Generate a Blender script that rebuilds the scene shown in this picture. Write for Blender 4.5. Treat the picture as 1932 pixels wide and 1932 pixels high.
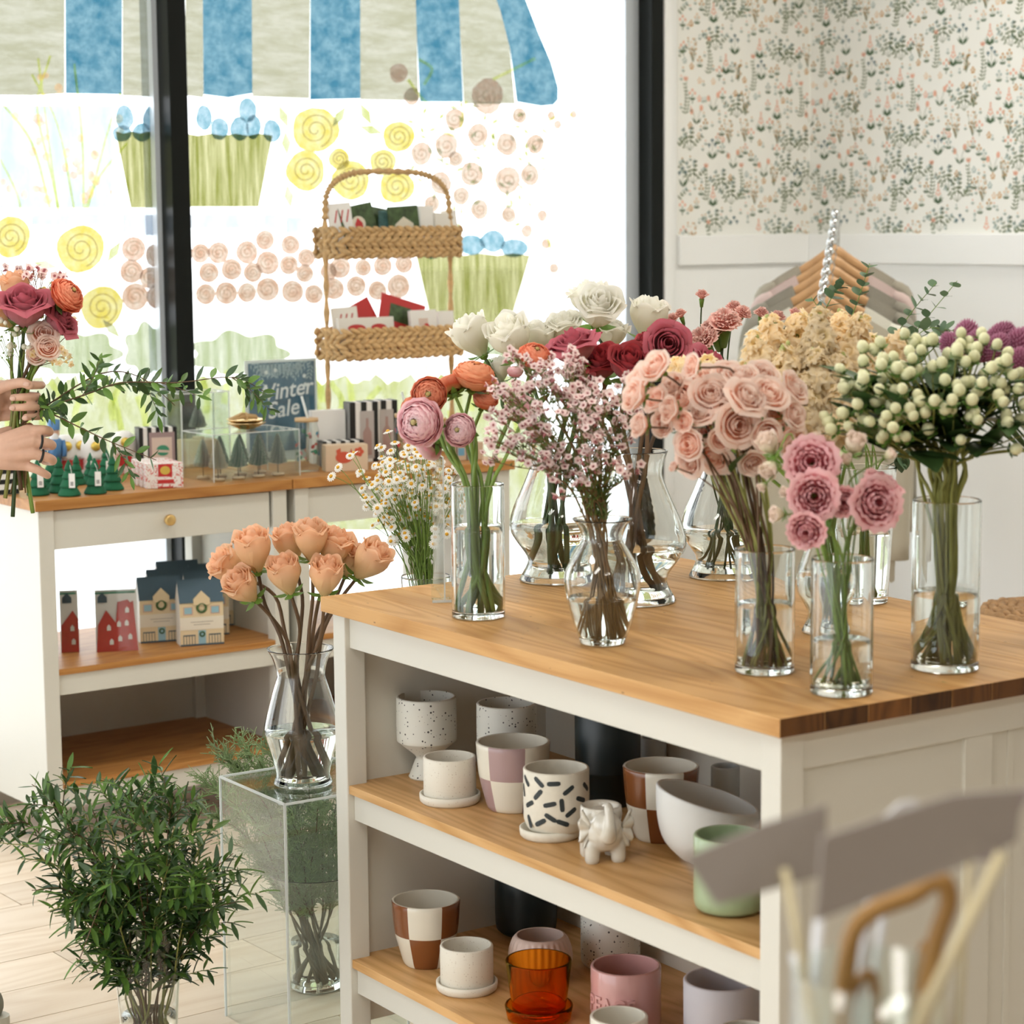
import bpy, bmesh, math, random
from math import sin, cos, pi, sqrt, atan2
from mathutils import Vector, Matrix

for o in list(bpy.data.objects):
    bpy.data.objects.remove(o)
SC = bpy.context.scene
COL = SC.collection
RND = random.Random(7)

# ---------------------------------------------------------------- camera
FPX, PITCH, ROLL, CAMH = 4233.8, 0.1282, 0.0084, 1.5694
cam_d = bpy.data.cameras.new('camera')
cam_d.sensor_fit = 'HORIZONTAL'
cam_d.sensor_width = 36.0
cam_d.lens = 36.0 * FPX / 1932.0
cam_d.clip_start = 0.05
cam_d.clip_end = 200
cam_d.dof.use_dof = True
cam_d.dof.focus_distance = 4.35
cam_d.dof.aperture_fstop = 5.6
cam = bpy.data.objects.new('camera', cam_d)
COL.objects.link(cam)
cam.matrix_world = Matrix.Translation((0, 0, CAMH)) @ Matrix.Rotation(pi / 2 - PITCH, 4, 'X') @ Matrix.Rotation(-ROLL, 4, 'Z')
SC.camera = cam

# ---------------------------------------------------------------- world, light, exposure
W = bpy.data.worlds.new('sky'); SC.world = W
W.use_nodes = True
bg = W.node_tree.nodes['Background']
bg.inputs[0].default_value = (0.93, 0.97, 1.0, 1)
bg.inputs[1].default_value = 3.1
for i, (x, y) in enumerate(((1.9, 6.2), (1.3, 3.4), (-0.6, 4.3), (0.9, 0.4), (-0.8, 1.2))):            # added fill lights without fixtures, to brighten walls and shaded sides
    ld = bpy.data.lights.new('fill_light', 'AREA'); ld.shape = 'RECTANGLE'; ld.size = 1.2; ld.size_y = 0.4; ld.energy = (27.0, 15.0, 15.0, 23.0, 21.0)[i]; ld.color = (1.0, 0.96, 0.89)
    lo = bpy.data.objects.new('fill_light', ld); COL.objects.link(lo); lo.location = (x, y, 2.94); lo.rotation_euler = (0, 0, 0.6378)
vs = SC.view_settings
vs.view_transform = 'Standard'; vs.look = 'None'; vs.gamma = 1.0; vs.use_curve_mapping = False
vs.exposure = 0.12
SC.cycles.max_bounces = 14
SC.cycles.transparent_max_bounces = 24
SC.cycles.transmission_bounces = 12

# ---------------------------------------------------------------- pixel -> place helpers
_f = Vector((0, cos(PITCH), -sin(PITCH))); _u = Vector((0, sin(PITCH), cos(PITCH))); _r = Vector((1, 0, 0))
CAM = Vector((0, 0, CAMH))
def ray(px, py):
    a, b = px - 966, py - 966
    c, s = cos(ROLL), sin(ROLL)
    return _f + _r * ((c * a - s * b) / FPX) - _u * ((s * a + c * b) / FPX)
def Pz(px, py, z):                      # point of a horizontal plane
    d = ray(px, py); return CAM + d * ((z - CAMH) / d.z)
def Pd(px, py, y):                      # point at distance y in front of the camera
    d = ray(px, py); return CAM + d * (y / d.y)

# room frame: u along the window wall, v towards it
RA = 0.6378
CO = Vector((-1.1717, 5.4743, 0))       # front left corner of the first side table
GU = Vector((cos(RA), sin(RA), 0)); GV = Vector((-sin(RA), cos(RA), 0))
def R3(u, v, z=0.0): return CO + GU * u + GV * v + Vector((0, 0, z))
def Pw(px, py, v):                      # point of a plane parallel to the window wall
    d = ray(px, py); t = (v - (CAM - CO).dot(GV)) / d.dot(GV); return CAM + d * t
def Pu(px, py, u):                      # point of a plane parallel to the right wall
    d = ray(px, py); t = (u - (CAM - CO).dot(GU)) / d.dot(GU); return CAM + d * t
def toR(p): q = p - CO; return (q.dot(GU), q.dot(GV), p.z)

# ---------------------------------------------------------------- materials
MATS = {}
def _new(name):
    m = bpy.data.materials.new(name); m.use_nodes = True
    nt = m.node_tree
    return m, nt, nt.nodes['Principled BSDF'], nt.nodes['Material Output']
def C4(c): return (c[0], c[1], c[2], 1)
def mat(name, col, rough=0.5, metal=0.0, spec=0.5, coat=0.0, var=0.0, noise=0.0, nscale=30, bump=0.0, trans=0.0, emit=None):
    if name in MATS: return MATS[name]
    m, nt, p, out = _new(name)
    p.inputs['Roughness'].default_value = rough
    p.inputs['Metallic'].default_value = metal
    p.inputs['Specular IOR Level'].default_value = spec
    p.inputs['Coat Weight'].default_value = coat
    src = nt.nodes.new('ShaderNodeRGB'); src.outputs[0].default_value = C4(col); s = src.outputs[0]
    if noise or bump:
        tc = nt.nodes.new('ShaderNodeTexCoord'); nz = nt.nodes.new('ShaderNodeTexNoise')
        nz.inputs['Scale'].default_value = nscale; nz.inputs['Detail'].default_value = 4
        nt.links.new(tc.outputs['Object'], nz.inputs['Vector'])
        if noise:
            h = nt.nodes.new('ShaderNodeHueSaturation'); mr = nt.nodes.new('ShaderNodeMapRange')
            mr.inputs[1].default_value = 0.3; mr.inputs[2].default_value = 0.7
            mr.inputs[3].default_value = 1 - noise; mr.inputs[4].default_value = 1 + noise
            nt.links.new(nz.outputs['Fac'], mr.inputs[0]); nt.links.new(mr.outputs[0], h.inputs['Value'])
            nt.links.new(s, h.inputs['Color']); s = h.outputs[0]
        if bump:
            b = nt.nodes.new('ShaderNodeBump'); b.inputs['Strength'].default_value = bump; b.inputs['Distance'].default_value = 0.01
            nt.links.new(nz.outputs['Fac'], b.inputs['Height']); nt.links.new(b.outputs[0], p.inputs['Normal'])
    if var:
        oi = nt.nodes.new('ShaderNodeObjectInfo'); h = nt.nodes.new('ShaderNodeHueSaturation'); mr = nt.nodes.new('ShaderNodeMapRange')
        mr.inputs[3].default_value = 1 - var; mr.inputs[4].default_value = 1 + var
        nt.links.new(oi.outputs['Random'], mr.inputs[0]); nt.links.new(mr.outputs[0], h.inputs['Value'])
        nt.links.new(s, h.inputs['Color']); s = h.outputs[0]
    nt.links.new(s, p.inputs['Base Color'])
    if trans:
        t = nt.nodes.new('ShaderNodeBsdfTranslucent'); nt.links.new(s, t.inputs[0])
        mx = nt.nodes.new('ShaderNodeMixShader'); mx.inputs[0].default_value = trans
        nt.links.new(p.outputs[0], mx.inputs[1]); nt.links.new(t.outputs[0], mx.inputs[2]); nt.links.new(mx.outputs[0], out.inputs[0])
    MATS[name] = m
    return m
def wood(name, light, dark, along=0, scale=1.0, var=0.12, rough=0.42, knots=False):
    if name in MATS: return MATS[name]
    m, nt, p, out = _new(name)
    L = nt.links.new; N = nt.nodes.new
    tc = N('ShaderNodeTexCoord'); oi = N('ShaderNodeObjectInfo'); add = N('ShaderNodeVectorMath'); add.operation = 'ADD'
    sc = N('ShaderNodeVectorMath'); sc.operation = 'SCALE'; sc.inputs[3].default_value = 7.3
    cmb = N('ShaderNodeCombineXYZ')
    for i in range(3): L(oi.outputs['Random'], cmb.inputs[i])
    L(cmb.outputs[0], sc.inputs[0]); L(tc.outputs['Object'], add.inputs[0]); L(sc.outputs[0], add.inputs[1])
    mp = N('ShaderNodeMapping'); s = [16 * scale] * 3; s[along] = 1.6 * scale; mp.inputs['Scale'].default_value = s
    L(add.outputs[0], mp.inputs[0])
    n1 = N('ShaderNodeTexNoise'); n1.inputs['Scale'].default_value = 1.0; n1.inputs['Detail'].default_value = 6; n1.inputs['Distortion'].default_value = 1.2
    L(mp.outputs[0], n1.inputs['Vector'])
    mp2 = N('ShaderNodeMapping'); s = [7 * scale] * 3; s[along] = 1.1 * scale; mp2.inputs['Scale'].default_value = s
    L(add.outputs[0], mp2.inputs[0])
    n3 = N('ShaderNodeTexNoise'); n3.inputs['Scale'].default_value = 0.9; n3.inputs['Detail'].default_value = 1
    L(mp2.outputs[0], n3.inputs['Vector'])
    mul = N('ShaderNodeMath'); mul.operation = 'MULTIPLY'; mul.inputs[1].default_value = 13.0; L(n3.outputs['Fac'], mul.inputs[0])
    fr = N('ShaderNodeMath'); fr.operation = 'PINGPONG'; fr.inputs[1].default_value = 0.5; L(mul.outputs[0], fr.inputs[0])
    mp3 = N('ShaderNodeMapping'); s = [220 * scale] * 3; s[along] = 6 * scale; mp3.inputs['Scale'].default_value = s
    L(add.outputs[0], mp3.inputs[0])
    n2 = N('ShaderNodeTexNoise'); n2.inputs['Scale'].default_value = 1; n2.inputs['Detail'].default_value = 2; L(mp3.outputs[0], n2.inputs['Vector'])
    a1 = N('ShaderNodeMath'); a1.operation = 'MULTIPLY_ADD'; a1.inputs[1].default_value = 0.75; L(fr.outputs[0], a1.inputs[0])
    a2 = N('ShaderNodeMath'); a2.operation = 'MULTIPLY_ADD'; a2.inputs[1].default_value = 0.45; L(n1.outputs['Fac'], a2.inputs[0]); 
    m3 = N('ShaderNodeMath'); m3.operation = 'MULTIPLY'; m3.inputs[1].default_value = 0.35; L(n2.outputs['Fac'], m3.inputs[0]); L(m3.outputs[0], a2.inputs[2]); L(a2.outputs[0], a1.inputs[2])
    rp = N('ShaderNodeValToRGB'); rp.color_ramp.elements[0].position = 0.3; rp.color_ramp.elements[0].color = C4(dark)
    rp.color_ramp.elements[1].position = 0.72; rp.color_ramp.elements[1].color = C4(light)
    L(a1.outputs[0], rp.inputs[0])
    h = N('ShaderNodeHueSaturation'); mr = N('ShaderNodeMapRange'); mr.inputs[3].default_value = 1 - var; mr.inputs[4].default_value = 1 + var
    L(oi.outputs['Random'], mr.inputs[0]); L(mr.outputs[0], h.inputs['Value']); L(rp.outputs[0], h.inputs['Color'])
    col = h.outputs[0]
    if knots:
        vo = N('ShaderNodeTexVoronoi'); mk = N('ShaderNodeMapping'); s = [9.0] * 3; s[along] = 3.2; mk.inputs['Scale'].default_value = s
        L(add.outputs[0], mk.inputs[0]); L(mk.outputs[0], vo.inputs['Vector'])
        kr = N('ShaderNodeMapRange'); kr.inputs[1].default_value = 0.03; kr.inputs[2].default_value = 0.075; kr.inputs[3].default_value = 0.35; kr.inputs[4].default_value = 1.0
        L(vo.outputs['Distance'], kr.inputs[0])
        h2 = N('ShaderNodeHueSaturation'); L(kr.outputs[0], h2.inputs['Value']); L(col, h2.inputs['Color']); col = h2.outputs[0]
    L(col, p.inputs['Base Color'])
    p.inputs['Roughness'].default_value = rough; p.inputs['Specular IOR Level'].default_value = 0.3
    MATS[name] = m
    return m
def thin_glass(name, tint=(1, 1, 1), refl=1.0, rough=0.0):       # flat clear sheet
    if name in MATS: return MATS[name]
    m, nt, p, out = _new(name)
    nt.nodes.remove(p)
    L = nt.links.new; N = nt.nodes.new
    t = N('ShaderNodeBsdfTransparent'); t.inputs[0].default_value = C4(tint)
    g = N('ShaderNodeBsdfGlossy'); g.inputs['Roughness'].default_value = rough; g.inputs[0].default_value = (refl, refl, refl, 1)
    lw = N('ShaderNodeLayerWeight'); pw = N('ShaderNodeMath'); pw.operation = 'POWER'; pw.inputs[1].default_value = 4.0; L(lw.outputs['Facing'], pw.inputs[0])
    fr = N('ShaderNodeMath'); fr.operation = 'MULTIPLY_ADD'; fr.inputs[1].default_value = 0.7; fr.inputs[2].default_value = 0.045; L(pw.outputs[0], fr.inputs[0])
    mx = N('ShaderNodeMixShader'); L(fr.outputs[0], mx.inputs[0]); L(t.outputs[0], mx.inputs[1]); L(g.outputs[0], mx.inputs[2]); L(mx.outputs[0], out.inputs[0])
    MATS[name] = m
    return m
def glass(name, col=(1, 1, 1), ior=1.45, rough=0.0):
    if name in MATS: return MATS[name]
    m, nt, p, out = _new(name)
    nt.nodes.remove(p)
    g = nt.nodes.new('ShaderNodeBsdfGlass'); g.inputs[0].default_value = C4(col); g.inputs['IOR'].default_value = ior; g.inputs['Roughness'].default_value = rough
    nt.links.new(g.outputs[0], out.inputs[0])
    MATS[name] = m
    return m
def petal_mat(name, base, mid, edge, var=0.06, trans=0.35, rough=0.55):   # attribute t: 0 at the base of a petal, 1 at its rim
    if name in MATS: return MATS[name]
    m, nt, p, out = _new(name)
    L = nt.links.new; N = nt.nodes.new
    at = N('ShaderNodeAttribute'); at.attribute_name = 't'
    rp = N('ShaderNodeValToRGB'); e = rp.color_ramp.elements
    e[0].color = C4(base); e[0].position = 0.0; e[1].color = C4(edge); e[1].position = 1.0
    k = e.new(0.55); k.color = C4(mid)
    L(at.outputs['Fac'], rp.inputs[0])
    oi = N('ShaderNodeObjectInfo'); h = N('ShaderNodeHueSaturation'); mr = N('ShaderNodeMapRange')
    mr.inputs[3].default_value = 1 - var; mr.inputs[4].default_value = 1 + var
    L(oi.outputs['Random'], mr.inputs[0]); L(mr.outputs[0], h.inputs['Value']); L(rp.outputs[0], h.inputs['Color'])
    L(h.outputs[0], p.inputs['Base Color']); p.inputs['Roughness'].default_value = rough; p.inputs['Specular IOR Level'].default_value = 0.25
    t = N('ShaderNodeBsdfTranslucent'); L(h.outputs[0], t.inputs[0])
    mx = N('ShaderNodeMixShader'); mx.inputs[0].default_value = trans
    L(p.outputs[0], mx.inputs[1]); L(t.outputs[0], mx.inputs[2]); L(mx.outputs[0], out.inputs[0])
    MATS[name] = m
    return m
def paint_mat(name, dark, light, streak=(60, 60, 8), dens=0.25):    # brushed, nearly opaque window paint; colours as they look against the daylight
    if name in MATS: return MATS[name]
    m, nt, p, out = _new(name); nt.nodes.remove(p)
    L = nt.links.new; N = nt.nodes.new
    tc = N('ShaderNodeTexCoord'); mp = N('ShaderNodeMapping'); mp.inputs['Scale'].default_value = streak; mp.inputs['Rotation'].default_value = (0, 0, -RA)
    L(tc.outputs['Object'], mp.inputs[0])
    nz = N('ShaderNodeTexNoise'); nz.inputs['Scale'].default_value = 1; nz.inputs['Detail'].default_value = 6; nz.inputs['Roughness'].default_value = 0.68
    L(mp.outputs[0], nz.inputs['Vector'])
    mr = N('ShaderNodeMapRange'); mr.inputs[1].default_value = 0.36; mr.inputs[2].default_value = 0.66
    L(nz.outputs['Fac'], mr.inputs[0])
    mix = N('ShaderNodeMixRGB'); mix.inputs[1].default_value = C4([c * dens for c in dark]); mix.inputs[2].default_value = C4([c * dens for c in light]); L(mr.outputs[0], mix.inputs[0])
    t = N('ShaderNodeBsdfTransparent'); L(mix.outputs[0], t.inputs[0])
    d = N('ShaderNodeBsdfDiffuse'); d.inputs[0].default_value = C4([0.3 * c for c in dark])
    mx = N('ShaderNodeMixShader'); mx.inputs[0].default_value = 0.06
    L(t.outputs[0], mx.inputs[1]); L(d.outputs[0], mx.inputs[2]); L(mx.outputs[0], out.inputs[0])
    MATS[name] = m
    return m

# ---------------------------------------------------------------- mesh builder
class MB:
    def __init__(s): s.v = []; s.f = []; s.m = []; s.t = []; s.mi = 0; s.has_t = False
    def vert(s, p, t=0.5): s.v.append(Vector(p)); s.t.append(t); return len(s.v) - 1
    def face(s, *idx): s.f.append(idx); s.m.append(s.mi)
    def poly(s, pts, t=0.5): s.face(*[s.vert(p, t) for p in pts])
    def box(s, a, b, M=None):
        x0, y0, z0 = a; x1, y1, z1 = b
        P = [Vector(q) for q in ((x0,y0,z0),(x1,y0,z0),(x1,y1,z0),(x0,y1,z0),(x0,y0,z1),(x1,y0,z1),(x1,y1,z1),(x0,y1,z1))]
        if M is not None: P = [M @ q for q in P]
        k = [s.vert(q) for q in P]
        for q in ((3,2,1,0),(4,5,6,7),(0,1,5,4),(1,2,6,5),(2,3,7,6),(3,0,4,7)): s.face(*[k[i] for i in q])
        return s
    def grid(s, fn, na, nb, close_a=False):      # fn(a, b) -> point or (point, t)
        rows = []
        for j in range(nb + 1):
            row = []
            for i in range(na + (0 if close_a else 1)):
                q = fn(i / na, j / nb)
                if isinstance(q, tuple): row.append(s.vert(q[0], q[1]))
                else: row.append(s.vert(q))
            rows.append(row)
        n = na
        for j in range(nb):
            for i in range(n):
                i2 = (i + 1) % n if close_a else i + 1
                s.face(rows[j][i], rows[j][i2], rows[j + 1][i2], rows[j + 1][i])
        return rows
    def lathe(s, prof, n=32, o=(0, 0, 0), cap0=False, cap1=False, mfun=None):
        o = Vector(o); rows = []
        for r, z in prof:
            rows.append([s.vert(o + Vector((r * cos(2*pi*i/n), r * sin(2*pi*i/n), z))) for i in range(n)])
        for j in range(len(rows) - 1):
            for i in range(n):
                i2 = (i + 1) % n
                if mfun: s.mi = mfun(2*pi*(i + .5)/n, (prof[j][1] + prof[j+1][1]) / 2, j)
                s.face(rows[j][i], rows[j][i2], rows[j+1][i2], rows[j+1][i])
        if cap0: s.face(*reversed(rows[0]))
        if cap1: s.face(*rows[-1])
        return s
    def tube(s, path, rad, n=6, cap=True, t=0.5):
        path = [Vector(p) for p in path]; L = len(path)
        if not hasattr(rad, '__len__'): rad = [rad] * L
        rows = []; up = None
        for k in range(L):
            d = (path[min(k + 1, L - 1)] - path[max(k - 1, 0)])
            d = d.normalized() if d.length > 1e-9 else Vector((0, 0, 1))
            if up is None:
                up = Vector((0, 0, 1)) if abs(d.z) < 0.9 else Vector((1, 0, 0))
            x = d.cross(up); x = x.normalized() if x.length > 1e-6 else d.orthogonal().normalized()
            y = x.cross(d).normalized(); up = y
            rows.append([s.vert(path[k] + (x * cos(2*pi*i/n) + y * sin(2*pi*i/n)) * rad[k], t) for i in range(n)])
        for j in range(L - 1):
            for i in range(n):
                i2 = (i + 1) % n
                s.face(rows[j][i2], rows[j][i], rows[j+1][i], rows[j+1][i2])
        if cap: s.face(*rows[0]); s.face(*reversed(rows[-1]))
        return s
    def ball(s, c, r, nu=10, nv=7, sc=(1, 1, 1), M=None, t=0.5):
        c = Vector(c)
        def P(q):
            q = Vector((q[0]*sc[0]*r, q[1]*sc[1]*r, q[2]*sc[2]*r))
            return c + (M @ q if M is not None else q)
        top = s.vert(P((0, 0, 1)), t); bot = s.vert(P((0, 0, -1)), t); rows = []
        for j in range(1, nv):
            a = pi * j / nv
            rows.append([s.vert(P((sin(a)*cos(2*pi*i/nu), sin(a)*sin(2*pi*i/nu), cos(a))), t) for i in range(nu)])
        for i in range(nu):
            i2 = (i + 1) % nu
            s.face(top, rows[0][i], rows[0][i2]); s.face(bot, rows[-1][i2], rows[-1][i])
            for j in range(len(rows) - 1): s.face(rows[j][i], rows[j+1][i], rows[j+1][i2], rows[j][i2])
        return s
    def mesh(s, name, mats, smooth=True, off=None, attr=False):
        me = bpy.data.meshes.new(name)
        vv = [tuple(p - off) for p in s.v] if off is not None else [tuple(p) for p in s.v]
        me.from_pydata(vv, [], s.f)
        if not isinstance(mats, (list, tuple)): mats = [mats]
        for m in mats: me.materials.append(m)
        if len(mats) > 1: me.polygons.foreach_set('material_index', s.m)
        if smooth: me.polygons.foreach_set('use_smooth', [True] * len(s.f))
        if attr:
            a = me.attributes.new('t', 'FLOAT', 'POINT'); a.data.foreach_set('value', s.t)
        me.update()
        return me
    def build(s, name, mats, parent=None, smooth=True, world=True, attr=False, bevel=0.0, loc=None):
        off = None
        if world and parent is not None: off = parent.matrix_basis.translation.copy()
        me = s.mesh(name, mats, smooth, off, attr)
        o = bpy.data.objects.new(name, me); COL.objects.link(o)
        if parent is not None: o.parent = parent
        if loc is not None: o.location = loc
        if bevel:
            b = o.modifiers.new('bevel', 'BEVEL'); b.width = bevel; b.segments = 2; b.limit_method = 'ANGLE'
            b.harden_normals = False
        return o
def link_mesh(name, me, parent=None, loc=(0, 0, 0), rot=None, scale=1.0):
    o = bpy.data.objects.new(name, me); COL.objects.link(o)
    if parent is not None: o.parent = parent
    sc = scale if hasattr(scale, '__len__') else (scale,) * 3
    Mr = rot.to_matrix().to_4x4() if hasattr(rot, 'to_matrix') else (rot.to_4x4() if rot is not None else Matrix.Identity(4))
    o.matrix_basis = Matrix.Translation(loc) @ Mr @ Matrix.Diagonal((*sc, 1))
    return o
def tag(o, label=None, cat=None, group=None, kind=None):
    if label: o['label'] = label
    if cat: o['category'] = cat
    if group: o['group'] = group
    if kind: o['kind'] = kind
    return o
def thing(name, label, cat, loc=(0, 0, 0), rz=0.0, group=None):
    o = bpy.data.objects.new(name, None); COL.objects.link(o)
    o.empty_display_size = 0.05
    o.location = loc; o.rotation_euler = (0, 0, rz)
    return tag(o, label, cat, group)
def copy_tree(o, parent=None):
    c = o.copy(); COL.objects.link(c); c.parent = parent
    for ch in o.children: copy_tree(ch, c)
    return c
def aim(d, spin=0.0):                    # rotation taking +Z to d
    return Vector((0, 0, 1)).rotation_difference(Vector(d).normalized()).to_matrix() @ Matrix.Rotation(spin, 3, 'Z')
def bez(a, b, c, n=8):
    a, b, c = Vector(a), Vector(b), Vector(c)
    return [a * (1-t)**2 + b * 2*t*(1-t) + c * t*t for t in [i / n for i in range(n + 1)]]
def smoothpath(pts, n=4):               # Catmull-Rom
    P = [Vector(p) for p in pts]; P = [2*P[0]-P[1]] + P + [2*P[-1]-P[-2]]; out = []
    for i in range(1, len(P) - 2):
        for k in range(n):
            t = k / n; a, b, c, d = P[i-1], P[i], P[i+1], P[i+2]
            out.append(0.5 * ((2*b) + (c-a)*t + (2*a-5*b+4*c-d)*t*t + (-a+3*b-3*c+d)*t*t*t))
    out.append(P[-2]); return out
def rn(a, b): return RND.uniform(a, b)
def text_mesh(txt, size, mat_, shear=0.0, extrude=0.0005, align='CENTER', bold=0.0):
    cu = bpy.data.curves.new('lettering', 'FONT'); cu.body = txt; cu.size = size; cu.shear = shear; cu.extrude = extrude
    cu.align_x = align; cu.align_y = 'CENTER'; cu.resolution_u = 3; cu.offset = bold
    o = bpy.data.objects.new('lettering', cu); COL.objects.link(o)
    bpy.context.view_layer.update()
    me = bpy.data.meshes.new_from_object(o.evaluated_get(bpy.context.evaluated_depsgraph_get()))
    bpy.data.objects.remove(o); bpy.data.curves.remove(cu)
    me.materials.clear(); me.materials.append(mat_)
    return me
# ================================================================= the room
OFFWHITE = mat('off_white_paint', (0.68, 0.665, 0.595), 0.45)
WALLP = mat('white_wall_paint', (0.93, 0.94, 0.93), 0.6)
PAPER = mat('wallpaper_ground', (0.88, 0.88, 0.83), 0.7)
BLACKM = mat('dark_window_frame', (0.008, 0.010, 0.009), 0.3, spec=0.15)
OAK = wood('oak', (0.64, 0.37, 0.145), (0.47, 0.235, 0.07), 0, 1.0, 0.10, rough=0.5, knots=True)
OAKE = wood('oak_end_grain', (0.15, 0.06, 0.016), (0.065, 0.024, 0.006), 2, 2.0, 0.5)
OAKS = wood('oak_shelf', (0.70, 0.42, 0.18), (0.50, 0.265, 0.085), 0, 1.3, 0.08)
OAKC = wood('oak_counter', (0.50, 0.24, 0.07), (0.36, 0.145, 0.035), 0, 1.5, 0.06)
FLOORM = wood('pale_floor_wood', (0.78, 0.66, 0.52), (0.68, 0.545, 0.40), 0, 0.7, 0.10, 0.35)
PANE = thin_glass('window_glass')

UR, UL, VW, VF, ZC = 3.17, -4.1, 0.57, -9.0, 3.0     # right wall, left wall, window wall, wall behind the camera, ceiling
VG = VW + 0.085                                       # glass plane
U0, U1 = 0.70, 2.45                                   # mullion, right jamb
ZS, ZH = 0.10, 2.72                                   # sill, head of the glazing
def struct(o): o['kind'] = 'structure'; return o
def rbox(mb, u0, u1, v0, v1, z0, z1):
    P = [R3(u, v, z) for z in (z0, z1) for (u, v) in ((u0, v0), (u1, v0), (u1, v1), (u0, v1))]
    k = [mb.vert(q) for q in P]
    for q in ((3,2,1,0),(4,5,6,7),(0,1,5,4),(1,2,6,5),(2,3,7,6),(3,0,4,7)): mb.face(*[k[i] for i in q])
    return mb
def sbox(name, m, *a, parent=None, bevel=0): return rbox(MB(), *a).build(name, m, parent, smooth=False, bevel=bevel)

# floor: a base and the planks one can tell apart
fl = struct(sbox('floor', mat('floor_joint', (0.30, 0.22, 0.15), 0.6), UL, UR, VF, VW, -0.06, -0.004))
fl_rot = Matrix.Rotation(RA, 4, 'Z')
pm = MB(); pm.box((0.0015, 0.0015, -0.012), (1.1985, 0.1785, 0.0)); pme = pm.mesh('plank', FLOORM, False)
np_ = 0
vrow = VW - 0.18; k = 0
while vrow > VF:
    u = UL + (0.37 * k) % 1.2 - 1.2
    while u < UR:
        if u >= UL - 0.01 and u + 1.2 <= UR + 0.01:
            o = bpy.data.objects.new('plank', pme); COL.objects.link(o); o.parent = fl
            o.matrix_basis = Matrix.Translation(R3(u, vrow)) @ fl_rot
        u += 1.2
    vrow -= 0.18; k += 1

# walls
wb = MB()
rbox(wb, U1 + 0.05, UR, VW, VW + 0.14, 0, ZC); rbox(wb, UL, U1 + 0.05, VW, VW + 0.14, ZH, ZC); rbox(wb, UL, U1 + 0.05, VW, VW + 0.14, 0, ZS)
wall_back = struct(wb.build('wall_back', WALLP, smooth=False))
wr = rbox(MB(), UR, UR + 0.12, VF, VW + 0.14, 0, ZC).build('wall_right', WALLP, smooth=False); struct(wr)
wl = MB()
VL0, VL1 = -3.7, 0.35
rbox(wl, UL - 0.12, UL, VF, VL0, 0, ZC); rbox(wl, UL - 0.12, UL, VL1, VW + 0.14, 0, ZC)
rbox(wl, UL - 0.12, UL, VL0, VL1, ZH, ZC); rbox(wl, UL - 0.12, UL, VL0, VL1, 0, ZS)
struct(wl.build('wall_left', WALLP, smooth=False))
struct(sbox('wall_front', mat('dimmed_wall', (0.20, 0.13, 0.07), 0.6), UL, UR, VF - 0.12, VF, 0, ZC))  # unseen back wall, coloured dark to stand for a dim, deep room
struct(sbox('ceiling', mat('ceiling_paint', (0.78, 0.76, 0.72), 0.8), UL - 0.12, UR + 0.12, VF - 0.12, VW + 0.14, ZC, ZC + 0.1))
struct(sbox('baseboard_back', mat('grey_baseboard', (0.55, 0.52, 0.45), 0.5), UL, UR, VW - 0.018, VW, 0, 0.085))
# casing beside the window and wallpaper above the rail
zr0 = Pw(1400, 498, VW).z; zr1 = Pw(1400, 443, VW).z
ucas = toR(Pw(1277, 300, VW))[0]
struct(sbox('trim_1', WALLP, U1 + 0.052, ucas - 0.03, VW - 0.018, VW, 0, ZC, bevel=0.003))
struct(sbox('trim_2', WALLP, ucas, UR - 0.02, VW - 0.02, VW, zr0, zr1, bevel=0.003))
struct(sbox('trim_3', WALLP, UR - 0.02, UR, VF, VW, zr0, zr1, bevel=0.003))
sbox('wallpaper', PAPER, ucas, UR - 0.002, VW - 0.002, VW, zr1, ZC - 0.002, parent=wall_back)
sbox('wallpaper', PAPER, UR - 0.002, UR, VF, VW - 0.002, zr1, ZC - 0.002, parent=wr)

# windows along the street side
def window(name, u0, u1, horizontal=True):
    root = bpy.data.objects.new(name, None); COL.objects.link(root); struct(root); root.location = R3(u0, VG)
    mb = MB(); rbox(mb, u0, u1, VG - 0.003, VG + 0.003, ZS + 0.04, ZH - 0.04); mb.build('pane', PANE, root, smooth=False)
    for a in ((u0, u1, ZS, ZS + 0.04), (u0, u1, ZH - 0.04, ZH)):
        mb = MB(); rbox(mb, a[0], a[1], VG - 0.05, VG + 0.05, a[2], a[3]); mb.build('rail', BLACKM, root, smooth=False)
    return root
win1 = window('window_1', -1.05, U0)
win2 = window('window_2', U0 + 0.056, U1)
window('window_3', -2.75, -1.106)
window('window_4', UL, -2.806)
for i, (u, w) in enumerate(((U0, 0.056), (U1, 0.05), (-1.106, 0.056), (-2.806, 0.056))):
    struct(sbox('trim_%d' % (4 + i), BLACKM, u, u + w, VW - 0.012, VW + 0.10, ZS if i != 1 else 0, ZH, bevel=0.002))
FRREFL = mat('painted_reflection', (0.66, 0.72, 0.78), 0.35, metal=0.2)  # pale blue of added strips stands for daylight reflected on the frame sides
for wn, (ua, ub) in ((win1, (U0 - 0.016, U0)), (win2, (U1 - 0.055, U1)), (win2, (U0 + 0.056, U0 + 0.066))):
    mb = MB(); rbox(mb, ua, ub, VG - 0.03, VG + 0.04, ZS + 0.04, ZH - 0.04); mb.build('frame_reflection', FRREFL, wn, smooth=False)
root = bpy.data.objects.new('window_5', None); COL.objects.link(root); struct(root); root.location = R3(UL, VL0)
n = 4; step = (VL1 - VL0) / n
for i in range(n):
    mb = MB(); rbox(mb, UL - 0.063, UL - 0.057, VL0 + i*step + 0.03, VL0 + (i+1)*step - 0.03, ZS, ZH); mb.build('pane', PANE, root, smooth=False)
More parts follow.
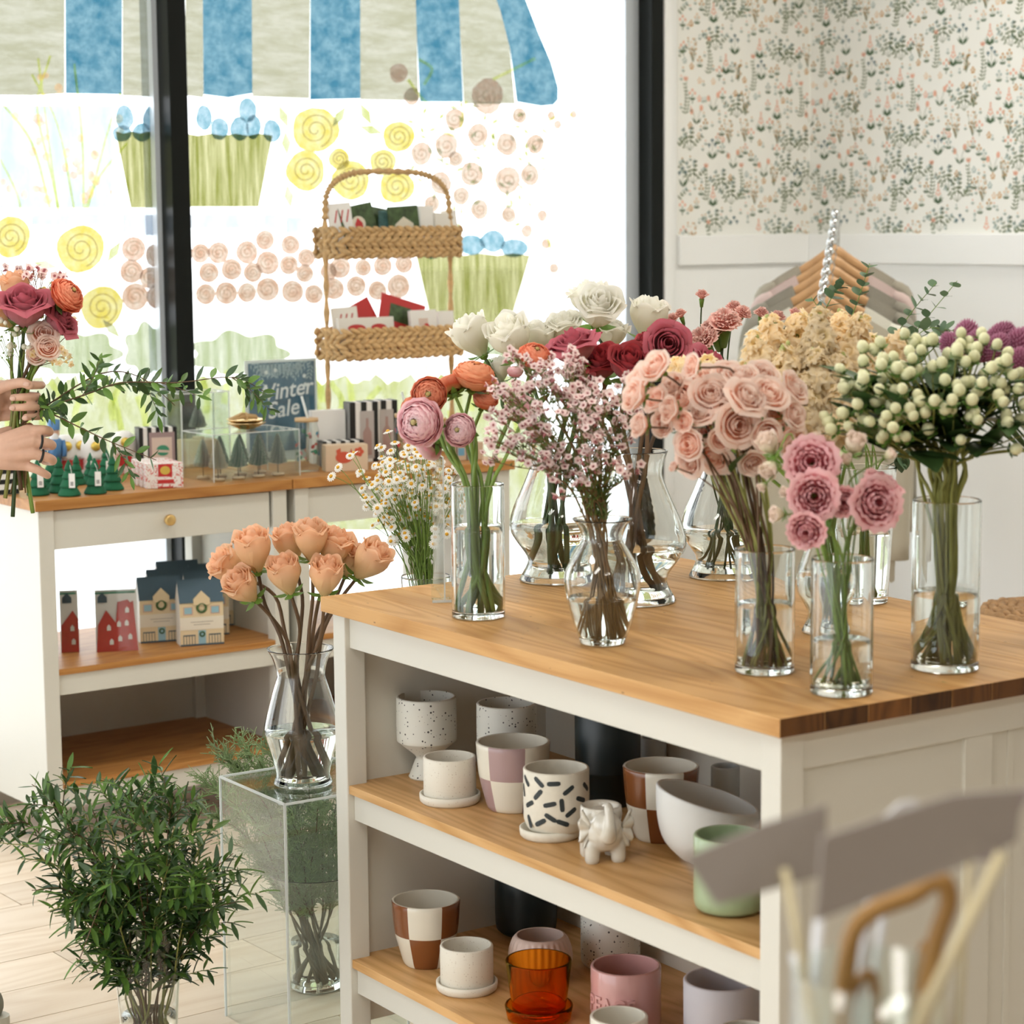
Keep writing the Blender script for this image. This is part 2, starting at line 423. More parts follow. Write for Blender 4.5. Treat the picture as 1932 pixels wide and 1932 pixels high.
for i in range(n + 1):
    mb = MB(); rbox(mb, UL - 0.11, UL, VL0 + i*step - 0.03, VL0 + i*step + 0.03, ZS, ZH); mb.build('mullion', BLACKM, root, smooth=False)
# street outside
g = MB(); 
P = [CO + Vector(q) for q in ((-60, -40, -0.15), (60, -40, -0.15), (60, 80, -0.15), (-60, 80, -0.15))]
g.poly(P); gr = g.build('ground', mat('pale_pavement', (0.86, 0.86, 0.84), 0.9, noise=0.04, nscale=2), smooth=False); struct(gr)

# ================================================================= wooden tables
IA = 0.9727
ID, IW, ZT, TS = 0.815, 1.26, 0.90, 0.027
IX = Vector((cos(IA), -sin(IA), 0)); IY = Vector((sin(IA), cos(IA), 0))
IO = Vector((0.3604, 2.9759, 0)) - IX * IW
def I3(x, y, z=0.0): return IO + IX * x + IY * y + Vector((0, 0, z))
def toI(p): q = p - IO; return (q.dot(IX), q.dot(IY), p.z)
def Py(px, py, y):                        # point of a vertical plane parallel to the island's open side
    d = ray(px, py); t = (y - (CAM - IO).dot(IY)) / d.dot(IY); return CAM + d * t
isl = thing('kitchen_island', 'off-white kitchen island with oak top and open pot shelves', 'island', IO, -IA)
def part(name, a, b, m, parent, bevel=0.0):
    return MB().box(a, b).build(name, m, parent, smooth=False, world=False, bevel=bevel)
ns = 10; sw = ID / ns
for i in range(ns):
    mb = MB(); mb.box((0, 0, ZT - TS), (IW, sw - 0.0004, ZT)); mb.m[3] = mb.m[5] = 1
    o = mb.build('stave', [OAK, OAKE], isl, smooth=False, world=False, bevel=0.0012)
    o.location = (0, i * sw, 0)
P0, PW_ = 0.016, 0.042
zs1 = toI(Py(658, 1482, 0.02))[2]; za1 = toI(Py(668, 1550, 0.03))[2]
zs2 = toI(Py(667, 1812, 0.02))[2]
print('island heights', zs1, za1, zs2, toI(Py(1436, 1806, 0.02)), toI(Py(1436, 1888, 0.03)), toI(Py(1437, 1461, .03)), toI(Py(652,1222,.03)))
x1, y1 = IW - P0, ID - P0
for (xa, ya) in ((P0, P0), (x1 - PW_, P0), (P0, y1 - PW_), (x1 - PW_, y1 - PW_)):
    part('leg', (xa, ya, 0), (xa + PW_, ya + PW_, ZT - TS), OFFWHITE, isl, 0.002)
zap = ZT - TS - 0.062
part('apron', (P0 + PW_, P0 + 0.010, zap), (x1 - PW_, P0 + 0.028, ZT - TS), OFFWHITE, isl, 0.001)
part('apron', (P0 + PW_, y1 - 0.03, zap), (x1 - PW_, y1 - 0.012, ZT - TS), OFFWHITE, isl, 0.001)
YB = 0.47
for zs in (zs1, zs2):
    part('shelf', (P0 + 0.012, P0 + 0.004, zs - 0.016), (x1 - 0.025, YB, zs), OAKS, isl, 0.001)
    part('shelf_rail', (P0 + PW_, P0 + 0.014, zs - 0.016 - 0.050), (x1 - PW_, P0 + 0.032, zs - 0.016), OFFWHITE, isl, 0.001)
part('back_panel', (P0 + 0.01, YB, 0.1), (x1 - 0.01, YB + 0.012, ZT - TS), OFFWHITE, isl)
for xs in (P0 + 0.012, x1 - 0.024):
    part('side_panel', (xs, P0 + PW_, 0.10), (xs + 0.012, y1 - PW_, ZT - TS), OFFWHITE, isl)
ymid = toI(Pz(1852, 1340, ZT - TS - .1))[1]
ymid = 0.405
part('end_rail', (x1 - 0.026, P0 + PW_, ZT - TS - 0.055), (x1 - 0.004, y1 - PW_, ZT - TS), OFFWHITE, isl, 0.001)
part('end_rail', (x1 - 0.026, P0 + PW_, 0.08), (x1 - 0.004, y1 - PW_, 0.15), OFFWHITE, isl, 0.001)
part('end_stile', (x1 - 0.026, ymid - 0.028, 0.15), (x1 - 0.006, ymid + 0.028, ZT - TS - 0.055), OFFWHITE, isl, 0.001)

KNOB = mat('brass', (0.72, 0.50, 0.20), 0.35, metal=0.85)
CW, CD = 0.735, 0.52
def side_table(u0, label, w=CW):
    t = thing('side_table', label, 'table', R3(u0, 0), RA, 'side tables under the window')
    part('top', (0, 0, ZT - TS), (w - 0.001, CD, ZT), OAKC, t, 0.0015)
    p0, pw = 0.012, 0.042
    xr, yr = w - p0, CD - p0
    for (xa, ya) in ((p0, p0), (xr - pw, p0), (p0, yr - pw), (xr - pw, yr - pw)):
        part('leg', (xa, ya, 0), (xa + pw, ya + pw, ZT - TS), OFFWHITE, t, 0.002)
    zd = 0.772
    for xs in (p0 + 0.002, xr - 0.012):
        part('side_panel', (xs, p0 + pw, 0.105), (xs + 0.010, yr - pw, ZT - TS), OFFWHITE, t)
    d = part('drawer', (p0 + pw + 0.002, p0 + 0.006, zd), (xr - pw - 0.008, p0 + 0.30, ZT - TS - 0.004), OFFWHITE, t, 0.001)
    kb = MB(); kb.lathe([(0.0, 0), (0.006, 0), (0.006, 0.012), (0.0135, 0.014), (0.0145, 0.018), (0.0145, 0.026), (0.012, 0.028), (0, 0.028)], 20)
    k = kb.build('knob', KNOB, d, world=False); k.location = ((w) / 2, p0 + 0.006, (zd + ZT - TS) / 2); k.rotation_euler = (pi / 2, 0, 0)
    part('back_rail', (p0 + pw, yr - 0.03, zd + 0.02), (xr - pw, yr - 0.012, ZT - TS), OFFWHITE, t)
    for zs in (0.470, 0.180):
        part('shelf', (p0 + 0.012, p0 + 0.003, zs - 0.016), (xr - 0.012, yr, zs), OAKC, t, 0.001)
        part('shelf_rail', (p0 + pw, p0 + 0.010, zs - 0.016 - 0.052), (xr - pw, p0 + 0.028, zs - 0.016), OFFWHITE, t, 0.001)
    b = part('back_panel', (p0 + pw, yr - 0.022, 0.11), (xr - pw, yr - 0.010, 0.46), OFFWHITE, t)
    hb = MB(); hb.lathe([(0, 0), (0.009, 0), (0.009, 0.003), (0.006, 0.004), (0, 0.004)], 14)
    h = hb.build('cable_hole', BLACKM, b, world=False); h.location = (xr - pw - 0.09, yr - 0.022, 0.31); h.rotation_euler = (pi / 2, 0, 0)
    return t
tabA = side_table(0.0, 'off-white side table with brass knob drawer, holding house shaped cards on its shelf')
tabB = side_table(CW + 0.002, 'off-white side table behind the chamomile, under the woven basket stand')
# ================================================================= printed wallpaper
PRINT = [mat('print_green', (0.10, 0.17, 0.09), 0.7), mat('print_olive', (0.20, 0.25, 0.14), 0.7), mat('print_sage', (0.40, 0.50, 0.47), 0.7),
         mat('print_coral', (0.84, 0.46, 0.33), 0.7), mat('print_ochre', (0.62, 0.33, 0.08), 0.7), mat('print_teal', (0.06, 0.15, 0.18), 0.7),
         mat('print_peach', (0.84, 0.62, 0.42), 0.7)]
def leaf2(L, x, y, l, w, a, c):
    d = (cos(a), sin(a)); n = (-d[1], d[0])
    L.append((c, [(x, y), (x + d[0]*l*.4 + n[0]*w/2, y + d[1]*l*.4 + n[1]*w/2), (x + d[0]*l, y + d[1]*l), (x + d[0]*l*.4 - n[0]*w/2, y + d[1]*l*.4 - n[1]*w/2)]))
def dot2(L, x, y, rx, ry, c, n=7): L.append((c, [(x + rx*cos(2*pi*i/n + .3), y + ry*sin(2*pi*i/n + .3)) for i in range(n)]))
def line2(L, x0, y0, x1, y1, w, c):
    l = math.hypot(x1-x0, y1-y0) or 1; nx, ny = -(y1-y0)/l*w/2, (x1-x0)/l*w/2
    L.append((c, [(x0+nx, y0+ny), (x0-nx, y0-ny), (x1-nx, y1-ny), (x1+nx, y1+ny)]))
def motif(kind, r):
    L = []
    if kind == 'fern':
        h = 0.105
        for i in range(9):
            y = h * i / 9; x = 0.008 * sin(i * .45); k = 0.020 * (1 - i / 14)
            leaf2(L, x, y, k, .0058, .55, 1); leaf2(L, x, y, k, .0058, pi - .55, 1)
        line2(L, 0, 0, 0.006, h, .0018, 1)
        for a in (1.0, 1.57, 2.15): leaf2(L, .002, h, .019, .009, a, 3)
    elif kind == 'agave':
        for a in (.25, .6, 1.0, pi-1.0, pi-.6, pi-.25): leaf2(L, 0, .006, .030 if .3 < a < 2.8 else .024, .0065, a, 0)
        dot2(L, 0, .007, .008, .006, 0)
        for i, (x, y) in enumerate(((0, .03), (-.008, .035), (.008, .035), (-.004, .045), (.004, .045), (0, .055), (0, .064))): dot2(L, x, y, .0035, .005, 3)
    elif kind == 'tulip':
        for sx in (-1, 1):
            for k in range(5):
                a0, a1 = k/5*1.3, (k+1)/5*1.3
                line2(L, sx*.022*sin(a0), .05*sin(a0*1.2), sx*.022*sin(a1), .05*sin(a1*1.2), .0014, 1)
            dot2(L, sx*.021, .047 + .006*sx, .008, .0105, 3)
        leaf2(L, 0, 0, .03, .008, .8, 0); leaf2(L, 0, 0, .03, .008, 2.3, 0); leaf2(L, 0, .004, .022, .006, .35, 0)
    elif kind == 'bush':
        q = random.Random(11)
        for a in (.75, 1.2, 1.62, 2.0, 2.4):
            x, y = 0, 0
            for k in range(5):
                a += q.uniform(-.25, .25); x2, y2 = x + cos(a)*.013, y + sin(a)*.014
                line2(L, x, y, x2, y2, .0014, 1); x, y = x2, y2
                if k: leaf2(L, x, y, .013, .007, a + q.uniform(.6, 1.2), 2 if k > 2 else 1); leaf2(L, x, y, .013, .007, a - q.uniform(.6, 1.2), 1)
            dot2(L, x, y + .004, .006, .006, 2)
    elif kind == 'sprig':
        for a in (.55, 2.6): leaf2(L, 0, 0, .016, .0075, a, 0)
        for sx, y in ((-.008, .022), (0, .032), (.008, .022)):
            line2(L, 0, 0, sx, y, .001, 0); dot2(L, sx, y, .0042, .0042, r)
    elif kind == 'iris':
        for a in (.7, 1.0, 2.1, 2.45): leaf2(L, 0, 0, .034, .008, a, 0)
        line2(L, 0, 0, 0, .055, .0012, 0)
        for x, y in ((-.014, .045), (0, .06), (.013, .047)):
            for a in (.4, 1.57, 2.7, 4.7): leaf2(L, x, y, .009, .006, a, 5)
    elif kind == 'dots':
        q = random.Random(12 + r)
        for i in range(26):
            x, y = q.uniform(-.02, .02), q.uniform(.012, .078); x *= .4 + y * 10
            dot2(L, x, y, .0034, .0034, 4 if i % 3 == 1 else 6, 5)
            if i % 3 == 0: line2(L, 0, 0, x, y, .0012, 1)
            if i % 2 == 0: leaf2(L, x, y - .006, .010, .0045, q.uniform(.5, 2.6), 1)
    elif kind == 'trefoil':
        leaf2(L, 0, .012, .016, .008, .5, 0); leaf2(L, 0, .012, .016, .008, 2.64, 0); line2(L, 0, 0, 0, .03, .003, 0)
        for x, y in ((-.011, .034), (0, .044), (.011, .034)): dot2(L, x, y, .0048, .0055, 3)
    elif kind == 'mini':
        leaf2(L, 0, 0, .011, .004, .8, 1); leaf2(L, 0, 0, .011, .004, 2.3, 2); leaf2(L, 0, 0, .013, .004, 1.57, 2)
        dot2(L, 0, .015, .003, .003, r)
    elif kind == 'posy':
        for x, y in ((-.006, .004), (.006, .004), (0, .011), (-.003, -.004), (.004, -.003)): dot2(L, x, y, .0042, .0036, r, 6)
    return L
SIZE = {'fern': (.020, .125), 'agave': (.032, .070), 'tulip': (.036, .066), 'bush': (.034, .075), 'sprig': (.015, .040), 'iris': (.028, .072), 'dots': (.034, .080), 'trefoil': (.019, .052), 'mini': (.011, .020), 'posy': (.012, .016)}
rp = random.Random(3); TW, TH = 0.52, 0.60; placed = []
for kind, n in (('fern', 6), ('tulip', 4), ('agave', 6), ('iris', 4), ('bush', 11), ('dots', 8), ('trefoil', 9), ('sprig', 20), ('posy', 20), ('mini', 80)):
    w, h = SIZE[kind]; got = 0
    for _ in range(900):
        if got >= n: break
        x, y = rp.uniform(0, TW), rp.uniform(0, TH); ok = True
        for (k2, x2, y2, r2) in placed:
            w2, h2 = SIZE[k2]
            dx = abs((x - x2 + TW/2) % TW - TW/2); cy, cy2 = y + h/2, y2 + h2/2; dy = abs((cy - cy2 + TH/2) % TH - TH/2)
            if dx < (w + w2) / 2 * 1.02 and dy < (h + h2) / 2 * 0.92: ok = False; break
        if ok: placed.append((kind, x, y, rp.choice((3, 4, 4, 6, 2)))); got += 1
CACHE = {}
def print_wall(fn, width, z0, z1, parent, xoff=0.0):
    mb = MB()
    for i in range(-1, int(width / TW) + 2):
        for j in range(-1, int((z1 - z0) / TH) + 2):
            for kind, x, y, r in placed:
                X, Z = x + i*TW - xoff, y + j*TH + z0 - 0.21
                w, h = SIZE[kind]
                if X + w < 0.0 or X - w > width or Z + h < z0 or Z > z1: continue
                if (kind, r) not in CACHE: CACHE[(kind, r)] = motif(kind, r)
                for k, (c, pts) in enumerate(CACHE[(kind, r)]):
                    
                    if min(p[0] for p in pts) + X < 0 or max(p[0] for p in pts) + X > width or min(p[1] for p in pts) + Z < z0 or max(p[1] for p in pts) + Z > z1: continue
                    mb.mi = c; mb.poly([fn(X + p[0], Z + p[1]) for p in pts])
    o = mb.build('wallpaper_print', PRINT, parent, smooth=False); o['kind'] = 'stuff'
    return o
print_wall(lambda x, z: R3(ucas + x, VW - 0.0026, z), UR - ucas - .003, zr1, ZC - .05, wall_back)
print_wall(lambda x, z: R3(UR - 0.0026, VW - .003 - x, z), 2.6, zr1, ZC - .05, wr, xoff=UR - ucas)

# ================================================================= painted window
VP = VG - 0.0045
def PM(n, d, l, st): return paint_mat('window_paint_' + n, d, l, st, 0.32 if n in ('cream', 'blue') else 0.40)
PA = {'cream': PM('cream', (0.68, 0.66, 0.46), (0.92, 0.89, 0.72), (7, 7, 30)), 'blue': PM('blue', (0.09, 0.32, 0.46), (0.40, 0.66, 0.76), (16, 16, 20)),
      'sky': PM('sky_blue', (0.25, 0.52, 0.62), (0.66, 0.84, 0.92), (45, 45, 30)), 'green': PM('green', (0.34, 0.36, 0.07), (0.86, 0.82, 0.46), (70, 70, 4)),
      'yellow': PM('yellow', (0.92, 0.76, 0.14), (1.0, 0.93, 0.50), (22, 22, 22)), 'pink': PM('pink', (0.86, 0.62, 0.46), (0.98, 0.84, 0.70), (50, 50, 50)),
      'orange': PM('orange', (0.80, 0.50, 0.34), (0.98, 0.82, 0.68), (45, 45, 45)), 'leaf': PM('leaf', (0.60, 0.66, 0.28), (0.88, 0.92, 0.62), (30, 30, 12)),
      'pale': PM('pale_green', (0.72, 0.76, 0.30), (1.02, 1.02, 0.84), (14, 14, 6)), 'mist': PM('mist_blue', (0.80, 0.88, 0.98), (1.1, 1.1, 1.1), (12, 12, 5)),
      'bush': PM('bush', (0.58, 0.66, 0.36), (0.95, 0.98, 0.78), (40, 40, 5)), 'line': PM('swirl', (0.75, 0.68, 0.55), (0.95, 0.9, 0.8), (40, 40, 40))}
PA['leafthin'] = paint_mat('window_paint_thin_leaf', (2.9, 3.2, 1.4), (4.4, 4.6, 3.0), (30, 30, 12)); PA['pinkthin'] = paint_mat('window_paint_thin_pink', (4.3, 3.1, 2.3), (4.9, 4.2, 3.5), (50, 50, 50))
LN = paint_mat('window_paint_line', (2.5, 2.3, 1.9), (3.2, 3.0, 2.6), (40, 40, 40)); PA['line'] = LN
def wpaint(name, pts, m, dv=0.0):
    cx = sum(p[0] for p in pts) / len(pts)
    par = win1 if cx < 330 else win2
    mb = MB(); mb.poly([Pw(x, y, VP - dv) for x, y in pts])
    return mb.build(name, PA[m], par, smooth=False)
def blob(x, y, rx, ry, n=18, wob=0.05, seed=0):
    r = random.Random(int(x * 13 + y * 7 + seed)); ph = r.uniform(0, 6)
    return [(x + rx*(1 + wob*sin(3*a + ph) + r.uniform(-wob, wob)*.5)*cos(a), y + ry*(1 + wob*sin(2*a + ph) + r.uniform(-wob, wob)*.5)*sin(a)) for a in [2*pi*i/n for i in range(n)]]
def ring(x, y, r, m, name='painted_swirl', turns=2.2, w=2.2):
    mb = MB(); n = int(22 * turns); prev = None
    for i in range(n + 1):
        a = 2*pi*turns*i/n; q = r*(0.12 + 0.78*i/n)
        c = (Pw(x + (q - w/2)*cos(a), y + (q - w/2)*sin(a), VP - .0008), Pw(x + (q + w/2)*cos(a), y + (q + w/2)*sin(a), VP - .0008))
        k = (mb.vert(c[0]), mb.vert(c[1]))
        if prev: mb.face(prev[0], prev[1], k[1], k[0])
        prev = k
    mb.build(name, PA[m], win1 if x < 330 else win2, smooth=False)
def stroke(pts, w, m, name='painted_stem', dv=.0004):
    mb = MB(); prev = None; pts = smoothpath([(x, y, 0) for x, y in pts], 5)
    for i, p in enumerate(pts):
        d = pts[min(i+1, len(pts)-1)] - pts[max(i-1, 0)]; nrm = Vector((-d.y, d.x, 0)).normalized() * w / 2
        k = (mb.vert(Pw(p.x + nrm.x, p.y + nrm.y, VP - dv)), mb.vert(Pw(p.x - nrm.x, p.y - nrm.y, VP - dv)))
        if prev: mb.face(prev[0], prev[1], k[1], k[0])
        prev = k
    mb.build(name, PA[m], win1 if pts[0].x < 330 else win2, smooth=False)
# awning stripes
wpaint('painted_stripe', [(-100, -230), (122, -230), (122, 176), (60, 180), (-100, 178)], 'cream')
wpaint('painted_stripe', [(122, -230), (231, -230), (230, 178), (124, 176)], 'blue')
wpaint('painted_stripe', [(231, -230), (318, -230), (318, 184), (231, 180)], 'cream')
wpaint('painted_stripe', [(350, -230), (381, -230), (384, 184), (350, 180)], 'cream')
wpaint('painted_stripe', [(381, -230), (474, -230), (476, 176), (430, 184), (384, 178)], 'blue')
wpaint('painted_stripe', [(474, -230), (586, -230), (584, 186), (476, 182)], 'cream')
wpaint('painted_stripe', [(586, -230), (679, -230), (680, 186), (585, 188)], 'blue')
wpaint('painted_stripe', [(679, -230), (778, -230), (790, 190), (680, 188)], 'cream')
wpaint('painted_stripe', [(778, -230), (858, -230), (868, 60), (874, 192), (792, 192), (786, 60)], 'blue')
wpaint('painted_stripe', [(858, -230), (868, -230), (915, -60), (944, 20), (962, 90), (972, 196), (875, 196), (868, 60)], 'cream')
wpaint('painted_stripe', [(868, -230), (905, -230), (968, -60), (992, 0), (1016, 62), (1040, 118), (1053, 165), (1053, 188), (1044, 198), (1020, 200), (975, 192), (962, 90), (944, 20), (915, -60)], 'blue')
for k in range(5):
    x0, x1_ = -100 - 110 * (k + 1), -100 - 110 * k
    if toR(Pw(x0, 100, VP))[0] > -1.04: wpaint('painted_stripe', [(x0, -230), (x1_, -230), (x1_, 178), (x0, 178)], 'cream' if k % 2 else 'blue')
# hanging blossom on the left
for k, pts in enumerate((((72, 110), (95, 290), (110, 400)), ((95, 105), (70, 200), (95, 320), (112, 400)), ((0, 190), (60, 270), (95, 395)), ((60, 140), (110, 240), (140, 395)), ((140, 120), (155, 260), (158, 395)), ((228, 175), (200, 260), (165, 395)), ((240, 270), (190, 330), (160, 395)), ((0, 300), (30, 360), (40, 398)))):
    stroke(pts, 5, 'leafthin')
r_ = random.Random(5)
for i in range(46):
    x, y = r_.uniform(5, 230), r_.uniform(95, 380)
    if y < 170 and not (50 < x < 115): continue
    wpaint('painted_petal', blob(x, y, r_.uniform(6, 10), r_.uniform(6, 10), 9), 'pinkthin', .0002)
# planters with blue flowers
def planter(x0, x1, x2, x3, y0, y1, tops):
    n = 7
    for i in range(n):
        a, b = i / n, (i + 1) / n
        wpaint('painted_grass', [(x0 + (x1-x0)*a, y0 + 4*(i % 2)), (x0 + (x1-x0)*b, y0 + 4*((i+1) % 2)), (x2 + (x3-x2)*b, y1), (x2 + (x3-x2)*a, y1)], 'green')
    for x, y, rx, ry in tops: wpaint('painted_bloom', blob(x, y, rx, ry), 'sky', .0003)
planter(218, 325, 247, 325, 248, 392, [(235, 222, 17, 24), (230, 252, 18, 16), (268, 250, 18, 17), (290, 225, 20, 26), (310, 250, 14, 16)])
planter(350, 514, 350, 488, 252, 390, [(385, 222, 15, 24), (414, 243, 17, 22), (452, 243, 18, 22), (467, 208, 17, 24), (478, 240, 14, 24), (513, 247, 17, 22)])
planter(784, 1000, 815, 962, 478, 610, [(815, 470, 22, 18), (850, 455, 22, 22), (890, 462, 24, 20), (930, 455, 24, 20), (970, 468, 26, 18)])
# yellow roses
for x, y, r in ((595, 245, 44), (577, 322, 37), (752, 258, 30), (722, 306, 25), (662, 340, 36), (748, 352, 33), (20, 447, 38), (152, 470, 45), (192, 580, 40), (640, 300, 20)):
    wpaint('painted_rose', blob(x, y, r, r, 22), 'yellow'); ring(x, y, r * .85, 'line', w=3)
for x, y, a in ((535, 220, 1.2), (540, 270, 1.5), (640, 220, -1.0), (700, 245, .3), (690, 215, 1.1), (215, 475, -1), (545, 370, 1.4), (85, 500, .2), (110, 540, .4), (210, 620, .8)):
    wpaint('painted_leaf', [(x - 24*cos(a), y - 24*sin(a)), (x + 9*sin(a), y - 9*cos(a)), (x + 24*cos(a), y + 24*sin(a)), (x - 9*sin(a), y + 9*cos(a))], 'pale')
# pink climbing roses
for x, y, r in ((752, 138, 17), (777, 182, 15), (920, 182, 30), (858, 225, 19), (842, 275, 22), (902, 255, 20), (956, 272, 20), (980, 218, 14), (1010, 272, 17), (1040, 218, 8), (1082, 216, 7), (1052, 235, 8), (795, 290, 20), (890, 328, 22), (958, 340, 24), (1000, 330, 18), (832, 345, 20), (870, 370, 16), (905, 395, 17), (960, 405, 14), (1023, 407, 10), (994, 436, 11), (1030, 460, 9), (1045, 506, 9), (860, 300, 14), (815, 385, 15)):
    wpaint('painted_rose', blob(x, y, r, r * 1.12, 14), 'pink')
    if r > 13: ring(x, y, r * .8, 'line', turns=1.6)
for pts in (((770, 150), (800, 190), (830, 215)), ((930, 150), (970, 130), (1010, 110)), ((1080, 216), (1040, 225), (1020, 250)), ((1000, 410), (1030, 440), (1042, 480)), ((960, 375), (1000, 400), (1020, 440)), ((800, 160), (815, 130), (790, 112)), ((880, 190), (870, 240), (880, 300)), ((930, 220), (925, 300), (940, 380)), ((800, 230), (840, 250), (880, 260))):
    stroke(pts, 6, 'leafthin', 'painted_vine')
for i in range(70):
    x, y = r_.gauss(900, 80), r_.gauss(300, 75)
    if y < 195 or y > 430 or x > 1040 or x < 770: continue
    a = r_.uniform(0, 3)
    wpaint('painted_leaf', [(x - 9*cos(a), y - 9*sin(a)), (x + 4*sin(a), y - 4*cos(a)), (x + 9*cos(a), y + 9*sin(a)), (x - 4*sin(a), y + 4*cos(a))], 'pale')
# rows of orange blooms
orr = [(252, 470, 23), (296, 482, 22), (248, 512, 22), (283, 524, 20), (312, 520, 18), (255, 560, 25), (298, 560, 22)]
orr += [(378, 478, 18), (412, 477, 20), (466, 476, 21), (500, 453, 18), (394, 514, 19), (437, 508, 20), (477, 514, 18), (505, 496, 22), (388, 555, 19), (427, 553, 21), (466, 552, 18), (505, 546, 22)]
orr += [(548, 462, 18), (578, 486, 17), (545, 500, 18), (575, 516, 17), (552, 550, 21), (592, 555, 18), (620, 512, 16), (642, 505, 20), (685, 505, 16), (722, 502, 18), (762, 498, 17), (630, 545, 20), (672, 540, 19), (712, 548, 18), (752, 540, 22)]
for x, y, r in orr:
    wpaint('painted_bloom', blob(x, y, r, r * 1.04, 16, .02), 'orange'); ring(x, y, r * .8, 'line', turns=2.0, w=2)
# hedge and grass along the bottom, hazy panels between
for x, y, rx, ry in ((140, 668, 85, 42), (282, 660, 46, 48), (452, 668, 88, 40), (985, 648, 78, 34)):
    wpaint('painted_shrub', [(x + rx*(1 + .10*cos(7*q))*cos(q), min(y + ry*(1 + .16*cos(7*q))*sin(q), 706)) for q in [2*pi*i/72 for i in range(72)]], 'bush')
for xa, xb, par in ((-20, 330, 0), (340, 1010, 1)):
    top = [(xb - (xb - xa) * k / 60, 716 + 7*sin(k*1.1) + 5*sin(k*2.3) + 0) for k in range(61)]
    wpaint('painted_lawn', [(xa, 1000), (xb, 1000)] + top, 'pale')
for i in range(34):
    x = -10 + i * 31 + r_.uniform(-8, 8)
    if 318 < x < 385: continue
    y = r_.uniform(700, 790)
    stroke(((x, y + 50), (x + r_.uniform(-8, 8), y + 20), (x + r_.uniform(-22, 22), y - 14)), 12, 'leafthin', 'painted_blade')
for a in ((0, 200, 212, 392), (60, 405, 225, 424), (350, 405, 520, 430), (540, 410, 590, 440), (232, 405, 312, 444)):
    wpaint('painted_haze', [(a[0], a[1]), (a[2], a[1]), (a[2], a[3]), (a[0], a[3])], 'mist', -.0006)
# ================================================================= vases
GL = glass('clear_glass', (0.985, 0.995, 0.99), 1.46)
WATER = glass('water', (0.985, 0.99, 0.97), 1.333)
def interp(prof, h):
    for (r0, z0), (r1, z1) in zip(prof, prof[1:]):
        if z0 <= h <= z1: return r0 + (r1 - r0) * (h - z0) / max(z1 - z0, 1e-9)
    return prof[-1][0]
def smprof(prof, n=5):
    q = smoothpath([(r, z, 0) for r, z in prof], n); return [(max(p.x, 0.0005), p.y) for p in q]
VASES = {}
def vase(key, label, base, prof, wall=0.0028, floor_=0.010, water=None, n=40, group=None, name='glass_vase'):
    """prof: outer profile (r, z) from base to rim"""
    t = thing(name, label, 'vase', base, 0, group)
    H = prof[-1][1]
    inner = [(max(interp(prof, z) - wall, 0.002), z) for z in sorted([floor_ + (H - floor_) * k / 24 for k in range(25)] + [floor_ + .0015, H - .0015, H - .004])]
    r0 = prof[0][0]; oz = [(interp(prof, .004), .004), (interp(prof, .008), .008)]
    full = [(0.0006, 0.0), (r0 * .9, 0.0), (r0 * .97, 0.0006), (r0, .0022)] + oz + [(r, z) for r, z in prof if .010 < z < H - .005] + [(interp(prof, H - .004), H - .004), (interp(prof, H - .0012), H - .0012), (prof[-1][0] - wall*.25, H - .0002), (prof[-1][0] - wall*.75, H - .0002)] + list(reversed(inner)) + [(inner[0][0] * .96, floor_), (0.0006, floor_)]
    mb = MB(); mb.lathe(full, n); mb.build('glass_body', GL, t, world=False)
    if water:
        wz = [floor_ + .0008 + (water - floor_) * k / 14 for k in range(15)]
        wp = [(0.0006, wz[0])] + [(max(interp(prof, z) - wall - .0004, .002), z) for z in wz] + [(0.0006, water)]
        mb = MB(); mb.lathe(wp, n); mb.build('water', WATER, t, world=False)
    VASES[key] = dict(base=Vector(base), prof=prof, H=H, wall=wall, floor=floor_, water=water)
    return t
def ppx(px, base): return px * base.y / FPX       # pixels -> metres at that distance
def ptop(px, py, base): return Pd(px, py, base.y).z - base.z
def cyl(key, label, xc, yb, hw, ytop, yw, z=ZT, flare=0.0, group=None):
    b = Pz(xc, yb, z + .0008); r = ppx(hw, b); H = ptop(xc, ytop, b)
    prof = [(r * (1 + flare * k / 8), H * k / 8) for k in range(9)]
    return vase(key, label, b, prof, water=ptop(xc, yw, b) if yw else None, floor_=0.012, group=group)
def gather(key, label, xc, yb, ytop, yw, z=ZT, shape=None, sc=1.0):
    b = Pz(xc, yb, z + .0008); H = ptop(xc, ytop, b)
    shape = shape or [(.265, 0), (.255, .03), (.205, .13), (.225, .2), (.31, .32), (.333, .40), (.305, .52), (.235, .68), (.18, .82), (.175, .88), (.20, .97), (.212, 1.0)]
    prof = smprof([(r * H * sc, zz * H) for r, zz in shape], 3)
    return vase(key, label, b, prof, wall=0.0025, floor_=0.011, water=ptop(xc, yw, b))
cyl('ran', 'clear cylinder vase of coral and pink ranunculus at the island\'s left front edge', 903, 1163, 51, 912, 993)
gather('wax', 'round-bellied clear glass vase holding the waxflower sprays', 1137, 1213, 978, 1127, shape=[(.18, 0), (.185, .03), (.225, .14), (.285, .35), (.306, .5), (.29, .6), (.215, .74), (.165, .82), (.165, .86), (.20, .95), (.243, 1.0)])
cyl('spray', 'clear cylinder vase holding the peach pink spray roses', 1442, 1266, 57, 1034, 1138)
cyl('lis', 'clear cylinder vase with pink lisianthus at the front corner of the island', 1587, 1306, 60, 1052, 1207)
cyl('hyp', 'tall clear cylinder vase holding the white berry hypericum', 1782, 1260, 65, 942, 1116)
gather('white', 'bellied clear glass vase with dark green stems of the white roses', 1050, 1094, 830, 988)
gather('mauve', 'bellied clear glass vase with brown stems of the mauve roses', 1200, 1134, 850, 1030)
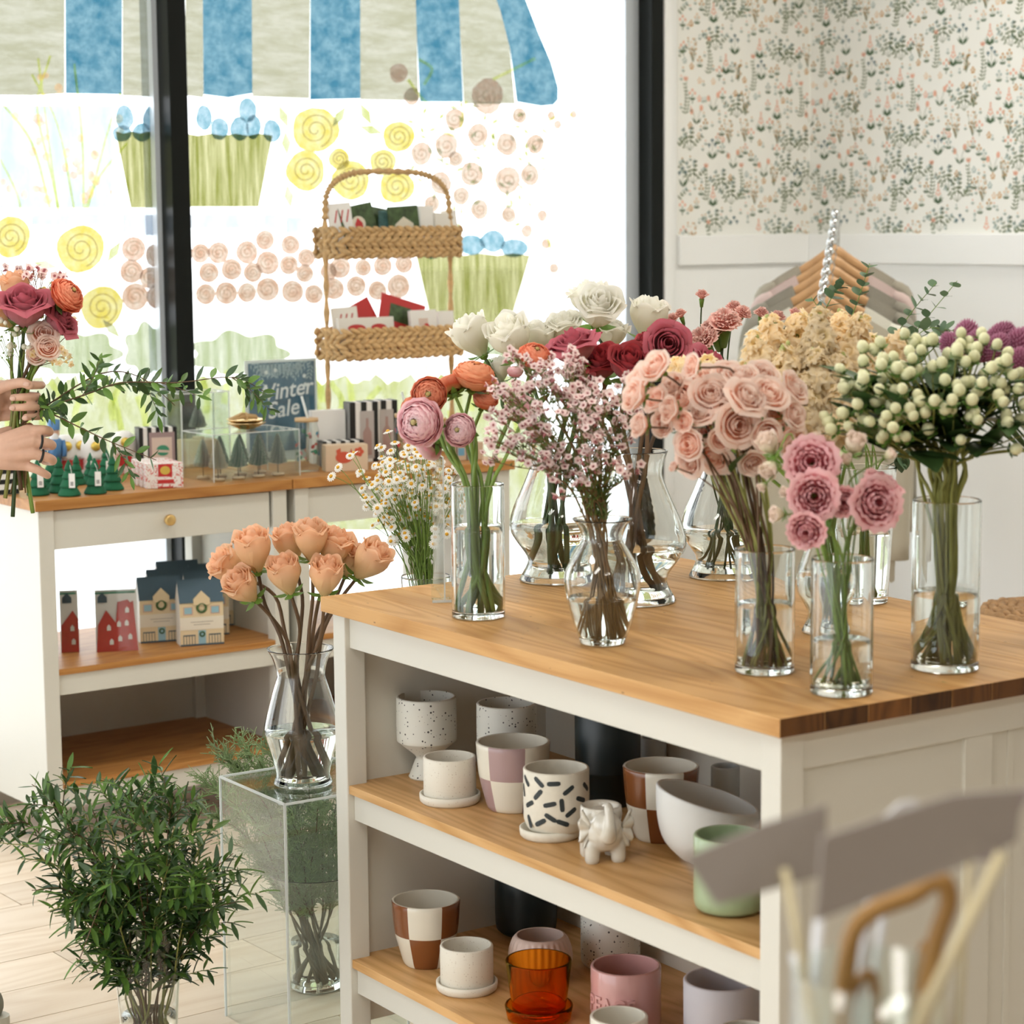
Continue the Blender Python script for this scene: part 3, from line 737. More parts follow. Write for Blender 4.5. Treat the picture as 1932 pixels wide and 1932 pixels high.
gather('carn', 'bellied clear glass vase with the pink carnation stems at the island\'s back', 1361, 1087, 855, 1000)
gather('stock', 'bellied clear glass vase of cream stock, half hidden behind the spray roses', 1562, 1192, 960, 1080, sc=.8)
cyl('euc', 'flared clear glass vase of eucalyptus near the island\'s back edge', 1632, 1135, 43, 880, 1000, flare=.32)
cyl('mum', 'clear cylinder vase of mauve chrysanthemums at the right end of the island', 2035, 1215, 58, 930, 1090)

# ================================================================= flowers
STEMG = mat('green_stem', (0.19, 0.30, 0.055), 0.5, var=0.2)
STEMD = mat('dark_green_stem', (0.055, 0.10, 0.03), 0.5, var=0.25)
STEMB = mat('brown_stem', (0.13, 0.07, 0.03), 0.55, var=0.25)
STEMO = mat('olive_stem', (0.28, 0.29, 0.075), 0.5, var=0.2)
LEAFD = mat('dark_leaf', (0.045, 0.10, 0.028), 0.38, var=0.3, trans=0.18)
LEAFG = mat('green_leaf', (0.11, 0.22, 0.04), 0.42, var=0.35, trans=0.3)
LEAFS = mat('silvery_leaf', (0.12, 0.20, 0.11), 0.45, var=0.3, trans=0.2)
SEPAL = mat('sepal', (0.16, 0.30, 0.05), 0.5, var=0.15, trans=0.2)
def patch(mb, th, wth, prof, nb=6, na=6, drop=0.1, ruffle=0.0, rf=3.0, ph=0.0, t0=0.0, t1=1.0, tip=0.0):
    """one petal: a strip of a surface of revolution. prof(b) -> (r, z)"""
    def fn(a, b):
        x = 2 * a - 1
        w = wth * (0.45 + 0.55 * sin(min(1.0, b * 1.15) * pi * .62)) * (1.0 if b < .8 else 1 - .35 * ((b - .8) / .2) ** 2)
        r, z = prof(b)
        z -= drop * (x * x) * b * b
        z += tip * max(0, 1 - abs(x) * 2.2) * b ** 4
        if ruffle:
            q = ruffle * b * b * sin(rf * x * pi + ph); r += q; z += q * .7 * cos(rf * x * 2 + ph)
        a_ = th + x * w
        return Vector((r * cos(a_), r * sin(a_), z)), t0 + (t1 - t0) * b * (1 - .12 * x * x)
    mb.grid(fn, na, nb)
def rose_mesh(name, m, seed, R=.5, H=1.0, layers=6, open_=0.0, lip=.16, ruf=None, rfq=1.6):
    r = random.Random(seed); core = MB(); outer = []
    ang = r.uniform(0, 6)
    for k in range(layers):
        f = (k + 1) / layers; n = 3 if f < .5 else (4 if f < .8 else 5)
        rs = R * (0.16 + 0.84 * f ** 1.05); hs = H * (1.0 - .10 * f * (1 + open_ * 2.2)) * r.uniform(.97, 1.03)
        top = 0.70 + .18 * f + open_ * f * .45; lp = lip * R * f * f * (1 + open_)
        for i in range(n):
            th = ang + 2*pi*i/n + r.uniform(-.15, .15); js = r.uniform(.94, 1.07)
            def prof(b, rs=rs*js, hs=hs, top=top, lp=lp):
                rad = rs * (0.22 + 0.78 * sin(min(1, b * 1.5) * pi / 2)) * (1 if b < .55 else 1 + (top - 1) * ((b - .55) / .45) ** 1.4)
                z = hs * (b ** .9)
                if b > .8: q = (b - .8) / .2; rad += lp * q * q * 1.5; z -= lp * q * q * .9
                return rad, z
            mb = core if f < .84 else MB()
            patch(mb, th, 1.15 * pi / n + .25, prof, 8, 10, drop=.07 * H * (1 + f), ruffle=(.03 * R * f if ruf is None else ruf), rf=rfq, ph=r.uniform(0, 6), t0=.12 + .15 * (1 - f), tip=.035 * H * f * r.uniform(0, 1.3))
            if mb is not core: outer.append(mb.mesh(name + '_petal', m, attr=True))
        ang += 2.4
    return core.mesh(name, m, attr=True), outer
def ranunc_mesh(name, m, seed, layers=12, open_=0.0):
    r = random.Random(seed); core = MB(); outer = []; ang = 0
    for k in range(layers):
        f = (k + 1) / layers; n = 5; rs = .06 + .44 * f
        for i in range(n):
            th = ang + 2*pi*i/n + r.uniform(-.1, .1); js = r.uniform(.96, 1.05)
            def prof(b, js=js, f=f):
                p0 = pi * .80; p1 = pi / 2 * (.10 + (.80 + .25 * open_) * f); p = p0 + (p1 - p0) * b
                rho = .5 * (.60 + .40 * f) * js * (1 + (.06 + .10 * open_) * max(0, b - .75) * 4 * f)
                return rho * sin(p), .42 + rho * .86 * cos(p)
            mb = core if f < .92 else MB()
            patch(mb, th, 2.05 * pi / n * .62, prof, 8, 6, drop=.02, ruffle=.014, rf=2, ph=r.uniform(0, 6), t0=.15)
            if mb is not core: outer.append(mb.mesh(name + '_petal', m, attr=True))
        ang += .63 + r.uniform(-.1, .1)
    core.ball((0, 0, .69), .07, 8, 5, (1, 1, .6), t=0.0)
    return core.mesh(name, m, attr=True), outer
def ruffle_mesh(name, m, seed, layers=4, n=5, R=.5, cup=.55, ruf=.05, rf=4.0, spread=1.0):
    """lisianthus, carnation: open cup of ruffled petals"""
    r = random.Random(seed); mb = MB(); ang = 0
    for k in range(layers):
        f = (k + 1) / layers
        for i in range(n):
            th = ang + 2*pi*i/n + r.uniform(-.2, .2); js = r.uniform(.9, 1.08)
            def prof(b, f=f, js=js):
                a = b * (0.5 + .75 * f * spread)
                return R * js * (.12 * b + sin(a) * (.45 + .6 * f)) , cup * (sin(b * pi / 2) * (1.15 - .55 * f * spread)) + .05 * (1 - f)
            patch(mb, th, pi / n * 1.35, prof, 6, 8, drop=.04, ruffle=ruf * (1.2 - .3 * f), rf=rf + r.uniform(-.6, .6), ph=r.uniform(0, 6), t0=.05, t1=1.0)
        ang += .7
    return mb.mesh(name, m, attr=True)
def sepal_mesh(name, n=5, L=.5, w=.16, curl=.6, hip=.14):
    mb = MB(); mb.ball((0, 0, -.02), hip, 8, 6, (1, 1, .9))
    for i in range(n):
        th = 2*pi*i/n
        def fn(a, b, th=th):
            x = (2*a - 1) * w * sin(pi * min(1, b * .9 + .1)) * (1 - b * .4); ra = .08 + L * b; z = .02 - .02*b + curl * .35 * b * b - .12 * b
            return Vector((ra * cos(th) - x * sin(th), ra * sin(th) + x * cos(th), z))
        mb.grid(fn, 2, 4)
    return mb.mesh(name, SEPAL)
SEP = sepal_mesh('sepals'); SEP2 = sepal_mesh('sepals_small', 5, .42, .10, -.4, .12)
def leaf_mesh(name, m, L=1.0, w=.32, fold=.25, bend=.18, nb=6, tipw=1.0):
    mb = MB()
    def fn(a, b):
        x = 2*a - 1; ww = w/2 * sin(pi * (b * .96 + .02)) ** .8 * (1 - .25 * b * tipw)
        return Vector((x * ww, b * L, fold * abs(x) * ww - bend * b * b * L * .6))
    mb.grid(fn, 4, nb); return mb.mesh(name, m)
LF = {'narrow': leaf_mesh('leaf_narrow', LEAFD, 1, .28), 'narrowg': leaf_mesh('leaf_narrow_green', LEAFG, 1, .30), 'narrows': leaf_mesh('leaf_narrow_silver', LEAFS, 1, .28, .3, -.1),
      'round': leaf_mesh('leaf_round', LEAFS, 1, .8, .1, .1, 6, .2), 'ellip': leaf_mesh('leaf_elliptic', LEAFG, 1, .40, .2, .12, 6, .4), 'ellipd': leaf_mesh('leaf_elliptic_dark', LEAFD, 1, .38, .2, .12, 6, .4), 'broad': leaf_mesh('leaf_broad', LEAFD, 1, .55, .2, .3), 'broadg': leaf_mesh('leaf_broad_green', LEAFG, 1, .5, .2, .3)}
def put_leaf(kind, parent, base, d, up, L, name='leaf'):
    """leaf with its length along d; base in the parent's frame"""
    d = Vector(d).normalized(); x = d.cross(Vector(up)); x = x.normalized() if x.length > 1e-5 else d.orthogonal().normalized(); z = x.cross(d)
    M = Matrix((x, d, z)).transposed()
    return link_mesh(name, LF[kind], parent, base, M, L)
PEACH = petal_mat('peach_petal', (0.97, 0.80, 0.46), (0.98, 0.75, 0.46), (0.97, 0.64, 0.44), trans=.5)
WHITE = petal_mat('white_petal', (0.88, 0.87, 0.64), (0.95, 0.93, 0.82), (0.96, 0.95, 0.89), trans=.5)
MAUVE = petal_mat('mauve_petal', (0.46, 0.16, 0.15), (0.42, 0.11, 0.13), (0.45, 0.05, 0.06), var=.25)
MAUVEP = petal_mat('dusky_pink_petal', (0.52, 0.24, 0.25), (0.55, 0.21, 0.24), (0.60, 0.14, 0.19))
CORAL = petal_mat('coral_petal', (0.66, 0.52, 0.20), (0.80, 0.16, 0.07), (0.95, 0.42, 0.26))
APRI = petal_mat('apricot_petal', (0.86, 0.38, 0.16), (0.94, 0.42, 0.22), (0.96, 0.50, 0.30))
PINKR = petal_mat('pink_petal', (0.60, 0.50, 0.25), (0.84, 0.38, 0.45), (0.97, 0.76, 0.78))
SPRAY = petal_mat('spray_rose_petal', (0.94, 0.50, 0.32), (0.98, 0.68, 0.55), (1.0, 0.87, 0.79), var=.08, trans=.5)
LISI = petal_mat('lisianthus_petal', (0.46, 0.06, 0.11), (0.82, 0.32, 0.36), (0.94, 0.60, 0.62), var=.08)
LISW = petal_mat('pale_bud_petal', (0.56, 0.62, 0.28), (0.90, 0.84, 0.66), (0.93, 0.78, 0.70))
CARN = petal_mat('carnation_petal', (0.90, 0.42, 0.36), (0.95, 0.56, 0.49), (0.98, 0.70, 0.63))
STOCKM = petal_mat('stock_petal', (0.88, 0.74, 0.36), (0.99, 0.85, 0.58), (1.0, 0.90, 0.70), var=.1, trans=.55)
WAXM = petal_mat('waxflower_petal', (0.50, 0.18, 0.20), (0.93, 0.74, 0.72), (0.97, 0.88, 0.85), var=.14)
MUMM = petal_mat('chrysanthemum_petal', (0.36, 0.10, 0.18), (0.50, 0.18, 0.30), (0.60, 0.30, 0.42), var=.1)
DAISYW = mat('daisy_white', (0.90, 0.90, 0.86), 0.6, trans=.3); DAISYY = mat('daisy_yellow', (0.72, 0.38, 0.02), 0.7)
BERRY = mat('white_berry', (0.74, 0.74, 0.46), 0.35, var=.08)
BL = {}
for nm, m, R, H, op in (('peach', PEACH, .5, 1.28, -.10), ('white', WHITE, .5, 1.12, -.04), ('mauve', MAUVE, .5, .98, .1), ('dusky', MAUVEP, .5, .95, .3), ('pinkroselet', LISW, .42, 1.05, 0)):
    BL[nm] = [rose_mesh(nm + '_bloom', m, 10 + s, R, H, 6, op + s * .14, lip=.09 if nm == 'spray' else .16) for s in range(3)]
BL['spray'] = [rose_mesh('spray_bloom', SPRAY, 60 + s, .5, .70, 5, .18 + s * .14, lip=.13, ruf=.012) for s in range(4)]
for nm, m in (('coral', CORAL), ('pinkran', PINKR), ('apricot', APRI)):
    BL[nm] = [ranunc_mesh(nm + '_bloom', m, 20 + s, 12, .2 + .55 * s) for s in range(2)]
BL['lisi'] = [rose_mesh('lisianthus_bloom', LISI, 30 + s, .50, .62, 5, .16 + .1 * s, lip=.14, ruf=.034, rfq=3.2) for s in range(3)]
BL['carn'] = [(ruffle_mesh('carnation_bloom', CARN, 40 + s, 6, 6, .52, .75, .06, 4.5, .9), []) for s in range(2)]
def stempath(vk, tip, d, spread=1.0, rimfrac=None, ang=None):
    """from the vase floor, through its mouth, to the back of a bloom at tip pointing along d"""
    V = VASES[vk]; b = V['base']; H = V['H']
    hz = Vector((tip.x - b.x, tip.y - b.y, 0))
    a0 = ang if ang is not None else (atan2(hz.y, hz.x) + pi + rn(-1.7, 1.7))
    zf = V['floor'] + .003
    rb = (interp(V['prof'], zf + .02) - V['wall'] - .005) * rn(.45, .97) * spread
    foot = b + Vector((rb * cos(a0), rb * sin(a0), zf))
    rm = interp(V['prof'], H) - V['wall'] - .006
    zn, rneck = min(((z, r) for r, z in V['prof'] if z > H * .5), key=lambda q: q[1]); rneck -= V['wall'] + .005
    a1 = atan2(hz.y, hz.x) + rn(-.8, .8)
    l = max(.35, min(1.0, hz.length / .10))
    q = min(rneck, rm)
    neck = b + Vector((q * l * rn(.35, .95) * cos(a1), q * l * rn(.35, .95) * sin(a1), zn))
    rs_ = [r for r, z in V['prof']]
    if max(rs_) / min(rs_) < 1.4:       # straight vase: stems cross low and fan out both ways
        foot = b + Vector((rb * cos(a0), rb * sin(a0), zf))
        cr = b + Vector((rn(-.3, .3) * rm, rn(-.3, .3) * rm, H * rn(.36, .5))); neck = b + Vector((rm * l * rn(.5, .95) * cos(a1), rm * l * rn(.5, .95) * sin(a1), H * .97))
        back = tip - Vector(d).normalized() * min(.07, max(.02, (tip.z - neck.z) * .4))
        return smoothpath([foot, cr, neck, neck.lerp(back, .5) + Vector((rn(-.01, .01), rn(-.01, .01), .008)), back, tip], 4)
    back = tip - Vector(d).normalized() * min(.07, max(.02, (tip.z - neck.z) * .4))
    return smoothpath([foot, (foot * .45 + neck * .55) + Vector((rn(-.004, .004), rn(-.004, .004), 0)), neck, neck.lerp(back, .5) + Vector((rn(-.01, .01), rn(-.01, .01), .008)), back, tip], 4)
def flower(kind, vk, px, py, rpx, dy, d, name, label, cat='flower', group=None, stem=STEMG, sr=.0028, sep=True, scale=1.0, leaves=0, leafk='broadg', path=None, var=None):
    """one cut flower: bloom, sepals and stem. dy: distance of the bloom relative to the vase, d: facing"""
    base = VASES[vk]['base'] if vk else None
    Y = (base.y if base is not None else 0) + dy
    R = rpx * Y / FPX
    c = Pd(px, py, Y); d = Vector(d).normalized()
    size = R * 2 * scale
    hgt = {'lisi': .30, 'carn': .45}.get(kind, .42 if kind in ('coral', 'pinkran', 'apricot', 'spray') else .5)
    tip = c - d * size * hgt
    pth = path(tip, d) if path else stempath(vk, tip, d)
    t = thing(name, label, cat, pth[0], 0, group)
    mb = MB(); mb.tube(pth, [sr * (1.15 - .3 * i / len(pth)) for i in range(len(pth))], 6); mb.build('stem', stem, t)
    core, outer = (var if var is not None else RND.choice(BL[kind]))
    M = aim(d, rn(0, 6)); o = link_mesh('bloom', core, t, tip - pth[0], M, size)
    for me in outer: link_mesh('petal', me, o)
    if sep: link_mesh('sepals', SEP if kind not in ('carn',) else SEP2, t, tip - pth[0], M, size * (.9 if kind != 'spray' else .8))
    if kind == 'carn':
        mb = MB(); mb.tube([tip - d * size * .55, tip - d * size * .1, tip + d * size * .12], [size * .12, size * .19, size * .22], 8); mb.build('calyx', SEPAL, t)
    for k in range(leaves):
        i = int(len(pth) * rn(.62, .9)); p = pth[i]; dd = (pth[min(i+1, len(pth)-1)] - pth[i-1]).normalized()
        out = Vector((rn(-1, 1), rn(-1, 1), .5)); out = (out - dd * out.dot(dd)).normalized() + dd * .5
        put_leaf(leafk, t, p - pth[0], out, dd, rn(.03, .055))
    return t
def dirc(x, y, z): return (x, -y, z)      # facing: right, towards the camera, up
# ranunculus
for i, (k, px, py, r, dy, d, lab) in enumerate((
    ('coral', 810, 745, 33, -.03, dirc(-.1, 1, .15), 'coral ranunculus facing forward, above the big pink one'),
    ('pinkran', 790, 797, 43, -.06, dirc(-.45, 1, .1), 'largest pink ranunculus at the left edge of the vase flowers'),
    ('pinkran', 868, 812, 31, -.05, dirc(-.35, .9, .15), 'smaller pink ranunculus right of the largest pink one'),
    ('apricot', 896, 705, 38, .02, dirc(.2, .2, .9), 'wide open apricot ranunculus seen from the side'),
    ('coral', 850, 726, 27, .03, dirc(-.35, -.5, .8), 'coral ranunculus seen from behind with green sepals'),
    ('coral', 1010, 670, 30, .03, dirc(.25, .55, .8), 'tilted coral ranunculus beneath the white roses'),
    ('coral', 916, 752, 24, .04, dirc(.3, .4, .8), 'coral ranunculus half hidden in the waxflower'),
    ('pinkran', 808, 840, 28, .06, dirc(-.4, -.3, -.2), 'pale pink ranunculus hanging below the largest pink one'),
    ('pinkran', 996, 765, 28, .05, dirc(.3, -.2, .7), 'pale pink ranunculus behind the waxflower sprays'),
    ('coral', 768, 762, 15, .02, dirc(-.7, .2, .6), 'narrow coral ranunculus bud at the far left'),
    ('pinkran', 972, 700, 15, .05, dirc(.1, .2, .9), 'pale pink ranunculus bud under the white roses'))):
    flower(k, 'ran', px, py, r, dy, d, 'ranunculus', lab, group='ranunculus in the left cylinder vase', stem=STEMG, sr=.0036, var=BL[k][i % 2])
# peach roses on the pedestal are placed with their vase below; white roses
for px, py, r, dy, d, lab in ((893, 637, 38, .02, dirc(-.5, .1, .9), 'white rose leaning left, nearest to the basket stand'), (965, 640, 41, -.02, dirc(-.35, .45, .8), 'cream white rose second from the left'),
    (1015, 640, 30, .06, dirc(.2, .2, .9), 'white rose tucked behind the second white rose'), (1128, 585, 39, -.03, dirc(.1, .6, .7), 'tallest open white rose'), (1112, 566, 33, .08, dirc(-.2, .1, .9), 'white rose just behind the tallest one'),
    (1066, 622, 31, .08, dirc(-.1, .3, .8), 'white rose below left of the tallest one'), (1223, 602, 37, .0, dirc(.15, .15, 1), 'closed white rose at the right, against the window frame'), (1155, 632, 27, .05, dirc(.1, .2, .9), 'white rose wedged over the dark mauve roses'), (943, 698, 22, .05, dirc(-.1, .1, .9), 'white rose bud low between the ranunculus')):
    flower('white', 'white', px, py, r, dy, d, 'white_rose', lab, group='white roses', stem=STEMD, sr=.0042, leaves=2)
for k, px, py, r, dy, d, lab in (('dusky', 1083, 652, 41, .0, dirc(-.3, .2, .9), 'dusky pink rose at the left of the mauve roses'), ('mauve', 1135, 684, 35, .02, dirc(-.1, .5, .7), 'dark red mauve rose beside the dusky pink one'), ('mauve', 1188, 688, 38, -.02, dirc(.1, .55, .7), 'dark mauve rose in the middle of its vase'),
    ('dusky', 1258, 652, 37, .0, dirc(.1, 1, .3), 'open dusky mauve rose showing its spiral centre'), ('mauve', 1225, 645, 24, .05, dirc(-.3, .2, .9), 'magenta tinted rose behind the open mauve one'), ('dusky', 1338, 686, 32, .05, dirc(.5, .3, .6), 'dusky mauve rose behind the peach spray roses'), ('mauve', 1110, 716, 20, .03, dirc(-.3, .5, .4), 'small dark mauve rose sunk in the waxflower')):
    flower(k, 'mauve', px, py, r, dy, d, 'mauve_rose', lab, group='mauve roses', stem=STEMB, sr=.0042, leaves=1, leafk='broad')
# carnations
CLAB = ['tallest pink carnation bud against the white wall', 'closed pink carnation bud left of the tallest one', 'fullest open pink carnation below the hangers', 'open pink carnation left of the fullest one', 'pink carnation bud just above the fullest carnation', 'pink carnation bud at the right above the fullest one', 'open pink carnation next to the dusky mauve rose', 'small pink carnation bud beside the right white rose',
        'leftmost pink carnation bud over the cream stock', 'second pink carnation bud over the cream stock', 'pink carnation bud in front of the lowest hanger', 'upper of two pink carnation buds sunk in the stock', 'lower of two pink carnation buds sunk in the stock', 'low open pink carnation right of the mauve spiral rose']
for i, (px, py, r, dy, d) in enumerate(((1324, 556, 12, .02, dirc(0, .2, 1)), (1284, 592, 11, .0, dirc(-.3, .2, .9)), (1368, 606, 29, -.02, dirc(0, .5, .8)), (1345, 622, 25, .0, dirc(-.3, .5, .8)), (1385, 580, 15, .02, dirc(.1, .2, .9)), (1402, 590, 16, .0, dirc(.4, .5, .7)), (1325, 640, 27, -.03, dirc(-.4, .6, .6)), (1268, 602, 13, .02, dirc(-.3, .2, .9)), (1437, 590, 13, .02, dirc(.1, .3, .9)), (1467, 598, 15, .0, dirc(.2, .2, .9)), (1500, 592, 13, .02, dirc(.5, .2, .8)), (1460, 632, 14, .0, dirc(.3, .4, .8)), (1470, 645, 13, .02, dirc(.1, .3, .9)), (1300, 660, 24, 0, dirc(-.2, .6, .6)))):
    big = r > 20
    flower('carn', 'carn', px, py, r, dy, d, 'carnation', CLAB[i], group='open carnations' if big else 'carnation buds', stem=STEMD, sr=.0018, sep=False, scale=1.0)
# spray roses
SP = [(1235, 690, 26), (1205, 712, 24), (1195, 745, 27), (1235, 752, 20), (1268, 728, 24), (1288, 752, 31), (1205, 802, 21), (1250, 800, 22), (1304, 690, 18), (1342, 742, 30), (1322, 712, 27), (1366, 772, 25), (1410, 748, 32), (1392, 802, 32), (1300, 838, 26), (1337, 815, 23), (1347, 863, 29), (1300, 872, 23), (1398, 708, 27), (1450, 742, 32), (1500, 730, 26), (1500, 782, 23), (1462, 772, 24), (1420, 840, 24), (1445, 822, 28), (1495, 832, 28), (1420, 874, 20), (1325, 778, 22), (1262, 772, 22), (1370, 700, 20), (1440, 705, 24), (1480, 760, 22), (1290, 795, 18), (1360, 830, 18), (1470, 800, 24), (1380, 740, 24)]
for i, (px, py, r) in enumerate(SP):
    if (px, py) in ((1205, 802), (1304, 690)): d = dirc(-.8, .4, .2)
    else: d = dirc((px - 1375) / 140 + rn(-.3, .3), .9 + rn(-.3, .3), (800 - py) / 120 + rn(-.1, .5))
    flower('spray', 'spray', px, py, r, rn(-.07, .05), d, 'spray_rose', 'small peach pink spray rose in the middle cylinder vase', group='peach pink spray roses', stem=STEMO if i % 2 else STEMB, sr=.0019, leaves=1 if i % 3 == 0 else 0, leafk='broad', scale=1.05)
flower('spray', 'spray', 1270, 880, 10, -.04, dirc(-.8, .4, .4), 'spray_rose', 'single closed coral spray rose bud hanging left of its bunch', stem=STEMB, sr=.0014)
# lisianthus
for i, (px, py, r, dy, d, lab) in enumerate(((1531, 874, 41, -.03, dirc(-.2, 1, .35), 'upper left open pink lisianthus'), (1536, 936, 39, -.06, dirc(-.1, 1, .1), 'pink lisianthus below the upper left one'), (1588, 946, 26, -.05, dirc(.1, .9, -.1), 'small pink lisianthus between two larger ones'), (1650, 950, 42, -.05, dirc(.3, 1, .2), 'largest pink lisianthus at the right of its vase'),
    (1664, 915, 34, .02, dirc(.4, .3, .8), 'pale pink lisianthus behind the largest one'), (1522, 1000, 32, -.07, dirc(-.3, 1, -.3), 'lowest pink lisianthus, drooping over the vase rim'))):
    flower('lisi', 'lis', px, py, r, dy, d, 'lisianthus', lab, group='open lisianthus', stem=STEMG, sr=.002, scale=1.0, leaves=1)
LBL = {(1452, 884): 'half-open pale lisianthus bud drooping left of the upper pink bloom', (1450, 838): 'pale pink lisianthus bud touching the spray roses', (1466, 970): 'pale lisianthus bud pointing left beside the lowest bloom', (1612, 838): 'tallest half-open pale lisianthus bud', (1438, 918): 'tight bud at the far left of the lisianthus', (1540, 826): 'upright tight green bud above the upper pink lisianthus', (1678, 858): 'tight green bud leaning right in front of the berries', (1598, 868): 'tight bud between the upper pink lisianthus and the tall pale bud', (1482, 928): 'tight bud left of the second pink lisianthus', (1660, 985): 'tight bud hanging under the largest lisianthus'}
for px, py, r, dy, d, k in ((1452, 884, 22, -.02, dirc(-.4, .5, -.5), 1), (1450, 838, 27, .0, dirc(-.4, .3, .7), 1), (1466, 970, 18, -.06, dirc(-1, .3, .1), 1), (1612, 838, 26, -.02, dirc(.2, .4, .8), 1), (1438, 918, 11, -.03, dirc(-.7, .3, -.5), 0), (1540, 826, 12, .0, dirc(-.1, .2, 1), 0), (1678, 858, 14, -.02, dirc(.8, .3, .6), 0), (1598, 868, 14, -.03, dirc(-.2, .3, .8), 0), (1482, 928, 13, -.05, dirc(-.8, .3, .2), 0), (1660, 985, 13, .03, dirc(.3, .4, -.3), 0)):
    flower('pinkroselet', 'lis', px, py, r * .8, dy, d, 'lisianthus_bud', LBL[(px, py)], group='half-open lisianthus buds' if k else 'tight lisianthus buds', stem=STEMG, sr=.0015, scale=1.1)
# stock spikes
def floret_mesh(seed):
    r = random.Random(seed); mb = MB()
    for k in range(2):
        for i in range(4):
            th = 2*pi*i/4 + .7*k + r.uniform(-.2, .2)
            def prof(b, k=k): return (.1 + .42*b*(1 - .25*k), .12*sin(b*pi) + .12*b*k + .05)
            patch(mb, th, .95, prof, 3, 4, drop=.10, ruffle=.13, rf=2.4, ph=r.uniform(0, 6), t0=.1)
    return mb
def spike(px, py, hpx, dy, lean, name='stock_stem'):
    Y = VASES['stock']['base'].y + dy; top = Pd(px, py, Y); d = Vector((lean[0], 0, 1)).normalized(); L = hpx * Y / FPX
    bot = top - d * L; pth = stempath('stock', bot, d)
    t = thing(name, 'cream apricot stock spike rising behind the spray roses', 'flower', pth[0], 0, 'stock spikes')
    mb = MB(); mb.tube(pth + [top], .003, 6); mb.build('stem', STEMG, t)
    mb = MB(); n = int(9 + hpx / 5.0)
    for i in range(n):
        f = i / n; a = i * 2.4; s = (.056 * (1 - .62 * f)) * rn(.75, 1.25)
        p = bot.lerp(top, f * .97); out = Vector((cos(a) + rn(-.3, .3), sin(a) + rn(-.3, .3), .25 + .9 * f + rn(-.3, .3))).normalized()
        fm = floret_mesh(RND.randint(0, 9999)); M = aim(out, rn(0, 6)); o0 = p + out * (.010 + .014 * (1 - f)) + Vector((rn(-.006, .006), rn(-.006, .006), rn(-.006, .006)))
        k0 = len(mb.v)
        for v, tt in zip(fm.v, fm.t): mb.vert(o0 + M @ (v * s), tt)
        for f_ in fm.f: mb.face(*[q + k0 for q in f_])
    o = mb.build('florets', STOCKM, t, attr=True)
    for k in range(4):
        p = top - d * rn(0, .02); link_mesh('bud', BUDM, t, p + Vector((rn(-.006, .006), rn(-.006, .006), rn(0, .012))) - pth[0], None, rn(.006, .009))
BUDM = MB().ball((0, 0, 0), .5, 8, 6, (1, 1, 1.5)).mesh('bud', mat('pale_bud', (0.42, 0.46, 0.16), .6))
for px, py, h, dy, lean in ((1240 + 40, 690, 60, .02, (-.5, 0)), (1450, 605, 110, .03, (-.12, 0)), (1425, 640, 120, -.02, (-.25, 0)), (1505, 598, 130, .04, (0, 0)), (1545, 590, 140, -.02, (.02, 0)), (1590, 588, 130, .05, (.1, 0)), (1625, 600, 150, .0, (.15, 0)), (1650, 640, 120, .05, (.3, 0)), (1480, 660, 120, -.05, (-.1, 0)), (1540, 660, 150, -.06, (0, 0)), (1585, 670, 150, -.05, (.06, 0)), (1700, 640, 80, .06, (.5, 0)), (1335, 690, 60, .0, (-.5, 0)), (1520, 720, 100, -.08, (0, 0)), (1580, 740, 90, -.08, (0.05, 0)), (1410, 690, 80, .0, (-.3, 0))):
    spike(px, py, h, dy, lean)
# ================================================================= waxflower
def wax_floret():
    mb = MB()
    for i in range(5):
        a = 2*pi*i/5
        def fn(u, v, a=a):
            x = 2*u - 1; r = .10 + .42*v; w = .26 * sin(pi*(v*.8 + .18))
            return Vector((r*cos(a) - x*w*sin(a), r*sin(a) + x*w*cos(a), .10 + .10*v)), .35 + .65*v
        mb.grid(fn, 2, 2)
    mb.lathe([(.05, -.3), (.16, 0.02), (.17, .10), (.10, .13)], 6)
    for k in range(len(mb.t) - 24, len(mb.t)): mb.t[k] = .02
    return mb
WXF = [wax_floret()]
TWIG = mat('waxflower_twig', (0.22, 0.13, 0.05), 0.6, var=.2); NEEDLE = mat('needle_leaf', (0.15, 0.24, 0.05), 0.5, var=.3)
def add_mesh(mb, src, M, o, s):
    k0 = len(mb.v)
    for v, tt in zip(src.v, src.t): mb.vert(o + M @ (v * s), tt)
    for f_ in src.f: mb.face(*[q + k0 for q in f_])
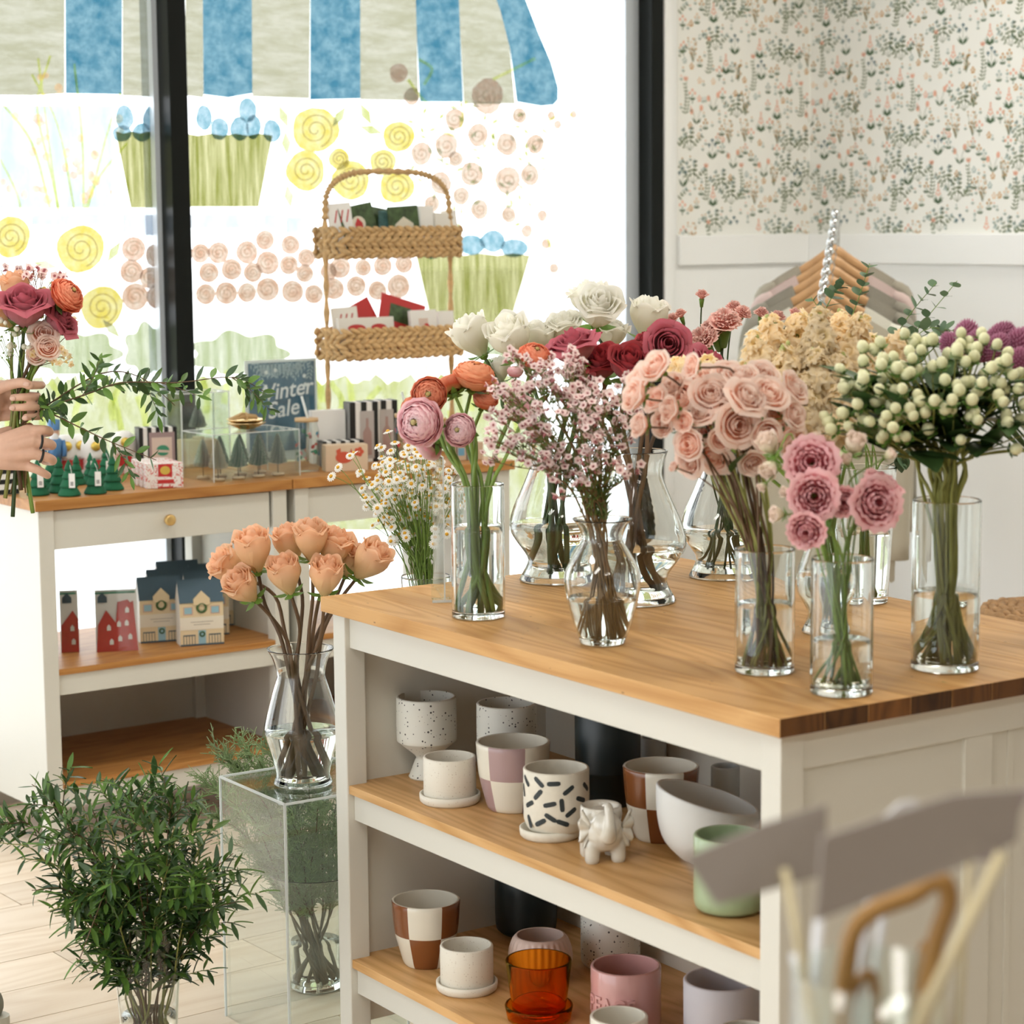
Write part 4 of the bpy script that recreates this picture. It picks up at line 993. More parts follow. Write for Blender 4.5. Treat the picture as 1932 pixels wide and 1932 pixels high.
def wax_stem(px, py, dy, i):
    Y = VASES['wax']['base'].y + dy; tip = Pd(px, py, Y); V = VASES['wax']['base']
    d = (tip - (V + Vector((0, 0, .22)))).normalized()
    fork = tip - d * rn(.085, .12)
    pth = stempath('wax', fork, d)
    t = thing('waxflower_stem', 'pink waxflower spray with tiny blossoms in the round-bellied vase', 'flower', pth[0], 0, 'waxflower sprays')
    st = MB(); st.tube(pth, .0017, 5); fl_ = MB(); nd = MB()
    for k in range(6):
        e = tip + Vector((rn(-.034, .034), rn(-.034, .034), rn(-.045, .024)))
        br = bez(fork + d * rn(0, .03), fork.lerp(e, .5) + Vector((rn(-.01, .01), rn(-.01, .01), rn(-.005, .01))), e, 5); st.tube(br, .0008, 4)
        for q in range(4):
            c = e + Vector((rn(-.012, .012), rn(-.012, .012), rn(-.008, .010))); st.tube([br[4], c], .0005, 3)
            dd = Vector((rn(-.8, .8), rn(-1.1, .3), rn(.1, 1.2))); add_mesh(fl_, WXF[0], aim(dd, rn(0, 6)), c, rn(.012, .0165))
        for q in range(14):
            p = br[RND.randint(1, 4)]; nd.tube([p, p + Vector((rn(-.010, .010), rn(-.010, .010), rn(.002, .014)))], [.0011, .0004], 3, cap=False)
    for q in range(26):
        p = pth[RND.randint(int(len(pth)*.55), len(pth) - 1)]; nd.tube([p, p + Vector((rn(-.014, .014), rn(-.014, .014), rn(.006, .018)))], [.0011, .0004], 3, cap=False)
    st.build('stem', TWIG, t); nd.build('needles', NEEDLE, t)['kind'] = 'stuff'; fl_.build('blossoms', WAXM, t, attr=True)['kind'] = 'stuff'
for i, (px, py, dy) in enumerate(((1000, 690, .02), (1040, 685, 0), (1075, 700, .03), (935, 735, .02), (980, 740, -.03), (1030, 735, -.05), (1080, 730, -.04), (1125, 720, 0), (1160, 735, .02), (1180, 760, 0), (930, 830, -.05), (970, 800, -.06), (1020, 780, -.08), (1070, 775, -.08), (1120, 765, -.07), (1160, 790, -.05), (1020, 830, -.08), (1085, 820, -.09), (1135, 830, -.07), (1085, 870, -.09), (1040, 885, -.08), (1165, 845, -.04), (990, 760, .04), (1050, 715, .05), (1110, 745, .04))):
    wax_stem(px, py, dy, i)

# ================================================================= white berries and chrysanthemums
bm_ = MB(); bm_.lathe([(.0005, -.5), (.22, -.46), (.40, -.30), (.49, -.05), (.47, .2), (.34, .42), (.14, .56), (.0005, .60)], 10); BERM = bm_.mesh('berry', BERRY)
cal = MB()
for i in range(5):
    a = 2*pi*i/5
    def fn(u, v, a=a):
        x = 2*u - 1; r = .1 + .62*v; w = .24*sin(pi*(v*.85 + .1)); return Vector((r*cos(a) - x*w*sin(a), r*sin(a) + x*w*cos(a), -.52 + .16*v*v))
    cal.grid(fn, 2, 2)
CALM = cal.mesh('berry_calyx', LEAFG)
def berry_stem(px, py, dy, n=6, wide=1.0):
    V = VASES['hyp']['base']; Y = V.y + dy; tip = Pd(px, py, Y); d = (tip - (V + Vector((0, 0, .30)))).normalized()
    fork = tip - d * .075; pth = stempath('hyp', fork, d)
    t = thing('hypericum_stem', 'white berry hypericum stem with dark leaves in the tall cylinder vase', 'berries', pth[0], 0, 'hypericum stems')
    st = MB(); st.tube(pth, .0029, 6)
    for k in range(n):
        e = tip + Vector((rn(-.034, .034) * wide, rn(-.03, .02), rn(-.030, .026)))
        st.tube(bez(fork, fork.lerp(e, .6) + Vector((rn(-.008, .008), 0, .006)), e, 4), .0012, 5)
        dd = (e - fork).normalized() + Vector((rn(-.3, .3), rn(-.5, .1), .3)); M = aim(dd, rn(0, 6)); s = rn(.0160, .0195)
        o = link_mesh('berry', BERM, t, e + dd.normalized() * s * .5 - pth[0], M, s); link_mesh('calyx', CALM, o)
    for k in range(4):
        a = rn(0, 6.28); out = Vector((cos(a), sin(a), rn(-.1, 1.0)))
        put_leaf('broad', t, fork + d * rn(-.01, .05) - pth[0], out, (0, 0, 1), rn(.07, .10))
    st.build('stem', STEMO, t)
for i, (px, py, dy) in enumerate(((1610, 700, .02), (1650, 690, .04), (1690, 680, .05), (1740, 672, .05), (1790, 665, .06), (1840, 672, .05), (1890, 690, .03), (1615, 750, -.03), (1660, 735, -.04), (1705, 720, -.03), (1755, 700, -.02), (1810, 705, -.02), (1860, 715, -.03), (1915, 720, -.02), (1600, 790, -.04), (1650, 785, -.06), (1700, 760, -.07), (1760, 755, -.06), (1820, 760, -.07), (1880, 750, -.06), (1930, 770, -.04), (1665, 810, -.06), (1720, 790, -.08), (1800, 795, -.08), (1640, 840, -.05), (1920, 820, -.05))):
    berry_stem(px, py, dy)
t_ = None
def mum_mesh(seed):
    r = random.Random(seed); mb = MB()
    for i in range(210):
        f = (i + .5) / 210; p = math.acos(1 - 1.75 * f); a = i * 2.39996
        c = Vector((.42 * sin(p) * cos(a), .42 * sin(p) * sin(a), .62 * cos(p))); n = Vector((sin(p)*cos(a), sin(p)*sin(a), cos(p) * .9 + .25)).normalized()
        w = .055; x = n.orthogonal().normalized(); y = n.cross(x)
        k = [mb.vert(c + (x * cos(q) + y * sin(q)) * w, .35) for q in (0, 1.57, 3.14, 4.71)]; tp = mb.vert(c + n * .13 + Vector((0, 0, .05)), 1.0)
        for q in range(4): mb.face(k[q], k[(q+1) % 4], tp)
    mb.ball((0, 0, 0), .42, 12, 8, (1, 1, 1.48), t=.2)
    return mb.mesh('chrysanthemum_bloom', MUMM, attr=True)
MUMS = [mum_mesh(1), mum_mesh(2)]
for i, (px, py, r, dy, d) in enumerate(((1822, 640, 26, .02, dirc(.15, .1, 1)), (1797, 655, 22, .0, dirc(-.5, .2, .8)), (1850, 655, 25, -.02, dirc(-.3, .3, .9)), (1885, 640, 26, .0, dirc(.6, .2, .8)), (1880, 660, 24, -.03, dirc(.4, .3, .8)), (1918, 660, 30, -.02, dirc(.2, .3, .9)), (1935, 650, 28, .02, dirc(.5, .2, .8)), (1925, 690, 28, -.05, dirc(-.1, .5, .6)), (1965, 665, 28, .0, dirc(.4, .2, .9)))):
    V = VASES['mum']['base']; Y = V.y + dy; c = Pd(px, py, Y); d = Vector(d).normalized(); s = 2 * r * Y / FPX; tip = c - d * s * .55
    pth = stempath('mum', tip, d)
    t = thing('chrysanthemum', ['tallest fuzzy mauve chrysanthemum bud', 'leftmost fuzzy mauve chrysanthemum bud', 'mauve chrysanthemum leaning left over the berries', 'mauve chrysanthemum pointing up right of the tallest', 'mauve chrysanthemum in front of the one pointing up right', 'large mauve chrysanthemum near the picture edge', 'mauve chrysanthemum cut by the picture edge', 'lowest mauve chrysanthemum, at the picture edge', 'mauve chrysanthemum beyond the picture edge'][i], 'flower', pth[0], 0, 'mauve chrysanthemums')
    MB().tube(pth, .002, 6).build('stem', STEMD, t); link_mesh('bloom', MUMS[i % 2], t, c - pth[0], aim(d, rn(0, 6)), s)

# ================================================================= silver dollar eucalyptus
def leafy_branch(name, label, group, pth, leafk, n, L0, L1, stem, sr, pairs=True, up=(0, 0, 1), cat='foliage', start=.35, spread=1.0, twig=0):
    t = thing(name, label, cat, pth[0], 0, group)
    st = MB(); st.tube(pth, [sr * (1.1 - .75 * i / len(pth)) for i in range(len(pth))], 5)
    tot = len(pth) - 1
    for k in range(n):
        f = start + (1 - start) * (k + .5) / n; x = f * tot; i = min(int(x), tot - 1); p = pth[i].lerp(pth[i+1], x - i); d = (pth[i+1] - pth[i]).normalized()
        a = k * 1.57 + rn(-.4, .4); s1 = d.orthogonal().normalized(); s2 = d.cross(s1)
        for sg in ((0, pi) if pairs else (rn(0, 6),)):
            out = s1 * cos(a + sg) + s2 * sin(a + sg); dd = (out * spread + d * rn(.35, .8)).normalized()
            ks = leafk if isinstance(leafk, str) else RND.choice(leafk)
            put_leaf(ks, t, p - pth[0], dd, up if rn(0, 1) < .7 else d, (L0 + (L1 - L0) * (f - start) / (1 - start)) * rn(.8, 1.2))
    for q in range(twig):
        f = rn(start, .88); x = f * tot; i = min(int(x), tot - 1); p = pth[i].lerp(pth[i+1], x - i); d = (pth[i+1] - pth[i]).normalized()
        s1 = d.orthogonal().normalized(); s2 = d.cross(s1); a = rn(0, 6.28); e = p + (d * .8 + (s1 * cos(a) + s2 * sin(a)) * .75).normalized() * rn(.06, .11)
        mb = MB(); br = bez(p, p.lerp(e, .5) + d * .012, e, 6); mb.mi = 0; mb.tube(br, [sr * .5 * (1 - .1 * j) for j in range(7)], 4)
        for j in range(12):
            x = (j + .6) / 12 * 6; i = min(int(x), 5); pp = br[i].lerp(br[i+1], x - i); dd = (br[i+1] - br[i]).normalized(); u1 = dd.orthogonal().normalized(); u2 = dd.cross(u1); b_ = j * 2.2
            out = ((u1 * cos(b_) + u2 * sin(b_)) * .8 + dd * .6).normalized(); sx_ = out.cross(Vector(up)); sx_ = sx_.normalized() if sx_.length > 1e-5 else out.orthogonal(); zz = sx_.cross(out); LL = L1 * rn(.9, 1.4); w = LL * .26
            mb.mi = 1 + j % 2
            mb.grid(lambda a_, b2, pp=pp, out=out, sx_=sx_, zz=zz, LL=LL, w=w: pp + out * LL * b2 + sx_ * (2*a_ - 1) * w/2 * sin(pi*(b2*.94 + .03)) + zz * (abs(2*a_ - 1) * w * .15 - .12 * b2 * b2 * LL), 2, 4)
        mb.build('twig', [stem, LEAFD, LEAFG], t)
    st.build('stem', stem, t)
    return t
for i, (pts, dy, n) in enumerate((((1600, 610), (1628, 560), (1641, 497)), ) and ((((1560, 700), (1610, 590), (1641, 497)), .0, 9), (((1680, 720), (1718, 640), (1806, 530)), .02, 10), (((1650, 700), (1712, 600), (1765, 535)), .05, 8), (((1660, 720), (1740, 625), (1805, 625)), -.02, 8), (((1700, 720), (1790, 620), (1690, 655)), .03, 6), (((1530, 640), (1570, 560), (1590, 535)), .05, 7), (((1700, 850), (1690, 870), (1720, 860)), .0, 5), (((1600, 690), (1570, 620), (1530, 560)), .05, 6))):
    Y = VASES['euc']['base'].y + dy; P = [Pd(x, y, Y) for x, y in pts]
    pth = stempath('euc', P[0], (P[1] - P[0]).normalized())
    leafy_branch('eucalyptus_sprig', ['tallest round-leaved eucalyptus sprig in front of the hangers', 'long thin eucalyptus sprig reaching right past the hangers', 'curling eucalyptus sprig between hangers and white wall', 'low eucalyptus sprig pointing right with dark round leaves', 'short eucalyptus sprig over the white berries', 'small eucalyptus sprig in front of the hanger hooks', 'short eucalyptus sprig low behind the lisianthus', 'leaning eucalyptus sprig behind the cream stock'][i], 'eucalyptus sprigs', pth + smoothpath(P, 4)[1:], 'round', n + 2, .034, .017, STEMG, .0018, start=.70)

# ================================================================= chamomile
zc = Pd(800, 1088, 4.62).z
cb = Pd(803, 1086, 4.62); PEDH = 0.56
cbase = Vector((cb.x, cb.y, PEDH + .001)); Hc = cb.z - cbase.z
vase('cham', 'small clear vase of chamomile standing behind the island', cbase, [(.038 + .014 * k / 8, Hc * k / 8) for k in range(9)], water=Hc * .55, wall=.0022)
ACR = thin_glass('clear_acrylic', (0.95, 0.975, 0.965)); ACE = mat('acrylic_edge', (0.86, 0.89, 0.88), 0.25, trans=.4)
def acrylic_box(name, label, cat, base, rz, w, d, h, th=.005, bottom=False, top=True, group=None, edge=.0025):
    t = thing(name, label, cat, base, rz, group)
    for a, b in (((-w/2, -d/2, 0), (w/2, -d/2 + th, h)), ((-w/2, d/2 - th, 0), (w/2, d/2, h)), ((-w/2, -d/2 + th, 0), (-w/2 + th, d/2 - th, h)), ((w/2 - th, -d/2 + th, 0), (w/2, d/2 - th, h))):
        part('side', a, b, ACR, t)
    if top: part('top', (-w/2, -d/2, h), (w/2, d/2, h + th), ACR, t)
    if bottom: part('base', (-w/2 + th, -d/2 + th, 0), (w/2 - th, d/2 - th, th), ACR, t)
    e = edge
    H = h + (th if top else 0)
    for sx in (-1, 1):
        for sy in (-1, 1): part('edge', (sx*w/2 - e/2, sy*d/2 - e/2, 0), (sx*w/2 + e/2, sy*d/2 + e/2, H), ACE, t)
    for sy in (-1, 1): part('edge', (-w/2, sy*d/2 - e/2, H - e/2), (w/2, sy*d/2 + e/2, H + e/2), ACE, t)
    for sx in (-1, 1): part('edge', (sx*w/2 - e/2, -d/2, H - e/2), (sx*w/2 + e/2, d/2, H + e/2), ACE, t)
    return t
acrylic_box('display_pedestal', 'clear acrylic pedestal under the chamomile behind the island', 'pedestal', (cb.x, cb.y, 0), RA, .16, .16, PEDH - .005)
dz = MB(); dz.mi = 0
for i in range(13):
    a = 2*pi*i/13; w = .085
    k = [dz.vert((.16*cos(a) - q*w*.7*sin(a), .16*sin(a) + q*w*.7*cos(a), .04)) for q in (-1, 1)] + [dz.vert((.47*cos(a) - q*w*sin(a), .47*sin(a) + q*w*cos(a), -.04)) for q in (1, -1)] 
    dz.face(*k); tp = dz.vert((.54*cos(a), .54*sin(a), -.07)); dz.face(k[3], k[2], tp)
dz.mi = 1; dz.ball((0, 0, .05), .2, 9, 6, (1, 1, .8)); 
dz.mi = 2; dz.lathe([(.02, -.14), (.14, -.03), (.18, .03)], 7)
DAISY = dz.mesh('daisy', [DAISYW, DAISYY, SEPAL])
def cham(px, py, dy, k, out=False):
    V = VASES['cham']['base']; Y = V.y + dy; tip = Pd(px, py, Y); d = (tip - (V + Vector((0, 0, Hc)))).normalized(); fork = tip - d * rn(.06, .10)
    pth = stempath('cham', fork, d)
    t = thing('chamomile_stem', 'chamomile stem with small white daisies behind the island', 'flower', pth[0], 0, 'chamomile stems')
    st = MB(); st.tube(pth, .0013, 4)
    for q in range(k):
        e = tip + (Vector((rn(-.030, .030), rn(-.03, .03), rn(-.035, .03))) if q else Vector())
        st.tube(bez(fork, fork.lerp(e, .5) + Vector((0, 0, .01)), e, 4), .0007, 4)
        dd = (e - fork).normalized() + Vector((rn(-.4, .4), rn(-1.1, -.3), rn(-.2, .5))); link_mesh('daisy', DAISY, t, e - pth[0], aim(dd, rn(0, 6)), rn(.017, .022))
    st.build('stem', STEMG, t)
for i in range(62):
    a = i * 2.4; r = sqrt((i + .5) / 62)
    cham(776 + 82 * r * cos(a), 930 + 86 * r * sin(a), rn(-.07, .07), 4)
for px, py in ((638, 882), (690, 940), (660, 860), (720, 845), (745, 835)): cham(px, py, 0, 2)

# ================================================================= flowers standing on the floor side

PZ = 0.49
acrylic_box('display_pedestal', 'clear acrylic pedestal carrying the vase of peach roses', 'pedestal', I3(-.2525, .115, 0), -IA, .265, .265, PZ - .005, edge=.004)
gather('peach', 'bellied clear glass vase of peach roses on the acrylic pedestal', 572, 1477, 1222, 1378, z=PZ + .003, shape=[(.215, 0), (.205, .03), (.195, .08), (.225, .2), (.273, .38), (.262, .48), (.215, .66), (.178, .78), (.176, .83), (.205, .93), (.245, 1.0)])
for px, py, r, dy, d, lab in ((480, 1046, 36, -.02, dirc(-.15, .25, 1), 'peach rose standing highest at the left of its vase'), (437, 1072, 32, .02, dirc(-.8, .3, .6), 'wide open peach rose at the far left of its bunch'), (462, 1112, 32, -.04, dirc(-.5, .5, .7), 'low peach rose beneath the wide open one'),
    (548, 1032, 32, .03, dirc(-.2, .1, 1), 'peach rose behind and left of the tallest one'), (587, 1026, 34, -.01, dirc(.0, .15, 1), 'tallest peach rose in the middle of the bunch'), (630, 1040, 33, .02, dirc(.3, .2, .9), 'peach rose right of the tallest one'),
    (540, 1092, 33, -.05, dirc(-.2, .3, .9), 'peach rose hanging in front, left of centre'), (614, 1095, 33, -.05, dirc(.1, .3, .9), 'peach rose hanging in front, above the island corner'), (693, 1064, 35, -.01, dirc(.6, .25, .8), 'peach rose leaning farthest to the right'), (662, 1062, 28, .04, dirc(.4, .1, .9), 'peach rose tucked behind the rightmost one')):
    flower('peach', 'peach', px, py, r, dy, d, 'peach_rose', lab, group='peach roses on the pedestal', stem=STEMB, sr=.0042, leaves=0)
# juniper on the floor behind the pedestal
jb = Pz(597, 1860, .0015); jr = ppx(50, jb); jH = ptop(597, 1640, jb)
vase('jun', 'flared clear glass floor vase of feathery juniper behind the acrylic pedestal', jb, [(jr, 0), (jr*1.0, jH*.2), (jr*1.04, jH*.4), (jr*1.14, jH*.6), (jr*1.32, jH*.78), (jr*1.62, jH*.93), (jr*1.85, jH)], water=jH*.40, wall=.003, floor_=.014)
JUN = mat('juniper_green', (0.27, 0.37, 0.17), 0.6, var=.2)
def juniper(px, py, dy):
    V = VASES['jun']['base']; Y = V.y + dy; tip = Pd(px, py, Y); d = (tip - (V + Vector((0, 0, jH)))).normalized()
    pth = stempath('jun', tip - d * .02, d)[:-1] + [tip]
    t = thing('juniper_branch', 'feathery pale green juniper branch in the flared floor vase', 'foliage', pth[0], 0, 'juniper branches')
    MB().tube(pth, [.0032 * (1.1 - .9 * i / len(pth)) for i in range(len(pth))], 5).build('stem', STEMB, t)
    mb = MB(); n = len(pth)
    for k in range(100):
        f = rn(.42, 1.0); x = f * (n - 1); i = min(int(x), n - 2); p = pth[i].lerp(pth[i+1], x - i); dd = (pth[i+1] - pth[i]).normalized()
        out = (Vector((rn(-1, 1), rn(-1, 1), rn(-.3, .8))).normalized() + dd * .8).normalized(); L = rn(.03, .06) * (1.2 - .5 * f); q = p + out * L
        mb.tube([p, q], [.0011, .0006], 3, cap=False)
        for j in range(6):
            a = p + out * L * (j + 1) / 6; o2 = (out + Vector((rn(-1, 1), rn(-1, 1), rn(-1, 1))) * .9).normalized()
            mb.tube([a, a + o2 * rn(.008, .016)], [.0013, .0007], 3, cap=False)
    mb.build('needles', JUN, t)['kind'] = 'stuff'
for px, py, dy in ((375, 1465, .05), (405, 1405, .0), (430, 1430, -.02), (450, 1395, .05), (480, 1420, .0), (505, 1400, -.05), (540, 1420, .05), (380, 1530, -.03), (420, 1500, -.06), (460, 1470, -.08), (520, 1460, -.05), (580, 1440, .03), (620, 1430, .0), (660, 1450, .05), (430, 1590, -.05), (480, 1560, -.1), (540, 1530, -.1), (600, 1510, -.08), (660, 1540, -.05), (700, 1480, 0), (470, 1640, -.06)):
    juniper(px, py, dy)
# willow eucalyptus on the floor in front
gY = 3.92; grim = Pd(275, 1728, gY); gb = Vector((grim.x, grim.y, .0015)); gH = grim.z; g1_ = 88 * gY / FPX
vase('green', 'tall flared clear glass floor vase of dark willow eucalyptus', gb, smprof([(g1_*.62, 0), (g1_*.62, gH*.15), (g1_*.64, gH*.4), (g1_*.70, gH*.62), (g1_*.80, gH*.82), (g1_*.92, gH*.95), (g1_*1.0, gH)], 3), water=gH * .45, wall=.0032, floor_=.016)
GT = [((5, 1540), 0), ((0, 1590), -.05), ((60, 1480), .05), ((40, 1620), -.08), ((80, 1440 + 60), .0), ((110, 1465), .03), ((160, 1500), -.05), ((215, 1470), .05), ((245, 1478), -.03), ((310, 1470), .05), ((330, 1500), -.05), ((350, 1490), .0), ((385, 1520), .05), ((405, 1560), -.02), ((60, 1680), -.1), ((90, 1720), -.12), ((120, 1560), -.1), ((200, 1540), -.12), ((270, 1520), -.12), ((330, 1560), -.12), ((440, 1610), .02), ((455, 1660), -.03), ((450, 1700), -.08), ((400, 1640), -.12), ((150, 1810), -.14), ((170, 1640), -.15), ((250, 1600), -.16), ((320, 1630), -.15)]
for i, ((px, py), dy) in enumerate(GT):
    V = VASES['green']['base']; tip = Pd(px, py, V.y + dy); d = (tip - (V + Vector((0, 0, gH * .95)))).normalized()
    if py > 1700:      # hanging shoots bend over the rim
        mid = Pd(px * .5 + 120, 1690, V.y + dy * .8); pth = stempath('green', mid, (tip - mid).normalized()); pth = pth[:-2] + smoothpath([pth[-2], mid, tip], 4)
    else:
        pth = stempath('green', tip, (d + Vector((0, 0, -.25 if px < 130 else .1))).normalized())
    leafy_branch('eucalyptus_branch', 'dark narrow-leaved eucalyptus branch in the floor vase', 'willow eucalyptus branches', pth, ['narrow', 'narrow', 'narrowg', 'narrows'] if i % 3 else ['narrowg', 'narrowg', 'narrow'], 13, .046, .034, STEMO if i % 2 else STEMB, .0021, start=.42, spread=.8, twig=5)
# ================================================================= pots on the island shelves
CREAM = mat('cream_glaze', (0.78, 0.74, 0.63), 0.25, coat=.3)
CREAMM = mat('cream_matte', (0.76, 0.72, 0.61), 0.6, noise=.05, nscale=60)
LILAC = mat('lilac_glaze', (0.40, 0.27, 0.27), 0.3, coat=.3); BROWN = mat('brown_glaze', (0.22, 0.07, 0.018), 0.25, coat=.4)
BLACKP = mat('black_planter', (0.008, 0.016, 0.018), 0.4); DASH = mat('black_brush_marks', (0.025, 0.035, 0.037), 0.5)
PINKG = mat('pink_glaze', (0.66, 0.36, 0.34), 0.22, coat=.5); PINKB = mat('blush_ribbed', (0.70, 0.54, 0.47), 0.5); GREENG = mat('sage_glaze', (0.34, 0.44, 0.26), 0.28, coat=.4)
LAV = mat('lavender_matte', (0.62, 0.60, 0.64), 0.55); WHITEM = mat('white_matte', (0.78, 0.79, 0.77), 0.55); GREYB = mat('grey_blue_matte', (0.50, 0.54, 0.55), 0.5)
def speck(name, base, dots, sc=190):
    m, nt, p, out = _new(name); L = nt.links.new; N = nt.nodes.new
    tc = N('ShaderNodeTexCoord'); vo = N('ShaderNodeTexVoronoi'); vo.inputs['Scale'].default_value = sc; vo.inputs['Randomness'].default_value = 1
    L(tc.outputs['Object'], vo.inputs['Vector'])
    sx = N('ShaderNodeSeparateColor'); L(vo.outputs['Color'], sx.inputs[0])
    th = N('ShaderNodeMapRange'); th.inputs[1].default_value = .62; th.inputs[2].default_value = 1; th.inputs[3].default_value = 0; th.inputs[4].default_value = .38; L(sx.outputs[0], th.inputs[0])
    lt = N('ShaderNodeMath'); lt.operation = 'LESS_THAN'; L(vo.outputs['Distance'], lt.inputs[0]); L(th.outputs[0], lt.inputs[1])
    mx = N('ShaderNodeMixRGB'); mx.inputs[1].default_value = C4(base); mx.inputs[2].default_value = C4(dots); L(lt.outputs[0], mx.inputs[0])
    L(mx.outputs[0], p.inputs['Base Color']); p.inputs['Roughness'].default_value = .55
    MATS[name] = m; return m
SPECK = speck('speckled_stoneware', (0.72, 0.71, 0.64), (0.06, 0.055, 0.05)); SPECKF = speck('fine_speckled_stoneware', (0.78, 0.74, 0.64), (0.60, 0.53, 0.43), 330)
def potprof(outer, wall, floor_):
    H = outer[-1][1]; inner = [(max(interp(outer, z) - wall, .004), z) for z in [floor_ + (H - floor_) * k / 8 for k in range(9)] + [H - .0015]]
    r0 = outer[0][0]
    return [(.0006, 0), (r0 * .94, 0), (r0, .003)] + [q for q in outer if .004 < q[1] < H - .002] + [(outer[-1][0], H - .0022), (outer[-1][0] - wall * .3, H), (outer[-1][0] - wall * .75, H)] + list(reversed(sorted(inner, key=lambda q: q[1]))) + [(.0006, floor_)]
def pot(name, label, xc, yb, z, outer_px, mats, group=None, wall=.005, rz=0.0, n=48, mfun=None, bodyname='body', floor_=.01):
    """outer_px: (half width px, height px) pairs"""
    b = Pz(xc, yb, z); k = b.y / FPX; t = thing(name, label, 'pot', b, rz, group)
    prof = potprof([(r * k, h * k * 1.01) for r, h in outer_px], wall, floor_)
    mb = MB(); mb.lathe(prof, n, mfun=(lambda a, zz, j, P=prof: mfun(a, zz, j, P)) if mfun else None); mb.build(bodyname, mats, t, world=False)
    return t, b, k
def curve(pts, n=3): q = smoothpath([(r, h, 0) for r, h in pts], n); return [(p.x, p.y) for p in q]
GRP = 'pots on the island shelves'
g2 = curve([(36, 0), (34, 6), (24, 32), (21, 40), (30, 50), (54, 70), (58, 82), (58, 158)])
pot('footed_pot', 'black speckled white goblet-shaped pot at the left end of the upper shelf', 806, 1466, zs1, g2, SPECK, GRP)
pot('footed_pot', 'black speckled white goblet-shaped pot behind the lilac checkered one', 957, 1478, zs1, g2, SPECK, GRP)
def saucerpot(label, xc, yb, z, hw, h, mat_, sx=0, sw=None, deco=None, rim=0, prof=None):
    t, b, k = pot('plant_pot', label, xc, yb - 5, z + .009, prof or [(hw * .97, 0), (hw, 6), (hw, h)], mat_, GRP, wall=.0045)
    o2 = Vector((sx * k, 0, -.009)); w = (sw or hw * 1.16) * k
    mb = MB(); mb.lathe([(.0006, 0), (w * .9, 0), (w * .98, .004), (w, .010), (w, .0165), (w * .94, .0172), (w * .9, .011), (w * .85, .0088), (.0006, .0088)], 44, o2); mb.build('saucer', mat_, t, world=False)
    return t, b, k
saucerpot('small white stoneware pot on a saucer, upper shelf', 849, 1508, zs1, 51, 80, SPECKF)
saucerpot('small white stoneware pot on a saucer, lower shelf', 881, 1862, zs2, 52, 80, SPECKF)
def checker(label, xc, yb, z, hw, h, base, dark, rz, n=10):
    outer = curve([(base, 0), (base + (hw-base)*.35, h*.22), (base + (hw-base)*.75, h*.5), (hw * .97, h*.75), (hw, h)])
    def mf(a, zz, j, P):
        H = P[-1][1]; top = max(q[1] for q in P); out = j < len([1 for q in P if True]) and P[j][0] > 0 and j < P.index(max(P, key=lambda q: q[1]))
        if not out: return 0
        return 1 if (int((a % (2*pi)) / (2*pi) * n) + int(zz > top * .52)) % 2 == 0 else 0
    return pot('checkered_pot', label, xc, yb, z, outer, [CREAM, dark], GRP, rz=rz, n=n * 8, mfun=mf)
checker('lilac and cream checkered pot on the upper shelf', 969, 1524, zs1, 72, 131, 50, LILAC, .85, 6)
checker('brown and cream checkered pot behind the white bowl, upper shelf', 1247, 1580, zs1, 74, 142, 50, BROWN, 0.04, 6)
checker('brown and cream checkered pot on the lower shelf', 805, 1817, zs2, 67, 128, 44, BROWN, 0.0, 6)
# pot with black brush marks
t, b, k = saucerpot('cream pot with black brush-stroke dashes on a saucer', 1050, 1572, zs1, 64, 125, CREAMM, sx=-12, sw=60, prof=curve([(46, 0), (54, 6), (62, 22), (64, 40), (64, 125)]))
rd = random.Random(4); pr = 64 * k; done = []
for i in range(400):
    a, h = rd.uniform(0, 2*pi), rd.uniform(26, 112) * k
    if any(math.hypot(min(abs(a - a2), 2*pi - abs(a - a2)) * pr, h - h2) < 23 * k for a2, h2 in done): continue
    done.append((a, h)); rot = rd.uniform(0, pi); L = 13 * k; w = 4.6 * k; mb = MB()
    def fn(u, v, a=a, h=h, rot=rot):
        x, y = (2*u - 1) * L, (2*v - 1) * w * (1 if .1 < u < .9 else .6); X, Y = x*cos(rot) - y*sin(rot), x*sin(rot) + y*cos(rot)
        return Vector(((pr + .0006) * cos(a + X / pr), (pr + .0006) * sin(a + X / pr), h + Y))
    mb.grid(fn, 6, 2); mb.build('brush_mark', DASH, t, world=False)
pot('black_planter', 'tall black planter behind the dashed pot, upper shelf', 1147, 1515, zs1, [(48, 0), (50, 4), (52, 62), (62, 66), (63, 70), (64, 190)], BLACKP, GRP)
pot('black_planter', 'black planter in the shadow of the lower shelf', 993, 1760, zs2, curve([(40, 0), (54, 8), (60, 26), (61, 120)]), BLACKP, GRP)
pot('grey_vase', 'slim grey blue vase half hidden behind the black planter', 1232, 1492, zs1, [(24, 0), (26, 6), (26, 105)], GREYB, GRP)
pot('grey_vase', 'slim grey blue vase at the right end of the upper shelf', 1368, 1560, zs1, [(26, 0), (28, 6), (28, 120)], GREYB, GRP)
